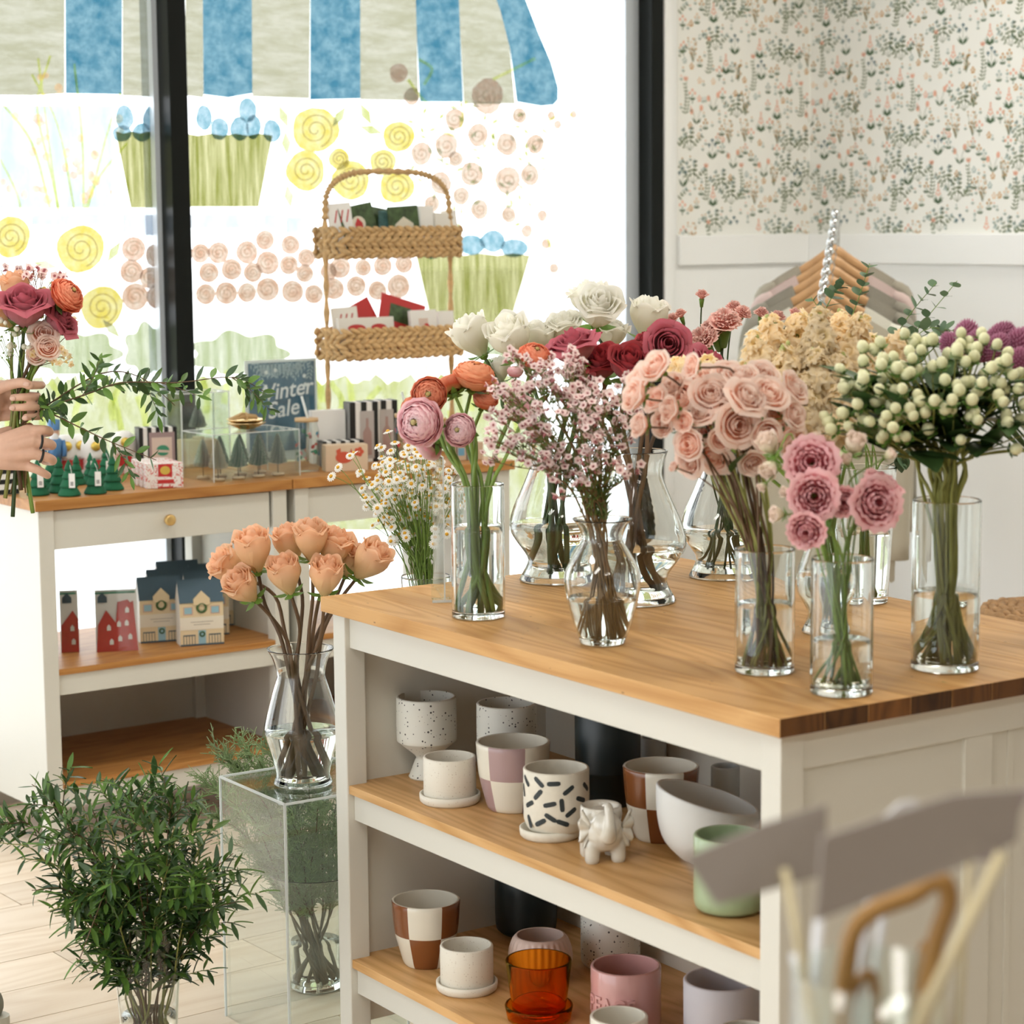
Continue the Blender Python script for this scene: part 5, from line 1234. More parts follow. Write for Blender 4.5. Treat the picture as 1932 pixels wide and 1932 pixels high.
# white bowl with a sloping rim
b = Pz(1335, 1625, zs1); k = b.y / FPX; t = thing('planter_bowl', 'large matte white bowl planter with a sloping rim', 'pot', b, 0, GRP)
bo = curve([(40, 0), (52, 8), (84, 40), (96, 70), (100, 100), (100, 128)]); P = potprof([(r * k, h * k) for r, h in bo], .006, .012); mb = MB(); mb.lathe(P, 56)
for v in mb.v: v.z *= 1 - .22 * (v.x / (100 * k)) * max(0, v.z / (128 * k))
mb.build('body', WHITEM, t, world=False)
pot('green_pot', 'glossy sage green pot in front of the white bowl', 1376, 1716, zs1, curve([(52, 0), (64, 6), (69, 18), (70, 40), (70, 150)]), GREENG, GRP)
pot('speckled_pot', 'black speckled white pot behind the pink one, lower shelf', 1152, 1822, zs2, curve([(42, 0), (54, 8), (58, 24), (58, 110)]), SPECK, GRP)
# ribbed pot
b = Pz(1020, 1853, zs2); k = b.y / FPX; t = thing('ribbed_pot', 'blush pink ribbed pot behind the amber glass', 'pot', b, 0, GRP)
bo = curve([(42, 0), (52, 14), (61, 45), (61, 66), (56, 84), (50, 96)]); P = potprof([(r * k, h * k) for r, h in bo], .005, .01); mb = MB(); mb.lathe(P, 144)
hmax = max(q[1] for q in P); jt = next(j for j, q in enumerate(P) if q[1] == hmax)
for j in range(2, jt - 2):
    for i in range(144):
        v = mb.v[j * 144 + i]; s = 1 + .022 * cos(28 * 2*pi*i/144); v.x *= s; v.y *= s
mb.build('body', PINKB, t, world=False)
# amber glass
AMB = glass('amber_glass', (0.97, 0.60, 0.14), 1.40)
b = Pz(1017, 1925, zs2); k = b.y / FPX
t = thing('amber_glass_pot', 'orange amber glass tumbler standing in its glass dish', 'pot', b, 0, GRP)
P = potprof([(r * k, h * k) for r, h in [(50, 0), (52, 6), (58, 50), (65, 110)]], .0028, .008); MB().lathe(P, 48, (0, 0, .0125)).build('tumbler', AMB, t, world=False)
P = potprof([(r * k, h * k) for r, h in [(58, 0), (62, 6), (67, 34)]], .0028, .008); MB().lathe(P, 48).build('dish', AMB, t, world=False)
# pink pot with raised lettering
t, b, k = pot('pink_pot', 'glossy pink pot with raised PEACE lettering', 1181, 1940, zs2, curve([(60, 0), (67, 8), (69, 24), (69, 128)]), PINKG, GRP)
me = text_mesh('PEACE', 46 * k, PINKG, extrude=.0022, bold=.0006)
R0 = 69 * k; ac = atan2(-1, -.62)
for v in me.vertices:
    x, y, z = v.co; a = ac + x * .8 / R0; rr = R0 + z + .0012; v.co = (rr * cos(a), rr * sin(a), 62 * k + y)
o = link_mesh('lettering', me, t)
pot('lavender_pot', 'pale lavender cylinder pot at the right end of the lower shelf', 1362, 1985, zs2, curve([(62, 0), (72, 8), (75, 24), (76, 148)]), LAV, GRP, wall=.006)
pot('cream_pot', 'small cream pot at the lower shelf\'s front edge, before the pink pot', 1168, 1992, zs2, curve([(46, 0), (54, 8), (57, 22), (57, 82)]), CREAM, GRP)
pot('cream_pot', 'small cream pot in front of the lavender pot', 1405, 2085, zs2, [(40, 0), (46, 8), (50, 156)], CREAM, GRP)

# ---- continuous bodies grown from capsules (animals, hands)
def blobmesh(name, segs, voxel, m, parent=None, smooth=6, world=True):
    """segs: lists of (point, radius); each list is a tapered limb. The limbs are fused into one skin."""
    mb = MB()
    for s in segs:
        pts = [Vector(q[0]) for q in s]; rad = [q[1] for q in s]
        if len(pts) == 1: mb.ball(pts[0], rad[0], 16, 10); continue
        n = 6; pp = []; rr = []
        sp = smoothpath(pts, n) if len(pts) > 2 else [pts[0].lerp(pts[1], i / n) for i in range(n + 1)]
        for i in range(len(sp)):
            x = i / n; j = min(int(x), len(rad) - 2); rr.append(rad[j] + (rad[j+1] - rad[j]) * (x - j))
        mb.tube(sp, rr, 14); mb.ball(pts[0], rad[0], 14, 9); mb.ball(pts[-1], rad[-1], 14, 9)
    off = parent.matrix_basis.translation.copy() if (parent is not None and world) else None
    me = mb.mesh(name, m, True, off); o = bpy.data.objects.new(name, me); COL.objects.link(o)
    r = o.modifiers.new('r', 'REMESH'); r.mode = 'VOXEL'; r.voxel_size = voxel; r.use_smooth_shade = True
    q = o.modifiers.new('s', 'SMOOTH'); q.iterations = smooth; q.factor = .5
    bpy.context.view_layer.update()
    me2 = bpy.data.meshes.new_from_object(o.evaluated_get(bpy.context.evaluated_depsgraph_get()))
    me2.name = name; o.modifiers.clear(); o.data = me2; bpy.data.meshes.remove(me)
    me2.polygons.foreach_set('use_smooth', [True] * len(me2.polygons))
    if parent is not None: o.parent = parent
    return o
# elephant planter: faces the camera, trunk raised
PEARL = mat('pearl_glaze', (0.66, 0.63, 0.55), 0.18, coat=.7, noise=.08, nscale=40)
b = Pz(1138, 1622, zs1); k = b.y / FPX; t = thing('elephant_planter', 'pearl glazed elephant planter with raised trunk', 'pot', b, math.radians(12), GRP)
E_ = lambda x, y, z: Vector((x * k, -y * k, z * k))
segs = [[(E_(-26, 16, 8), 15*k), (E_(-25, 14, 34), 16*k)], [(E_(26, 16, 8), 15*k), (E_(25, 14, 34), 16*k)], [(E_(-24, -34, 8), 14*k), (E_(-24, -30, 34), 16*k)], [(E_(24, -34, 8), 14*k), (E_(24, -30, 34), 16*k)]]
segs += [[(E_(0, 6, 58), 40*k), (E_(0, -24, 58), 42*k)], [(E_(0, 22, 74), 30*k)], [(E_(0, 40, 58), 17*k), (E_(0, 52, 72), 12*k), (E_(0, 52, 92), 10*k), (E_(0, 46, 110), 9*k), (E_(0, 40, 116), 8.5*k)], [(E_(0, -70, 60), 4*k), (E_(0, -72, 40), 3*k)]]
body = blobmesh('body', segs, .0022, PEARL, t, 5, world=False)
for sx in (-1, 1):
    mb = MB()
    def fn(u, v, sx=sx):
        a = -1.9 + 3.1 * u; r = (8 + 34 * v) * (1 + .10 * sin(u * 20) * v); return E_(sx * (27 + r * (.62 + .38*cos(a)) * .62), 24 - 6*v + 4 * v * sin(u * 20), 70 + r * sin(a) * .85)
    mb.grid(fn, 24, 5); o = mb.build('ear', PEARL, t, world=False); sm = o.modifiers.new('s', 'SOLIDIFY'); sm.thickness = .004
mb = MB(); mb.lathe([(.0006, 84*k), (30*k, 84*k), (33*k, 100*k), (37*k, 106*k), (40*k, 104*k), (41*k, 88*k), (38*k, 70*k)], 36, E_(0, -16, 0)); mb.build('planter_rim', PEARL, t, world=False)
# ================================================================= goods on the side tables
RED = mat('red_print', (0.52, 0.03, 0.03), 0.45); GOLD = mat('gold_seal', (0.80, 0.58, 0.12), 0.35, metal=.5); PAPW = mat('white_paper', (0.86, 0.85, 0.82), 0.6); BLK = mat('black_print', (0.012, 0.014, 0.014), 0.5)
def toile(name):
    m, nt, p, out = _new(name); L = nt.links.new; N = nt.nodes.new
    tc = N('ShaderNodeTexCoord'); nz = N('ShaderNodeTexNoise'); nz.inputs['Scale'].default_value = 85; nz.inputs['Detail'].default_value = 3; nz.inputs['Distortion'].default_value = 2.5
    L(tc.outputs['Object'], nz.inputs['Vector']); rp_ = N('ShaderNodeValToRGB'); rp_.color_ramp.interpolation = 'CONSTANT'
    rp_.color_ramp.elements[0].color = (.82, .78, .74, 1); rp_.color_ramp.elements[1].position = .56; rp_.color_ramp.elements[1].color = (.62, .12, .10, 1)
    L(nz.outputs['Fac'], rp_.inputs[0]); L(rp_.outputs[0], p.inputs['Base Color']); p.inputs['Roughness'].default_value = .5; MATS[name] = m; return m
TOILE = toile('red_toile_print')
FELT = mat('green_felt', (0.012, 0.125, 0.055), 0.9, bump=.3, nscale=400, var=.12)
def tb(px, py, z=ZT): return Pz(px, py, z + .0006)
def box_thing(name, label, cat, px, py, rz, w, d, h, m, group=None, z=ZT, tilt=0.0):
    """box whose front bottom edge is centred at the pixel; front faces the room"""
    b = tb(px, py, z); t = thing(name, label, cat, b, rz, group)
    if tilt: t.rotation_euler = (tilt, 0, rz)
    part('body', (-w/2, 0, 0), (w/2, d, h), m, t, .0008)
    return t
def flat(name, parent, pts, m, y=-.0006, th=.0005):
    """thin print on a front face, pts in (x, z)"""
    mb = MB(); n = len(pts); a = [mb.vert((x, y, z)) for x, z in pts]; b = [mb.vert((x, y + th, z)) for x, z in pts]
    mb.face(*a); 
    for i in range(n): mb.face(a[(i+1) % n], a[i], b[i], b[(i+1) % n])
    return mb.build(name, m, parent, smooth=False, world=False)
def rect(x0, z0, x1, z1): return [(x0, z0), (x1, z0), (x1, z1), (x0, z1)]
def oval(x, z, rx, rz_, n=16, a0=0, a1=2*pi): return [(x + rx*cos(a0 + (a1-a0)*i/n), z + rz_*sin(a0 + (a1-a0)*i/n)) for i in range(n)]
# striped bag at the far left
t = box_thing('striped_box', 'black and white banded box at the left end of the side table', 'box', 8, 934, RA, .08, .07, .068, PAPW)
for i in range(3): part('band', (-.0405, -.0006, .001 + i * .026), (.0405, .0706, .013 + i * .026), BLK, t)
# felt trees
proto = thing('felt_tree', 'dark green felt Christmas tree', 'ornament', (0, 0, 0), 0, 'green felt trees')
prof = []
for i in range(4):
    r0, r1, z0, z1 = .029 - .0058*i, .0175 - .0050*i, .0215*i, .0215*(i + 1) + .003
    MB().lathe([(.0006, z0), (r0*.9, z0), (r0, z0 + .002), (r0 - .001, z0 + .005), (max(r1, .0012), z1), (.0006, z1 + .001)], 26).build('tier', FELT, proto, world=False)
trees = ((72, 934, 'mint-lit green felt tree closest to the held stems', 1), (97, 922, 'green felt tree behind the leftmost one', 0), (112, 929, 'slim green felt tree squeezed between two others', 0), (131, 935, 'green felt tree in front of the row, near the table edge', 1), (180, 931, 'green felt tree with its white tag hanging over the front', 1), (213, 924, 'rightmost green felt tree next to the soap boxes', 0), (145, 914, 'small green felt tree in the back row, left', 0), (172, 909, 'small green felt tree in the back row, middle', 1), (201, 909, 'green felt tree in the back row behind the rightmost one', 1))
for i, (px, py, lab, tg) in enumerate(trees):
    o = proto if i == 0 else copy_tree(proto); o.location = tb(px, py); o.rotation_euler = (0, 0, i * .7); tag(o, lab)
    s = (1, 1, 1) if i not in (6, 7) else (.86,) * 3; o.scale = s
    if tg:
        lb = thing('price_tag', 'white paper price tag tied to ' + ('the felt tree nearest the held stems', '', '', 'the front felt tree', 'the felt tree with the overhanging tag', '', '', 'the middle back felt tree', 'the back right felt tree')[i], 'tag', o.location + Vector((.012, -.024, .022)), rn(-.2, .3), 'felt tree price tags')
        part('card', (-.0075, 0, 0), (.0075, .0008, .036), PAPW, lb); MB().tube([(0, 0, .035), (-.002, .004, .045), (-.006, .012, .056)], .0006, 4).build('string', PAPW, lb, world=False)
        for k in range(4): part('print_line', (-.004, -.0004, .006 + k * .0026), (.004, -.0001, .0072 + k * .0026), BLK, lb)
# toile soap boxes
for i, (dx, dy_) in enumerate(((0, 0), (-9, -3), (-17, -6), (-25, -9))):
    t = box_thing('soap_box', ['front white and red patterned soap box with gold seal', 'second soap box from the front of the leaning row', 'third soap box from the front of the leaning row', 'rearmost soap box of the leaning row'][i], 'box', 311 + dx, 921 + dy_, RA - .32, .096, .022 if i else .034, .064, TOILE, 'soap boxes in a row')
    flat('red_label', t, rect(-.016, .030, .020, .062), RED); flat('gold_seal', t, oval(.002, .046, .013, .011), GOLD, -.0011); flat('red_band', t, rect(-.018, .012, .024, .022), RED); flat('red_band', t, rect(-.018, .0005, .022, .004), RED)
# bonnet jars
for i, (px, py) in enumerate(((126, 890), (152, 885), (180, 892), (236, 895))):
    ju, _, _ = toR(Pw(px, 850, .40 - .05 * (i == 2))); b = R3(ju, .40 - .05 * (i == 2), ZT + .0006); t = thing('soap_jar', ['white capped patterned soap jar behind the held branch tips, leftmost', 'white capped patterned soap jar second from the left', 'white capped patterned soap jar behind the front felt trees', 'white capped patterned soap jar nearest to the striped gift box'][i], 'jar', b, RA - .3, 'white capped soap jars')
    part('body', (-.027, 0, 0), (.027, .054, .058), TOILE, t, .003); flat('red_label', t, rect(-.018, .022, .018, .050), RED)
    MB().lathe([(.034, .056), (.036, .062), (.035, .085), (.030, .103), (.018, .114), (.0006, .117)], 24, (0, .027, 0)).build('cap', PAPW, t, world=False)
    s = MB().lathe([(.0006, 0), (.013, 0), (.013, .003), (.0006, .003)], 18).build('gold_seal', GOLD, t, world=False); s.location = (0, -.0085, .088); s.rotation_euler = (pi/2, 0, 0)
# nutcracker
b = R3(toR(Pw(103, 850, .40))[0], .40, ZT + .0006); t = thing('nutcracker', 'blue nutcracker figurine behind the hands', 'figurine', b, RA - .4)
NB = mat('nutcracker_blue', (0.07, 0.20, 0.42), .4); BRD = mat('white_beard', (0.75, 0.76, 0.78), .8); SKINP = mat('painted_skin', (0.66, 0.40, 0.28), .5)
part('stand', (-.026, -.02, 0), (.026, .02, .01), BLK, t, .002)
for sx in (-1, 1):
    MB().tube([(sx*.010, 0, .01), (sx*.010, 0, .06)], .0075, 12).build('leg', NB, t, world=False); MB().tube([(sx*.022, 0, .105), (sx*.026, -.002, .08), (sx*.025, -.006, .062)], .0065, 10).build('arm', NB, t, world=False)
MB().lathe([(.0006, .058), (.019, .058), (.018, .075), (.021, .105), (.014, .112), (.0006, .113)], 18).build('coat', NB, t, world=False)
MB().ball((0, 0, .125), .015, 14, 9, (1, 1, 1.15)).build('head', SKINP, t, world=False); MB().ball((0, -.009, .113), .012, 12, 8, (1, .7, 1.4)).build('beard', BRD, t, world=False)
MB().lathe([(.017, .134), (.016, .137), (.017, .160), (.0006, .163)], 18).build('hat', NB, t, world=False)
# striped gift box with a picture window
def stripes(t, w, h, d, n, vertical=True):
    for i in range(n):
        a = -w/2 + w * (2*i) / (2*n - 1) if vertical else 0
        if vertical: part('stripe', (a, -.0007, 0.0005), (a + w/(2*n - 1), d + .0007, h + .0006), BLK, t)
        else: part('stripe', (-w/2 - .0007, -.0007, h*(2*i)/(2*n-1)), (w/2 + .0007, d + .0007, h*(2*i + 1)/(2*n-1)), BLK, t)
GREENP = mat('green_print', (0.06, 0.30, 0.18), .5); MAUVEC = mat('mauve_card', (0.36, 0.26, 0.26), .5); PINKC = mat('pale_pink_card', (0.72, 0.58, 0.50), .5)
t = box_thing('gift_box', 'black and white striped gift box with a pink and green picture', 'box', 300, 893, RA - .25, .105, .05, .125, PAPW); stripes(t, .105, .125, .05, 5)
flat('picture', t, rect(-.025, .002, .046, .112), MAUVEC, -.0012); flat('picture_ground', t, rect(-.018, .006, .038, .098), PINKC, -.0018); flat('ginkgo_leaf', t, oval(.012, .062, .018, .015, 14, 0, pi), GREENP, -.0024); flat('ginkgo_leaf', t, oval(.012, .058, .016, .010, 14, pi, 2*pi), GREENP, -.0024)
# clear box of bottle brush trees
n0 = tb(404, 911); u0, v0, _ = toR(n0); bw, bd, bh = .262, .17, .122
acrylic_box('clear_display_box', 'low clear acrylic box full of bottle brush trees', 'display box', R3(u0 + bw/2, v0 + bd/2, ZT + .0006), RA, bw, bd, bh, th=.003, edge=.002)
BRSH = [mat('brush_tree_green', (0.16, 0.32, 0.23), .8, var=.2), mat('brush_tree_sand', (0.64, 0.56, 0.40), .8, var=.15), mat('brush_tree_grey', (0.34, 0.40, 0.36), .8, var=.2)]; FROST = mat('frosted_tip', (0.66, 0.68, 0.60), .8); CORK = mat('cork_base', (0.60, 0.44, 0.28), .8)
def brush_tree(u, v, m, h, label, z=ZT + .0008):
    t = thing('bottle_brush_tree', label, 'ornament', R3(u, v, z), rn(0, 6), 'bottle brush trees')
    MB().lathe([(.0006, 0), (.017, 0), (.017, .007), (.0006, .007)], 18).build('stand', CORK, t, world=False); MB().tube([(0, 0, .006), (0, 0, .034)], .0015, 6).build('trunk', STEMB, t, world=False)
    a, b = MB(), MB(); n = 900
    for i in range(n):
        f = (i + .5) / n; z0 = .030 + (h - .030) * f; r = .024 * (1 - f) ** .8 + .002; an = i * 2.39996; d = Vector((cos(an), sin(an), .22)); x = Vector((-sin(an), cos(an), 0)) * .0006; p = Vector((0, 0, z0)); q = p + d * r * rn(.85, 1.08)
        mb = b if i % 5 < 2 else a; k = [mb.vert(p - x), mb.vert(p + x), mb.vert(q + x*1.6), mb.vert(q - x*1.6)]; mb.face(*k)
        k = [mb.vert(p - Vector((0, 0, .0006))), mb.vert(p + Vector((0, 0, .0006))), mb.vert(q + Vector((0, 0, .0009))), mb.vert(q - Vector((0, 0, .0009)))]; mb.face(*k)
    a.lathe([(.012, .032), (.002, h)], 10)
    a.build('bristles', m, t, world=False)['kind'] = 'stuff'; b.build('frosting', FROST, t, world=False)['kind'] = 'stuff'
for i, (fu, fv, m, h) in enumerate(((.12, .20, 1, .108), (.36, .22, 0, .110), (.60, .24, 0, .112), (.84, .26, 2, .113), (.10, .62, 2, .105), (.32, .68, 0, .110), (.56, .70, 0, .110), (.80, .72, 2, .110))):
    brush_tree(u0 + bw * fu, v0 + bd * fv, BRSH[m], h, ['sandy bottle brush tree at the front left of the clear box', 'greenest bottle brush tree in the front of the clear box', 'third front bottle brush tree in the clear box', 'rightmost front bottle brush tree, grey with pink flecks', 'greyish bottle brush tree at the back left of the clear box', 'green bottle brush tree at the back, second', 'green bottle brush tree at the back, third', 'grey bottle brush tree at the back right of the clear box'][i])
# tall clear box behind with one frosted tree
u1_, v1_, _ = toR(Pw(372, 745, .455)); u1_ -= .075; v1_ = .455 - .07
acrylic_box('clear_display_box', 'taller clear acrylic box standing behind the low one', 'display box', R3(u1_ + .075, v1_ + .07, ZT + .0006), RA, .15, .09, .205, th=.003, edge=.003)
part_t = thing('riser', 'small wooden riser inside the taller clear box', 'riser', R3(u1_ + .075, v1_ + .07, ZT + .0008), RA); part('block', (-.05, -.035, 0), (.05, .035, .075), CORK, part_t, .002)
brush_tree(u1_ + .075, v1_ + .07, BRSH[2], .095, 'frosted grey tree inside the taller clear box', ZT + .0762)
# gold dishes with a twine bundle on the low box
GLD = mat('gold_metal', (0.83, 0.62, 0.33), .22, metal=1.0); TWINE = mat('twine', (0.50, 0.34, 0.16), .8)
dcen = R3(u0 + .155, v0 + .095, ZT + bh + .0045)
for k in range(2):
    t = thing('gold_dish', ['lower of two stacked gold dishes', 'upper of two stacked gold dishes'][k], 'dish', dcen + Vector((0, 0, .009 * k)), 0, 'stacked gold dishes')
    MB().lathe([(.0006, 0), (.022, 0), (.024, .002), (.046, .012), (.052, .016), (.053, .018), (.050, .018), (.044, .0145), (.022, .005), (.0006, .0045)], 36).build('dish', GLD, t, world=False)
t = thing('twine_bundle', 'bundle of natural twine lying on the gold dishes', 'twine', dcen + Vector((0, 0, .016)), .4)
for k in range(7):
    MB().tube([(-.045, rn(-.012, .012), .012), (-.01, rn(-.008, .008), .014 + .002*k), (.03, rn(-.012, .012), .012 + .003 * (k % 3))], .0035, 6).build('strand', TWINE, t, world=False)
MB().tube([(0, .013*cos(a), .016 + .011*sin(a)) for a in [2*pi*i/12 for i in range(13)]], .0025, 6).build('tie', TWINE, t, world=False)
# sale sign
SGB = mat('sign_blue', (0.055, 0.15, 0.24), .5, noise=.25, nscale=25); SGW = mat('sign_white', (0.80, 0.84, 0.86), .5)
ub, vb, _ = toR(Pw(534, 800, .40)); zt_ = Pw(534, 678, .40).z; zb_ = ZT + .0006
t = thing('sale_sign', 'blue Winter Sale sign in a white-edged clear stand', 'sign', R3(ub, .40, zb_), RA); h = zt_ - zb_; w = .235
part('foot', (-w/2, -.02, 0), (w/2, .05, .004), ACR, t); part('panel', (-w/2, .004, .004), (w/2, .007, h), SGW, t, .0005); part('print', (-w/2 + .010, .0028, .03), (w/2 - .008, .004, h - .008), SGB, t); part('front_sheet', (-w/2, .0005, .004), (w/2, .0020, h), ACR, t)
me = text_mesh('Winter', .066, SGW, shear=.25, extrude=.0004, bold=.0006); o = link_mesh('lettering', me, t, (.002, .0022, h - .090), Matrix.Rotation(pi/2, 3, 'X') @ Matrix.Rotation(.10, 3, 'Z'))
me = text_mesh('Sale', .066, SGW, shear=.25, extrude=.0004, bold=.0006); link_mesh('lettering', me, t, (.002, .0022, h - .142), Matrix.Rotation(pi/2, 3, 'X') @ Matrix.Rotation(.10, 3, 'Z'))
SGL = mat('sign_pale_blue', (0.46, 0.58, 0.64), .5)
for i in range(17):
    x0 = -w/2 + .018 + i * (w - .036) / 16; L = rn(.020, .050) if 2 < i < 14 else rn(.05, .075); a = rn(-.5, .5) + (.5 if i < 4 else -.5 if i > 12 else 0)
    for j in range(5):
        f = j / 5; bx, bz = x0 + L * f * sin(a), h - .010 - L * f * cos(a)
        for sg in (-1, 1):
            aa = a + sg * .75; l2 = .016; nx = cos(aa) * .0022; nz_ = sin(aa) * .0022
            if bx + l2*sin(aa) < -w/2 + .012 or bx + l2*sin(aa) > w/2 - .010: continue
            flat('printed_twig', t, [(bx, bz), (bx + l2*.5*sin(aa) + nx, bz - l2*.5*cos(aa) + nz_), (bx + l2*sin(aa), bz - l2*cos(aa)), (bx + l2*.5*sin(aa) - nx, bz - l2*.5*cos(aa) - nz_)], SGL, .0024, .0003)
for x, z in ((-.05, h - .035), (-.088, h - .045), (.075, h - .05), (.078, h - .075), (-.02, h - .03)): flat('printed_berry', t, oval(x, z, .006, .006, 10), SGW, .0022, .0003)
# printed glass cups with bamboo lids
BAM = mat('bamboo', (0.62, 0.42, 0.22), .5); CUPG = thin_glass('printed_cup_glass', (.93, .96, .94))
def cup(px, py, h, r, label, straw=True):
    b = tb(px, py); t = thing('glass_cup', label, 'cup', b, rn(0, 1), 'printed glass cups')
    MB().lathe([(.0006, 0), (r*.92, 0), (r, .004), (r, h*.86), (r*.9, h*.93), (r*.9, h)], 32).build('glass_body', CUPG, t, world=False)
    MB().lathe([(.0006, h), (r*.98, h), (r*.98, h + .010), (.0006, h + .010)], 28).build('lid', BAM, t, world=False)
    if straw: MB().tube([(0, 0, h*.2), (.004, 0, h + .008), (-.012, 0, h + .07)], .0035, 8).build('straw', ACE, t, world=False)
    cols = [mat('print_red', (0.55, 0.05, 0.04), .5), mat('print_blue', (0.02, 0.20, 0.32), .5), mat('print_leafgreen', (0.05, 0.25, 0.16), .5), mat('print_rose', (0.66, 0.32, 0.32), .5)]
    for i in range(26):
        a, z, s = i * 2.4, rn(.012, h*.82), rn(.004, .009); mb = MB()
        ang = rn(0, 3); el = rn(.5, 1)
        mb.poly([Vector(((r + .0005)*cos(a + q[0]/r), (r + .0005)*sin(a + q[0]/r), z + q[1])) for q in [(s*cos(p)*cos(ang) - s*el*sin(p)*sin(ang), s*cos(p)*sin(ang) + s*el*sin(p)*cos(ang)) for p in [2*pi*k/9 for k in range(9)]]])
        mb.build('printed_motif', cols[(i * 5) % 4], t, smooth=False, world=False)
cup(580, 888, .135, .033, 'glass cup with bamboo lid and printed red birds beside the clear box')
cup(768, 878, .135, .034, 'glass cup with bamboo lid partly behind the pink ranunculus')
# boxes on the second table
t = box_thing('card_box', 'plain white card box behind the striped fruit box', 'box', 622, 874, RA - .2, .10, .03, .150, PAPW)
t = box_thing('fruit_box', 'black and white striped tray box showing dark fruit halves', 'box', 648, 880, RA - .3, .12, .06, .070, PAPW); stripes(t, .12, .07, .06, 5)
part('tray', (-.062, -.012, 0), (.062, -.001, .030), mat('beige_card', (0.64, 0.48, 0.34), .6), t)
FRD = mat('dark_fruit', (0.06, 0.035, 0.02), .3); FRG = mat('fruit_flesh', (0.55, 0.56, 0.26), .5)
for x, z, r in ((-.03, .045, .026), (.028, .045, .026), (0, .036, .03)):
    o = MB().ball((x, -.006, z), r, 16, 10, (1, .2, .8)).build('fruit', FRD if r < .03 else FRG, t, world=False); MB().ball((x, -.0095, z - .004), r * .8, 16, 10, (1, .16, .72)).build('flesh', FRG, o, world=False)
t = box_thing('fox_box', 'beige box printed with a red fox and flower', 'box', 655, 889, RA - .33, .118, .05, .072, mat('beige_box', (0.70, 0.54, 0.38), .55))
FOX = mat('fox_red', (0.62, 0.10, 0.05), .5); flat('printed_fox', t, oval(-.008, .038, .024, .016, 14) , FOX); flat('printed_fox_tail', t, [(-.026, .036), (-.030, .058), (-.018, .064), (-.016, .046)], FOX, -.0010); flat('printed_ear', t, [(.008, .048), (.012, .062), (.018, .046)], FOX, -.0010)
for k in range(5): flat('printed_petal', t, oval(.034 + .008*cos(k*1.26), .052 + .008*sin(k*1.26), .006, .006, 9), FOX, -.0006)
for i, (px, py, hh) in enumerate(((688, 872, .17), (725, 868, .17))):
    t = box_thing('gift_box', ['tall black and white striped box left of the bottle box', 'tall black and white striped box with a rosy bottle in its window'][i], 'box', px, py, RA - .2, .085, .05, hh, PAPW, 'tall striped boxes'); stripes(t, .085, hh, .05, 3)
    flat('window', t, rect(-.012, .01, .030, hh - .025), mat('box_window', (0.50, 0.46, 0.44), .3), -.0013); flat('bottle_print', t, [(-.004, .02), (.022, .02), (.022, .085), (.013, .10), (.013, .125), (.005, .125), (.005, .10), (-.004, .085)], mat('rosy_bottle', (0.42, 0.28, 0.25), .3), -.002)
t = box_thing('house_card', 'small pale card box with a blue door print behind the ranunculus stems', 'card', 885, 868, RA - .2, .09, .03, .05, mat('beige_card', (0.64, 0.48, 0.34), .6)); flat('printed_door', t, rect(-.002, .002, .016, .036), mat('door_blue', (0.16, 0.38, 0.55), .5)); flat('printed_window', t, rect(-.034, .014, -.014, .036), mat('door_blue', (0.16, 0.38, 0.55), .5))
part_s = [flat('printed_frame', t, rect(x, .0005, x + .003, .045), BLK, -.001) for x in (-.04, -.008, .022)]

# ================================================================= shelf of the first side table
ZSH = 0.470
HB = mat('house_cream', (0.74, 0.60, 0.38), .55); HR = mat('house_roof', (0.055, 0.105, 0.145), .6); HW = mat('house_window', (0.30, 0.50, 0.58), .5); HL = mat('house_band', (0.78, 0.72, 0.60), .6); HG = mat('wreath_green', (0.06, 0.13, 0.04), .7); HS = mat('house_side', (0.80, 0.78, 0.72), .6); HP = mat('house_pink', (0.62, 0.40, 0.30), .6)
w, d, hb, hr = .116, .058, .120, .050
hp = thing('house_box', 'x', 'gift box', (0, 0, 0), RA - .30, 'house shaped gift boxes')
mb = MB(); mb.box((-w/2, 0, 0), (w/2, d, hb)); mb.m[2] = 1; mb.build('body', [HS, HB], hp, smooth=False, world=False)
mb = MB(); P = [(-w/2, 0, hb), (w/2, 0, hb), (w/2, d, hb), (-w/2, d, hb), (-w/2, d/2, hb + hr), (w/2, d/2, hb + hr)]; k = [mb.vert(q) for q in P]; mb.mi = 0; mb.face(k[0], k[3], k[4]); mb.face(k[1], k[5], k[2]); mb.build('gable', HS, hp, smooth=False, world=False)
mb = MB(); sl = Vector((0, d/2, hr)).normalized(); nn = Vector((0, -hr, d/2)).normalized()
for sg in (0, 1):
    y0 = 0 if sg == 0 else d
    q0 = Vector((-w/2 - .001, y0 + (-.003 if sg == 0 else .003), hb - .006)); q1 = Vector((w/2 + .001, y0 + (-.003 if sg == 0 else .003), hb - .006)); q2 = Vector((w/2 + .001, d/2, hb + hr + .001)); q3 = Vector((-w/2 - .001, d/2, hb + hr + .001)); th = Vector((0, 0, .0022))
    a = [mb.vert(q) for q in (q0, q1, q2, q3)]; b_ = [mb.vert(q + th) for q in (q0, q1, q2, q3)]; mb.face(*a); mb.face(*reversed(b_))
    for i in range(4): mb.face(a[i], b_[i], b_[(i+1) % 4], a[(i+1) % 4])
mb.build('roof', HR, hp, smooth=False, world=False)
flat('dormer', hp, [(-.022, hb - .012), (.022, hb - .012), (.022, hb + .004), (0, hb + .026), (-.022, hb + .004)], HB, -.0045, .003)
for x in (-.036, .036): flat('window', hp, rect(x - .013, .082, x + .013, .104), HP); flat('pane', hp, rect(x - .010, .085, x + .010, .102), HW, -.0012)
flat('band', hp, rect(-w/2, .042, w/2, .076), HL, -.0010)
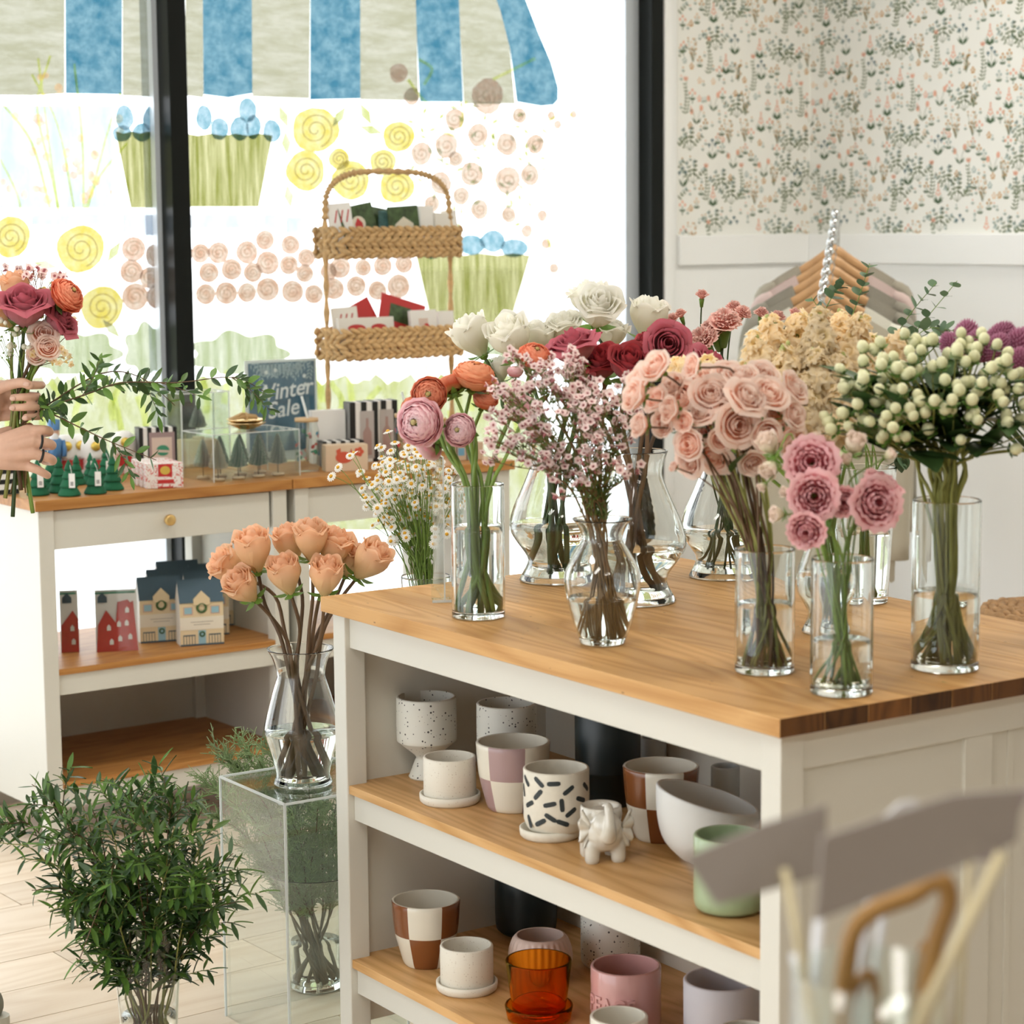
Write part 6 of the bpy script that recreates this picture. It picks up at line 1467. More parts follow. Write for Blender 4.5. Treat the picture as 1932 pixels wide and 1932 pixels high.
for q in range(2): flat('band_print', hp, rect(-.030 + q*.008, .062 - q*.007, .030 - q*.008, .0635 - q*.007), mat('band_grey', (0.40, 0.36, 0.30), .6), -.0016)
flat('door', hp, rect(-.010, .002, .010, .040), HW); flat('sill', hp, rect(-w/2, 0, w/2, .004), HR, -.001)
for x in (-.034, .034):
    flat('railing', hp, rect(x - .016, .026, x + .016, .029), HR)
    for q in range(5): flat('railing', hp, rect(x - .016 + q*.0075, .004, x - .0145 + q*.0075, .027), HR)
for x, z, r in ((0, .100, .0115), (0, .030, .006)):
    o = MB().tube([(x + r*cos(a), -.002, z + r*sin(a)) for a in [2*pi*i/18 for i in range(19)]], .0034 if r > .01 else .002, 6).build('wreath', HG, hp, world=False)
spots = [(382, 1217, 'front right house box with blue roof and wreath'), (306, 1211, 'front left house box with blue roof and wreath'), (393, 1199, 'house box right behind the front right one'), (323, 1194, 'house box behind the front left one'), (402, 1182, 'rearmost house box of the right column'), (340, 1176, 'rearmost house box of the left column')]
for i, (px, py, lab) in enumerate(spots):
    o = hp if i == 0 else copy_tree(hp); o.location = tb(px, py, ZSH); tag(o, lab)
# red card packs
RC = mat('red_card', (0.55, 0.05, 0.035), .5, noise=.08, nscale=60); SLV = thin_glass('clear_sleeve', (.94, .95, .95))
def cards(px, py, shape, lab, n, rz, wins):
    b = tb(px, py, ZSH); t = thing('card_pack', lab, 'cards', b, rz, 'red house card packs'); t.rotation_euler = (-.10, 0, rz)
    W_ = max(p[0] for p in shape); mn = min(p[0] for p in shape)
    for i in range(n): part('card', (mn, .004 + i*.006, .001), (W_ - .004*(i % 2), .008 + i*.006, .150 + .005*(i % 3)), [PAPW, GREENP, PAPW, HS][i % 4] if i else PAPW, t)
    flat('red_front', t, shape, RC, 0.0, .003)
    for x, z in wins: flat('window', t, rect(x - .005, z, x + .005, z + .010) [:2] + [(x + .005, z + .010), (x, z + .016), (x - .005, z + .010)], PAPW, -.0008, .0006)
    part('sleeve', (mn - .002, -.002, 0), (W_ + .002, -.0014, .165), SLV, t); flat('roof_print', t, [(mn + .006, .128), (mn + .03, .128), (mn + .03, .142), (mn + .018, .155), (mn + .006, .142)], HR, -.0003, .0004)
cards(216, 1229, [(-.045, 0), (.062, 0), (.052, .130), (.045, .126), (.038, .134), (.012, .128), (.006, .075), (-.018, .108), (-.040, .07)], 'larger red church card pack beside the house boxes', 5, RA - .42, [(.036, .100), (-.012, .055), (.014, .064), (.034, .066), (-.006, .018), (.016, .026), (.042, .030)])
cards(125, 1231, [(-.012, 0), (.034, 0), (.034, .085), (.020, .108), (-.010, .07)], 'narrow red church card pack at the table leg', 4, RA - .42, [(.018, .055), (.020, .020)])
# ================================================================= woven basket stand
WEAVE = mat('water_hyacinth', (0.60, 0.39, 0.18), 0.7, var=.1, noise=.22, nscale=70)
VB0, VB1 = .33, .47
uL = toR(Pw(640, 450, VB0))[0]; uRr = toR(Pw(873, 450, VB0))[0]; VM = (VB0 + VB1) / 2
bs = thing('basket_stand', 'tiered woven basket stand with arched handle in front of the window', 'basket', R3((uL + uRr) / 2, VM, ZT + .0006))
def zz(py): return Pw(740, py, VB0).z
lump = MB().ball((0, 0, 0), .5, 7, 5)
def tray(z0, z1, name='woven_tray'):
    mb = MB(); rows = 3; hh = (z1 - z0) / rows
    cor = [(uL, VB0), (uRr, VB0), (uRr, VB1), (uL, VB1)]; rr = .022
    path = []
    for i in range(4):
        a, b = Vector((*cor[i], 0)), Vector((*cor[(i+1) % 4], 0)); dd = (b - a).normalized(); n = max(2, int(((b - a).length - 2*rr) / .027)); nn = Vector((dd.y, -dd.x, 0))
        for k in range(n): path.append((a + dd * (rr + ((b - a).length - 2*rr) * (k + .5) / n), dd, nn))
        c = b - dd * rr - nn * rr; path.append((c + (nn + dd).normalized() * rr, (dd - nn).normalized(), (nn + dd).normalized()))
    for r in range(rows):
        for k, (p, dd, nn) in enumerate(path):
            for hv in (0, 1):
                zc_ = z0 + hh * (r + .28 + .46 * hv); q = p + dd * (.0135 if hv else 0)
                ex = (GU * dd.x + GV * dd.y) * cos(.42) + Vector((0, 0, (-1 if (hv + r) % 2 else 1) * sin(.42))); ny = GU * nn.x + GV * nn.y; ez = ex.cross(ny)
                M = Matrix((ex, ny, ez)).transposed(); S = Matrix.Diagonal((rn(.040, .047), .016, rn(.0150, .0185)))
                add_mesh(mb, lump, M @ S, R3(q.x, q.y, zc_) + ny * rn(-.001, .002), 1.0)
    o = mb.build(name, WEAVE, bs); o['kind'] = 'stuff'
    rbox(MB(), uL + .008, uRr - .008, VB0 + .008, VB1 - .008, z0 + .004, z0 + .012).build('tray_floor', WEAVE, bs, smooth=False)
    return o
T1, T2 = (zz(487), zz(428)), (zz(677), zz(618)); T3 = (ZT + .02, ZT + .085)
for T in (T1, T2, T3): tray(*T)
def rope(pts, r=.0072, name='post'):
    pp = smoothpath(pts, 12) if len(pts) > 2 else [Vector(pts[0]).lerp(Vector(pts[1]), i / 36) for i in range(37)]
    MB().tube(pp, [r * (1 + .28 * sin(i * 1.5) + rn(-.08, .08)) for i in range(len(pp))], 8).build(name, WEAVE, bs)
zt = zz(322); zs_ = zz(400)
for u in (uL - .003, uRr + .003): rope([R3(u, VM, ZT + .001), R3(u, VM, zs_ - .02)])
arch = []
for i in range(13):
    a = pi * i / 12; e = .62
    x = math.copysign(abs(cos(a)) ** e, cos(a)); z = sin(a) ** e
    arch.append(R3((uL + uRr)/2 - x * ((uRr - uL)/2 + .003), VM, zs_ - .02 + (zt - zs_ + .02) * z))
rope(arch, .0085, 'handle')
# packets in the trays
GPHO = mat('green_photo_card', (0.05, 0.09, 0.03), .4, noise=.5, nscale=60); CREAMC = mat('cream_card', (0.74, 0.68, 0.55), .55); TEALC = mat('teal_card', (0.10, 0.22, 0.22), .5, noise=.5, nscale=50)
def packet(name, label, px, ztop, zb, w, lean, rz, m, th=.006, v=None, deco=None, roll=0.0, group='packets in the basket stand'):
    u, v_, _ = toR(Pw(px, 450, v or VM)); h = ztop - zb
    t = thing(name, label, 'packet', R3(u, v or VM, zb), RA + rz, group); t.rotation_euler = (-lean, roll, RA + rz)
    part('body', (-w/2, -th/2, 0), (w/2, th/2, h), m, t, .0006)
    if deco: deco(t, w, h, -th/2)
    return t
def d_photo(t, w, h, y):
    flat('printed_disc', t, oval(.0, h*.62, .022, .022, 16), CREAMC, y - .0006); flat('printed_house', t, [(-.012, h*.5), (.012, h*.5), (.012, h*.62), (0, h*.74), (-.012, h*.62)], RED, y - .0012)
def d_script(t, w, h, y):
    for k in range(3): flat('red_script', t, [(-w*.3 + k*.018, h*.62), (-w*.3 + k*.018 + .004, h*.62), (-w*.3 + k*.018 + .014, h*.86), (-w*.3 + k*.018 + .010, h*.86)], RED, y - .0006)
def d_roof(t, w, h, y):
    flat('printed_gable', t, [(-.03, h*.45), (.03, h*.45), (.03, h*.62), (0, h*.84), (-.03, h*.62)], CREAMC, y - .0006); flat('printed_beam', t, rect(-.03, h*.50, .03, h*.54), TEALC, y - .0012); flat('printed_roof', t, [(-.034, h*.6), (0, h*.86), (.034, h*.6), (0, h*.78)], GPHO, y - .0012)
def d_band(t, w, h, y): flat('red_oval', t, oval(-w*.18, h*.72, w*.16, h*.10, 14), RED, y - .0006); flat('red_oval', t, oval(w*.22, h*.72, w*.14, h*.10, 14), RED, y - .0006)
zb1, zb2 = T1[0] + .013, T2[0] + .013
packet('paper_packet', 'white packet with red script at the left of the upper tray', 650, zz(382), zb1, .07, .12, -.2, PAPW, .012, deco=d_script, roll=-.08, v=VB0 + .05)
packet('photo_card', 'dark green photo card with round label in the upper tray', 690, zz(384), zb1, .11, .15, -.1, GPHO, .003, deco=d_photo, roll=-.18, v=VB0 + .035)
packet('photo_card', 'dark green photo card leaning behind the one with the round label', 715, zz(388), zb1, .10, .2, .15, GPHO, .003, roll=.15, v=VB0 + .06)
packet('photo_card', 'teal photo card half hidden in the middle of the upper tray', 742, zz(398), zb1, .10, .12, 0, TEALC, .003, roll=.08, v=VB0 + .055)
packet('house_packet', 'card with a half-timbered gable in the upper tray', 768, zz(388), zb1, .10, .1, -.1, GPHO, .004, deco=d_roof, roll=-.06, v=VB0 + .03)
packet('paper_packet', 'white packet right of the half-timbered card', 805, zz(388), zb1, .05, .1, .1, PAPW, .012, roll=.05, v=VB0 + .05)
packet('paper_packet', 'pale packet at the right end of the upper tray', 838, zz(402), zb1, .07, .15, .2, HS, .014, roll=.06, v=VB0 + .05)
packet('paper_packet', 'small white packet behind the pale one in the upper tray', 855, zz(396), zb1, .05, .2, .0, PAPW, .010, v=VB0 + .085)
packet('envelope', 'red envelope behind, its corner pointing up in the lower tray', 705, zz(566), zb2, .12, .18, 0, RED, .002, roll=-.42, v=VB0 + .075)
packet('envelope', 'red envelope with a green printed panel in the lower tray', 745, zz(562), zb2, .16, .15, 0, RED, .002, roll=.28, v=VB0 + .06, deco=lambda t, w, h, y: flat('green_panel', t, rect(-.045, h*.55, .03, h*.86), GPHO, y - .0005))
packet('paper_packet', 'white packet with red script at the left of the lower tray', 655, zz(578), zb2, .08, .12, -.1, HS, .012, deco=d_script, roll=-.06, v=VB0 + .06)
packet('paper_packet', 'wide white packet with red ovals along the lower tray', 690, zz(598), zb2, .19, .12, 0, HS, .014, deco=d_band, v=VB0 + .03)
packet('paper_packet', 'clear-wrapped white packet with small pictures at the right of the lower tray', 800, zz(588), zb2, .10, .12, .1, PAPW, .012, v=VB0 + .035, deco=lambda t, w, h, y: (flat('small_picture', t, rect(-.02, h*.5, .015, h*.8), PINKC, y - .0005), flat('small_picture', t, oval(.008, h*.6, .010, .010), RED, y - .001)))
packet('paper_packet', 'ribbed white packet at the right end of the lower tray', 842, zz(592), zb2, .06, .12, .1, PAPW, .014, v=VB0 + .05)

# ================================================================= garment rack
CHR = mat('chrome', (0.72, 0.74, 0.75), .12, metal=1.0); HWOOD = mat('hanger_wood', (0.62, 0.36, 0.17), .4, noise=.1, nscale=20)
PF, PN = Pd(1577, 405, 7.05), Pd(1551, 568, 6.25)
rk = thing('garment_rack', 'chrome garment rack with a sloping arm of hooks', 'rack', (PF.x, PF.y, 0), 0)
MB().tube([(PF.x, PF.y, 0.0), (PF.x, PF.y, PF.z + .01)], .013, 12).build('upright', CHR, rk); MB().tube([PF, PN], .007, 8).build('arm', CHR, rk)
MB().tube([(PF.x - .25, PF.y, .012), (PF.x + .25, PF.y, .012)], .012, 10).build('foot', CHR, rk); MB().tube([(PF.x, PF.y - .25, .012), (PF.x, PF.y + .25, .012)], .012, 10).build('foot', CHR, rk)
for i in range(9):
    p = PF.lerp(PN, (i + .3) / 8.6); MB().ball(p + Vector((0, 0, .012)), .014, 12, 8).build('hook_ball', CHR, rk); MB().tube([p, p + Vector((0, 0, .012))], .004, 6).build('hook_pin', CHR, rk)
CL = [mat('cloth_' + n, c, .85, bump=.25, nscale=300) for n, c in (('navy', (0.12, 0.12, 0.16)), ('pink', (0.64, 0.50, 0.47)), ('grey', (0.30, 0.28, 0.23)), ('grey_beige', (0.38, 0.35, 0.28)), ('ivory', (0.76, 0.75, 0.66)), ('sand', (0.50, 0.46, 0.36)))]
def garment(i, p, m, w, label, hlabel):
    th = rn(-.06, .06); X = Vector((cos(th), sin(th), 0)); Y = Vector((-sin(th), cos(th), 0)); Z = Vector((0, 0, 1))
    ctr = p + Vector((0, -.004, -.085))
    h = thing('clothes_hanger', hlabel, 'hanger', p, 0, 'wooden clothes hangers')
    MB().tube([p + X*.014 + Z*(-.022), p + X*.02 + Z*.0, p + X*.010 + Z*.014, p - X*.004 + Z*.0165, p - X*.014 + Z*.006, p - X*.006 - Z*.020, p - Z*.045, ctr + Z*.012], .0016, 6).build('hook', CHR, h)
    mb = MB(); n = 18
    def fn(a, b):
        s = 2*b - 1; zc_ = -.115 * abs(s) ** 1.35 + .018 * math.exp(-(s*5)**2); r = .011 + .006*(1 - abs(s)); hgt = .022 + .020*(1 - abs(s)); q = a * 2 * pi
        return ctr + X * s * (w * .5) + Z * (zc_ + hgt*.5*cos(q) - .012) + Y * r * sin(q) * .55
    mb.grid(fn, 10, n, close_a=True); mb.build('shoulder_bar', HWOOD, h)
    g = thing('knit_top', label, 'clothing', ctr, 0, 'garments on the rack')
    mb = MB(); L = .62; hw = w * .5 + .012
    for sg in (-1, 1):
        def fn(a, b, sg=sg):
            s = 2*a - 1; neck = .48
            ztop = -.115 * abs(s) ** 1.35 + .006 - .10 * max(0, 1 - (abs(s) / neck) ** 2) ** .5 * (1.0 if sg < 0 else .5) if abs(s) < neck else -.115 * abs(s) ** 1.35 + .008
            z_ = ztop - b * L * (1 if abs(s) < .96 else .98); yy = sg * (.010 + .024 * min(1, b * 5)) * (1 - .6 * abs(s) ** 6) + .008 * sin(s * 9 + b * 3) * b
            return ctr + X * s * hw * (1 - .06 * min(1, b*2)) + Z * z_ + Y * yy
        mb.grid(fn, 36, 14)
    mb.build('body', m, g)
    for sg in (-1, 1):
        a0 = ctr + X * sg * hw * .93 - Z * .115; MB().tube(smoothpath([a0 - X*sg*.03 + Z*.012, a0 + X * sg * .012 - Z*.02, a0 + X*sg*.022 - Z*.15, a0 + X*sg*.012 - Z*.36, a0 + X*sg*.008 - Z*.54], 4), [.020, .030, .034, .036, .038] * 1 if False else [.022 + .001*k for k in range(17)], 10).build('sleeve', m, g)
rows = ((3, .42, 'grey beige top, farthest back on the rack'), (1, .43, 'dusty pink top second from the back of the rack'), (2, .44, 'grey top third from the back of the rack'), (2, .45, 'dark grey sweater in the middle of the rack'), (4, .42, 'ivory sweater behind the sand coloured one'), (5, .43, 'sand sweater third from the front of the rack'), (4, .42, 'ivory top second from the front of the rack'), (5, .42, 'sand top nearest to the camera on the rack'))
for i, (m, w, lab) in enumerate(rows):
    garment(i, PF.lerp(PN, (i + 1.1) / 8.4), CL[m], w, lab, ['hanger at the very back of the rack arm', 'second hanger from the wall end of the arm', 'third hanger from the wall end of the arm', 'fourth hanger from the wall end of the arm', 'fifth hanger from the wall end of the arm', 'third hanger from the front end of the arm', 'second hanger from the front end of the arm', 'front hanger with its hook lowest on the arm'][i])

# ================================================================= woven stool at the right
WEAVD = mat('dark_rattan', (0.34, 0.19, 0.08), 0.7, noise=.3, nscale=60)
c = Pz(1985, 1142, .62); t = thing('woven_stool', 'round woven rattan stool beyond the right end of the island', 'stool', (c.x, c.y, 0), 0)
for k in range(7):
    r = .165 - .022 * k; z0 = .60 + .010 * sin(k * .5 + .3)
    mb = MB(); n = 64
    mb.tube([(c.x + r*cos(2*pi*i/n), c.y + r*sin(2*pi*i/n), z0 + .003*sin(i*2.1 + k)) for i in range(n + 1)], [.0125 * (1 + .2*sin(i*2.6 + k)) for i in range(n + 1)], 7); mb.build('seat_coil', WEAVD, t)
for k in range(2):
    mb = MB(); n = 64; mb.tube([(c.x + .172*cos(2*pi*i/n), c.y + .172*sin(2*pi*i/n), .575 - .025*k) for i in range(n + 1)], [.0135*(1 + .2*sin(i*2.6 + k)) for i in range(n + 1)], 7); mb.build('seat_coil', WEAVD, t)
for k in range(4):
    a = pi/4 + k*pi/2; MB().tube([(c.x + .13*cos(a), c.y + .13*sin(a), .56), (c.x + .17*cos(a), c.y + .17*sin(a), 0)], .014, 8).build('leg', HWOOD, t)

# ================================================================= acrylic card stand on the island
b = Pz(833, 1136, ZT + .0006); t = thing('card_holder', 'clear acrylic card holder seen edge-on beside the ranunculus vase', 'sign holder', b, .15)
hh = ptop(838, 862, b)
part('base', (-.017, -.006, 0), (.017, .012, .006), ACR, t); part('block', (-.017, .004, .006), (.017, .012, .042), ACR, t); part('sheet', (.004, -.006, .004), (.0065, .16, hh), ACR, t)
for a in ((.004, -.0068, .004, .0065, -.0058, hh), (.004, -.006, hh - .001, .0065, .16, hh), (-.017, -.0068, 0, .017, -.006, .005)): part('edge', a[:3], a[3:], ACE, t)
# a torn leaf scrap on the island
c = Pz(1432, 1289 + 0, ZT) if False else Pz(1776, 1288, ZT + .0012); t = thing('leaf_scrap', 'tiny green leaf scrap lying before the tall cylinder vase', 'leaf', c); put_leaf('broadg', t, (0, 0, .001), (1, .1, 0), (0, 0, 1), .009, 'leaf_blade')

# ================================================================= blurred labels close to the lens
TAGG = mat('grey_label', (0.31, 0.275, 0.25), .6); TAGV = mat('violet_label', (0.33, 0.28, 0.30), .6); HLSTK = mat('white_highlight_and_sticks', (0.70, 0.72, 0.76), .5); STK = mat('pale_stick', (0.62, 0.54, 0.34), .6); LOOPM = mat('amber_wood_loop', (0.36, 0.19, 0.05), .5)
def slab(name, par, pts, d0, m, th=.003):
    P = [Pd(x, y, d0 + dd) for x, y, dd in pts]; nrm = (P[1] - P[0]).cross(P[2] - P[0]).normalized() * th
    if nrm.y < 0: nrm = -nrm
    mb = MB(); n = len(P); a = [mb.vert(p) for p in P]; b_ = [mb.vert(p + nrm) for p in P]; mb.face(*a); mb.face(*reversed(b_))
    for i in range(n): mb.face(a[i], b_[i], b_[(i+1) % n], a[(i+1) % n])
    return mb.build(name, m, par, smooth=False)
D0 = 1.42
def pick(label, d0, corners, m, stick):
    t = thing('plant_label', label, 'label', Pd(*stick[1], d0), 0, 'plant labels on sticks near the lens')
    slab('card', t, corners, d0, m); MB().tube([Pd(stick[0][0], stick[0][1], d0 + .008), Pd(stick[1][0], stick[1][1], d0 + .008)], stick[2] * d0 / FPX, 8).build('stick', stick[3], t)
    return t
pick('blurred grey mauve card on a stick, left of two near the lens', D0, [(1292, 1618, 0), (1352, 1708, 0), (1560, 1650, .02), (1560, 1518, .02), (1440, 1555, .01)], TAGG, ((1480, 1640), (1560, 2050), 9, STK))
pick('blurred grey green card on a stick, right of two near the lens', D0 - .06, [(1552, 1580, 0), (1540, 1738, 0), (1800, 1640, .02), (1918, 1588, .03), (1930, 1490, .03), (1800, 1500, .02)], TAGG, ((1890, 1610), (1690, 2020), 13, STK))
pick('blurred white highlight built as a card behind the two grey cards', D0 + .06, [(1640, 1568, 0), (1735, 1545, .01), (1730, 1510, .01), (1700, 1515, .005)], HLSTK, ((1690, 1560), (1620, 2050), 8, HLSTK))  # bright highlight among the cards, built as an added white piece
pick('blurred violet grey card at the right edge near the lens', D0 + .03, [(1800, 1500, 0), (1790, 1620, 0), (1880, 1625, .01), (1945, 1490, .01)], TAGV, ((1830, 1600), (1800, 2050), 7, STK))
cv = Pd(1640, 2210, D0); ct = thing('label_jar', 'clear jar holding the blurred labels near the lens', 'jar', (cv.x, cv.y, cv.z)); jr_ = .052; jh = Pd(1640, 1830, D0).z - cv.z
MB().lathe([(.0006, 0), (jr_, 0), (jr_, jh), (jr_ - .002, jh), (jr_ - .002, .004), (.0006, .004)], 36).build('glass_body', CUPG, ct, world=False)
tb_ = thing('plinth', 'narrow white plinth under the jar of labels', 'plinth', (cv.x, cv.y, 0)); part('column', (-.09, -.09, 0), (.09, .09, cv.z - .0008), WHITEM, tb_, .003)
for i, (pts, r, lab) in enumerate((([(1580, 2060), (1600, 1800), (1640, 1725), (1720, 1690), (1770, 1660), (1790, 1700), (1760, 1800), (1720, 2060)], 20, 'largest blurred amber bentwood loop near the lens'), ([(1585, 2060), (1600, 1900), (1625, 1845), (1650, 1860), (1660, 2060)], 11, 'small blurred amber loop low in the jar'), ([(1700, 2060), (1730, 1850), (1750, 1780), (1785, 1900), (1800, 2060)], 9, 'thin blurred amber loop at the right of the jar'))):
    P = [Pd(x, y, D0 + .02 + .012 * i) for x, y in pts]; t = thing('bentwood_loop', lab, 'loop', P[0], 0, 'amber bentwood loops'); MB().tube(smoothpath(P, 5), r * D0 / FPX, 8).build('hoop', LOOPM, t)
for i, (a, b_, lab) in enumerate((((1500, 1800), (1560, 2060), 'leftmost blurred white stick near the lens'), ((1545, 1735), (1520, 2060), 'second blurred white stick near the lens'), ((1650, 1640), (1600, 2060), 'blurred white stick rising between the grey cards'))):
    t = thing('white_stick', lab, 'stick', Pd(*b_, D0 + .05), 0, 'white sticks near the lens'); MB().tube([Pd(*a, D0 + .05), Pd(*b_, D0 + .05)], 11 * D0 / FPX, 8).build('rod', HLSTK, t)
# ================================================================= the florist
HY = 4.15
def Hh(px, py, dy=0.0): return Pd(px, py, HY + dy)
SKIN = mat('skin', (0.72, 0.45, 0.33), .5, noise=.06, nscale=60, spec=.35)
per = thing('person', 'person at the picture edge whose ringed hands hold a mixed bouquet', 'person', (-1.24, 4.25, 0))
f = .0076
segs = []
elL, elR = Vector((-1.33, 4.47, 1.10)), Vector((-1.36, 4.02, 1.08)); shL, shR = Vector((-1.27, 4.45, 1.42)), Vector((-1.27, 4.05, 1.42))
wL, wR = Hh(-52, 764, .055), Hh(-42, 858, -.035)
# torso, neck, head, legs
segs += [[((-1.25, 4.25, .96), .145), ((-1.25, 4.25, 1.10), .125), ((-1.26, 4.25, 1.28), .145), ((-1.27, 4.25, 1.40), .12)], [((-1.26, 4.17, .96), .11), ((-1.26, 4.33, .96), .11)], [((-1.27, 4.12, 1.38), .09), ((-1.27, 4.38, 1.38), .09)]]
segs += [[((-1.26, 4.25, 1.44), .058), ((-1.23, 4.25, 1.55), .054)], [((-1.21, 4.25, 1.655), .092), ((-1.20, 4.25, 1.60), .078)], [((-1.125, 4.25, 1.635), .013), ((-1.108, 4.25, 1.610), .016)], [((-1.13, 4.25, 1.56), .03)], [((-1.21, 4.165, 1.625), .016), ((-1.21, 4.160, 1.600), .012)], [((-1.21, 4.335, 1.625), .016), ((-1.21, 4.340, 1.600), .012)]]
for sy in (-1, 1):
    y = 4.25 + sy * .10
    segs += [[((-1.25, y, .92), .095), ((-1.22, y, .50), .062), ((-1.25, y, .28), .056), ((-1.27, y, .09), .040)]]
for sh, el, w in ((shL, elL, wL), (shR, elR, wR)):
    segs += [[(sh, .062), (sh.lerp(el, .5), .052), (el, .044)], [(el, .044), (el.lerp(w, .35), .042), (w, .028)]]
# left hand: fist above, fingers wrap round the stems from behind
segs += [[(wL, .027), (Hh(-14, 738, .045), .022)], [(wL, .027), (Hh(-12, 758, .045), .023)], [(wL, .027), (Hh(-16, 780, .045), .021)], [(Hh(-14, 738, .045), .020), (Hh(-16, 782, .045), .019)]]
for (y, tip, ex) in ((727, 46, 80), (748, 17, 72), (767, 16, 77), (786, 40, 76)):
    k = f if y != 786 else .0070
    segs.append([(Hh(-12, y, .048), .0105), (Hh(38, y - 1, .052), k * 1.06), (Hh(ex - 6, y - 1, .030), k * 1.02), (Hh(ex - 4, y, -.014), k * .98), (Hh(ex - 26, y + 1, -.036), k * .98), (Hh(tip + 8, y + 2, -.037), k * .9)])
segs.append([(wL, .022), (Hh(-14, 738, .010), .0135), (Hh(10, 728, -.024), .0105), (Hh(40, 722, -.040), .0095), (Hh(56, 727, -.044), .0085)])
# right hand: below, seen from its back, fingers close round the stems
kn = [Hh(52, 812, -.036), Hh(62, 832, -.046), Hh(62, 856, -.046), Hh(48, 878, -.038)]
for q, r in zip(kn, (.0115, .012, .0115, .0105)): segs.append([(wR, .022), (wR.lerp(q, .55) + Vector((0, -.006, 0)), .017), (q, r)])
for q0, q1 in zip(kn, kn[1:]): segs.append([(q0.lerp(wR, .2), .011), (q1.lerp(wR, .2), .011)])
segs.append([(kn[0], .0105), (Hh(84, 811, -.034), .0088), (Hh(93, 815, -.006), .0085), (Hh(78, 818, .022), .0078)])
segs.append([(kn[1], .0110), (Hh(90, 836, -.036), .0090), (Hh(98, 841, -.006), .0086), (Hh(82, 842, .024), .0078)])
segs.append([(kn[2], .0108), (Hh(92, 864, -.036), .0088), (Hh(99, 870, -.006), .0084), (Hh(84, 870, .022), .0076)])
segs.append([(kn[3], .0098), (Hh(72, 887, -.040), .0082), (Hh(88, 896, -.028), .0074), (Hh(90, 897, -.008), .0066)])
segs.append([(wR, .020), (Hh(-4, 826, .0), .0150), (Hh(28, 812, .018), .0105), (Hh(56, 806, .028), .0090)])
blobmesh('body', segs, .0027, SKIN, per, 3)
NAIL = mat('fingernail', (0.74, 0.48, 0.38), .3)
for (y, tip) in ((750, 17), (768, 16), (787, 40)):
    p = Hh(tip + 7, y + 2, -.0440); MB().ball(p, 1, 10, 6, (.0060, .0018, .0046)).build('fingernail', NAIL, per)
MB().ball(Hh(50, 725, -.052), 1, 10, 6, (.0068, .0018, .0052)).build('fingernail', NAIL, per)
for a, b_ in ((kn[1], Hh(90, 836, -.036)), (kn[2], Hh(92, 864, -.036))):
    c = a.lerp(b_, .55); d = (b_ - a).normalized(); x = d.orthogonal().normalized(); y = d.cross(x)
    MB().tube([c + (x * cos(q) + y * sin(q)) * .0112 for q in [2*pi*i/24 for i in range(25)]], .0024, 8).build('ring', BLK, per)
EYEW = mat('eye_white', (0.80, 0.80, 0.78), .2); EYED = mat('eye_iris', (0.05, 0.03, 0.02), .2); LIP = mat('lips', (0.55, 0.22, 0.20), .5)
for sy in (-1, 1):
    e = MB().ball((-1.128, 4.25 + sy * .033, 1.655), .0125, 12, 8).build('eye', EYEW, per); MB().ball((-1.1185, 4.25 + sy * .033, 1.655), .0062, 10, 7, (.6, 1, 1)).build('iris', EYED, e, world=False).location = -per.location
MB().tube([(-1.118, 4.228, 1.580), (-1.109, 4.25, 1.577), (-1.118, 4.272, 1.580)], .0045, 6).build('mouth', LIP, per)
# clothes
KN = mat('charcoal_knit', (0.10, 0.11, 0.12), .85, bump=.3, nscale=250); TR = mat('dark_trousers', (0.04, 0.05, 0.07), .8); HAIR = mat('brown_hair', (0.06, 0.035, 0.02), .6)
cs = [[((-1.25, 4.25, .94), .160), ((-1.25, 4.25, 1.10), .140), ((-1.26, 4.25, 1.28), .158), ((-1.27, 4.25, 1.41), .125)], [((-1.26, 4.16, .96), .122), ((-1.26, 4.34, .96), .122)], [((-1.27, 4.10, 1.38), .10), ((-1.27, 4.40, 1.38), .10)]]
for sh, el, w in ((shL, elL, wL), (shR, elR, wR)): cs += [[(sh, .074), (sh.lerp(el, .5), .064), (el, .056)], [(el, .056), (el.lerp(w, .5), .052)]]
blobmesh('sweater', cs, .009, KN, per, 4)
ts = [[((-1.25, 4.25, .97), .155), ((-1.25, 4.25, .88), .15)]]
for sy in (-1, 1):
    y = 4.25 + sy * .10; ts += [[((-1.25, y, .92), .108), ((-1.22, y, .50), .076), ((-1.25, y, .28), .072), ((-1.27, y, .10), .066)]]
blobmesh('trousers', ts, .010, TR, per, 3)
blobmesh('hair', [[((-1.225, 4.25, 1.70), .088), ((-1.265, 4.25, 1.64), .088)], [((-1.27, 4.25, 1.62), .07), ((-1.27, 4.25, 1.52), .05)], [((-1.18, 4.25, 1.735), .05)]], .008, HAIR, per, 3)
SHOE = mat('grey_canvas_shoe', (0.20, 0.20, 0.16), .8); SOLE = mat('rubber_sole', (0.52, 0.50, 0.42), .6)
toe = Pz(20, 1912, .03)
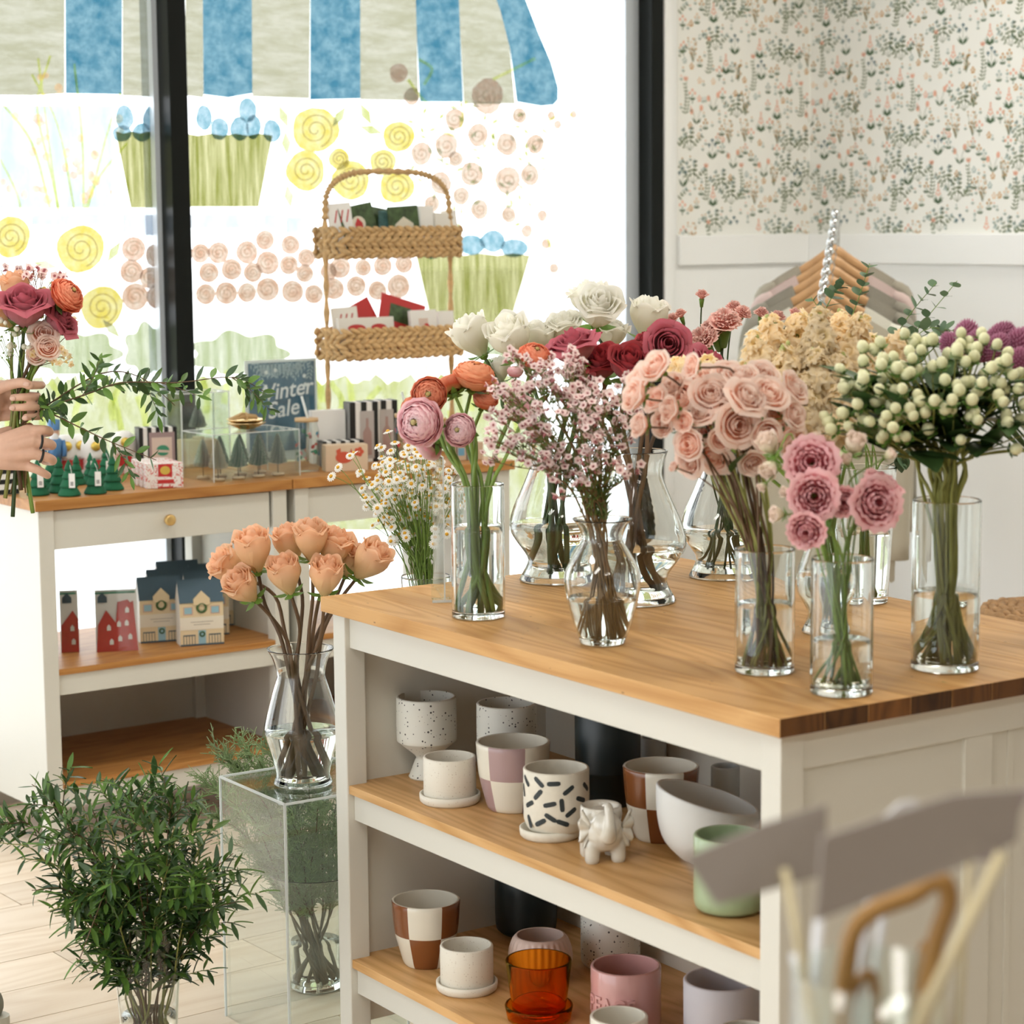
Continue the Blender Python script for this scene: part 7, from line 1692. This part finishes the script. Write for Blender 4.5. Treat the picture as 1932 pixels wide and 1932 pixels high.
for sy in (0, 1):
    ox, oy = toe.x - .052 - .13 * sy, toe.y + .19 * sy
    s = blobmesh('shoe', [[((ox, oy, .048), .040), ((ox - .07, oy, .055), .042), ((ox - .18, oy, .060), .036)], [((ox - .17, oy, .075), .040), ((ox - .19, oy, .10), .042)]], .006, SHOE, per, 4)
    mb = MB(); n = 28; pts = []
    for i in range(n):
        a = 2*pi*i/n; pts.append(Vector((ox - .085 + (.135 * cos(a)), oy + .046 * sin(a) * (1 + .12 * cos(a)), 0)))
    for zc_ in (0.0005, .026): mb.v += [p + Vector((0, 0, zc_)) for p in pts]; mb.t += [.5] * n
    for i in range(n): mb.face(i, (i+1) % n, n + (i+1) % n, n + i)
    mb.face(*reversed(range(n))); mb.face(*range(n, 2*n)); mb.build('sole', SOLE, per, smooth=False)

# ---- the bouquet in the hands
GRIP = Hh(36, 765, .008)
def held(low):
    def p(tip, d):
        g = GRIP + Vector((rn(-.013, .013), rn(-.010, .010), 0)); lo = Hh(*low, rn(-.01, .02))
        return smoothpath([lo, g.lerp(lo, .45) + Vector((rn(-.006, .006), 0, 0)), g, g.lerp(tip, .5) + Vector((rn(-.01, .01), rn(-.01, .01), 0)), tip], 5)
    return p
VASES['hand'] = dict(base=Vector((0, HY, 0)))
HG = 'flowers of the held bouquet'
for k, px, py, r, dy, d, nm, lab, low, st in (('coral', 128, 556, 33, -.02, dirc(.75, .35, .55), 'ranunculus', 'coral ranunculus leaning right out of the held bouquet', (62, 968), STEMG), ('dusky', 46, 578, 42, -.04, dirc(.1, .45, .85), 'mauve_rose', 'mauve rose at the front of the held bouquet', (24, 975), STEMD), ('peach', 32, 552, 28, .03, dirc(-.2, .2, 1), 'peach_rose', 'peach rose behind the mauve rose in the held bouquet', (10, 940), STEMO),
    ('dusky', 114, 606, 30, -.01, dirc(.7, .2, .5), 'pink_rose', 'rose pink bloom low at the right of the held bouquet', (56, 930), STEMB), ('spray', 82, 630, 22, -.04, dirc(.2, .7, .5), 'spray_rose', 'small peach bloom in the middle of the held bouquet', (40, 925), STEMB), ('spray', 90, 655, 20, -.05, dirc(.3, .7, .2), 'spray_rose', 'lowest small peach bloom of the held bouquet', (44, 920), STEMG), ('peach', 5, 600, 24, .0, dirc(-.6, .3, .6), 'peach_rose', 'peach rose cut by the picture edge in the held bouquet', (-10, 930), STEMO), ('spray', 70, 668, 17, -.03, dirc(-.1, .8, .2), 'spray_rose', 'peach spray rose just above the upper hand', (30, 915), STEMG)):
    flower(k, 'hand', px, py, r, dy, d, nm, lab, group=HG, stem=st, sr=.0036, path=held(low))
def held_spray(px, py, dy, label, m, mesh, n, low, sz, stem):
    tip = Hh(px, py, dy); d = (tip - GRIP).normalized(); pth = held(low)(tip - d * .06, d)
    t = thing('filler_stem', label, 'flower', pth[0], 0, HG); st = MB(); st.tube(pth, .0016, 5); fl_ = MB()
    for k in range(n):
        e = tip + Vector((rn(-.03, .03), rn(-.03, .03), rn(-.045, .02))); st.tube(bez(pth[-1], pth[-1].lerp(e, .5) + Vector((0, 0, .008)), e, 4), .0007, 4)
        for q in range(3): add_mesh(fl_, mesh, aim(Vector((rn(-.8, .8), rn(-1, .3), rn(0, 1.2))), rn(0, 6)), e + Vector((rn(-.009, .009), rn(-.009, .009), rn(-.006, .008))), sz * rn(.8, 1.2))
    st.build('stem', stem, t); fl_.build('blossoms', m, t, attr=True)['kind'] = 'stuff'
YEL = petal_mat('yellow_filler', (0.60, 0.45, 0.05), (0.80, 0.66, 0.20), (0.85, 0.75, 0.35))
bl_ = MB().ball((0, 0, 0), .5, 6, 5, t=.9)
held_spray(85, 512, .03, 'pinkish waxflower sprig at the top of the held bouquet', WAXM, WXF[0], 9, (48, 930), .017, TWIG)
held_spray(55, 530, .05, 'second waxflower sprig of the held bouquet, behind the roses', WAXM, WXF[0], 9, (20, 930), .016, TWIG)
held_spray(80, 548, .02, 'yellow blossom sprig in the middle of the held bouquet', YEL, bl_, 9, (52, 930), .011, STEMG)
held_spray(20, 525, .04, 'white and yellow daisy-like sprig at the left of the held bouquet', WAXM, WXF[0], 9, (-5, 930), .016, STEMG)
held_spray(105, 580, .03, 'cream blossom sprig behind the coral ranunculus', STOCKM, WXF[0], 8, (36, 925), .013, STEMG)
held_spray(100, 640, -.02, 'cream blossom sprig low at the right of the held bouquet', STOCKM, WXF[0], 8, (48, 915), .015, TWIG)
held_spray(10, 640, .0, 'airy green sprig at the left edge of the held bouquet', mat('fine_green', (0.25, 0.36, 0.10), .6), bl_, 9, (-6, 925), .004, STEMG)
held_spray(40, 625, -.03, 'white bud sprig over the upper hand', mat('white_bud', (0.80, 0.80, 0.66), .5), bl_, 6, (30, 915), .011, STEMG)
# leafy branch held sideways
for i, (pts, n, lab) in enumerate((([(40, 800, 0), (78, 773, -.01), (160, 745, -.03), (230, 722, -.03), (335, 722, -.02), (440, 712, 0), (505, 742, .02)], 20, 'long leafy eucalyptus branch reaching right from the hands'), ([(45, 800, 0), (80, 776, -.01), (150, 806, -.03), (205, 832, -.04), (295, 868, -.03)], 13, 'lower eucalyptus branch drooping over the felt trees'), ([(50, 795, 0), (84, 768, -.01), (190, 705, .0), (265, 712, .02), (330, 765, .03)], 11, 'thin eucalyptus branch crossing the upper one'))):
    P = [Hh(*q) for q in pts]
    leafy_branch('held_branch', lab, 'held eucalyptus branches', smoothpath(P, 4), ['ellip', 'ellipd', 'ellip', 'ellipd', 'narrows'], n, .036, .027, STEMB, .0018, start=.14, spread=1.0, up=(0, -1, .45), twig=5 if i == 0 else 2)
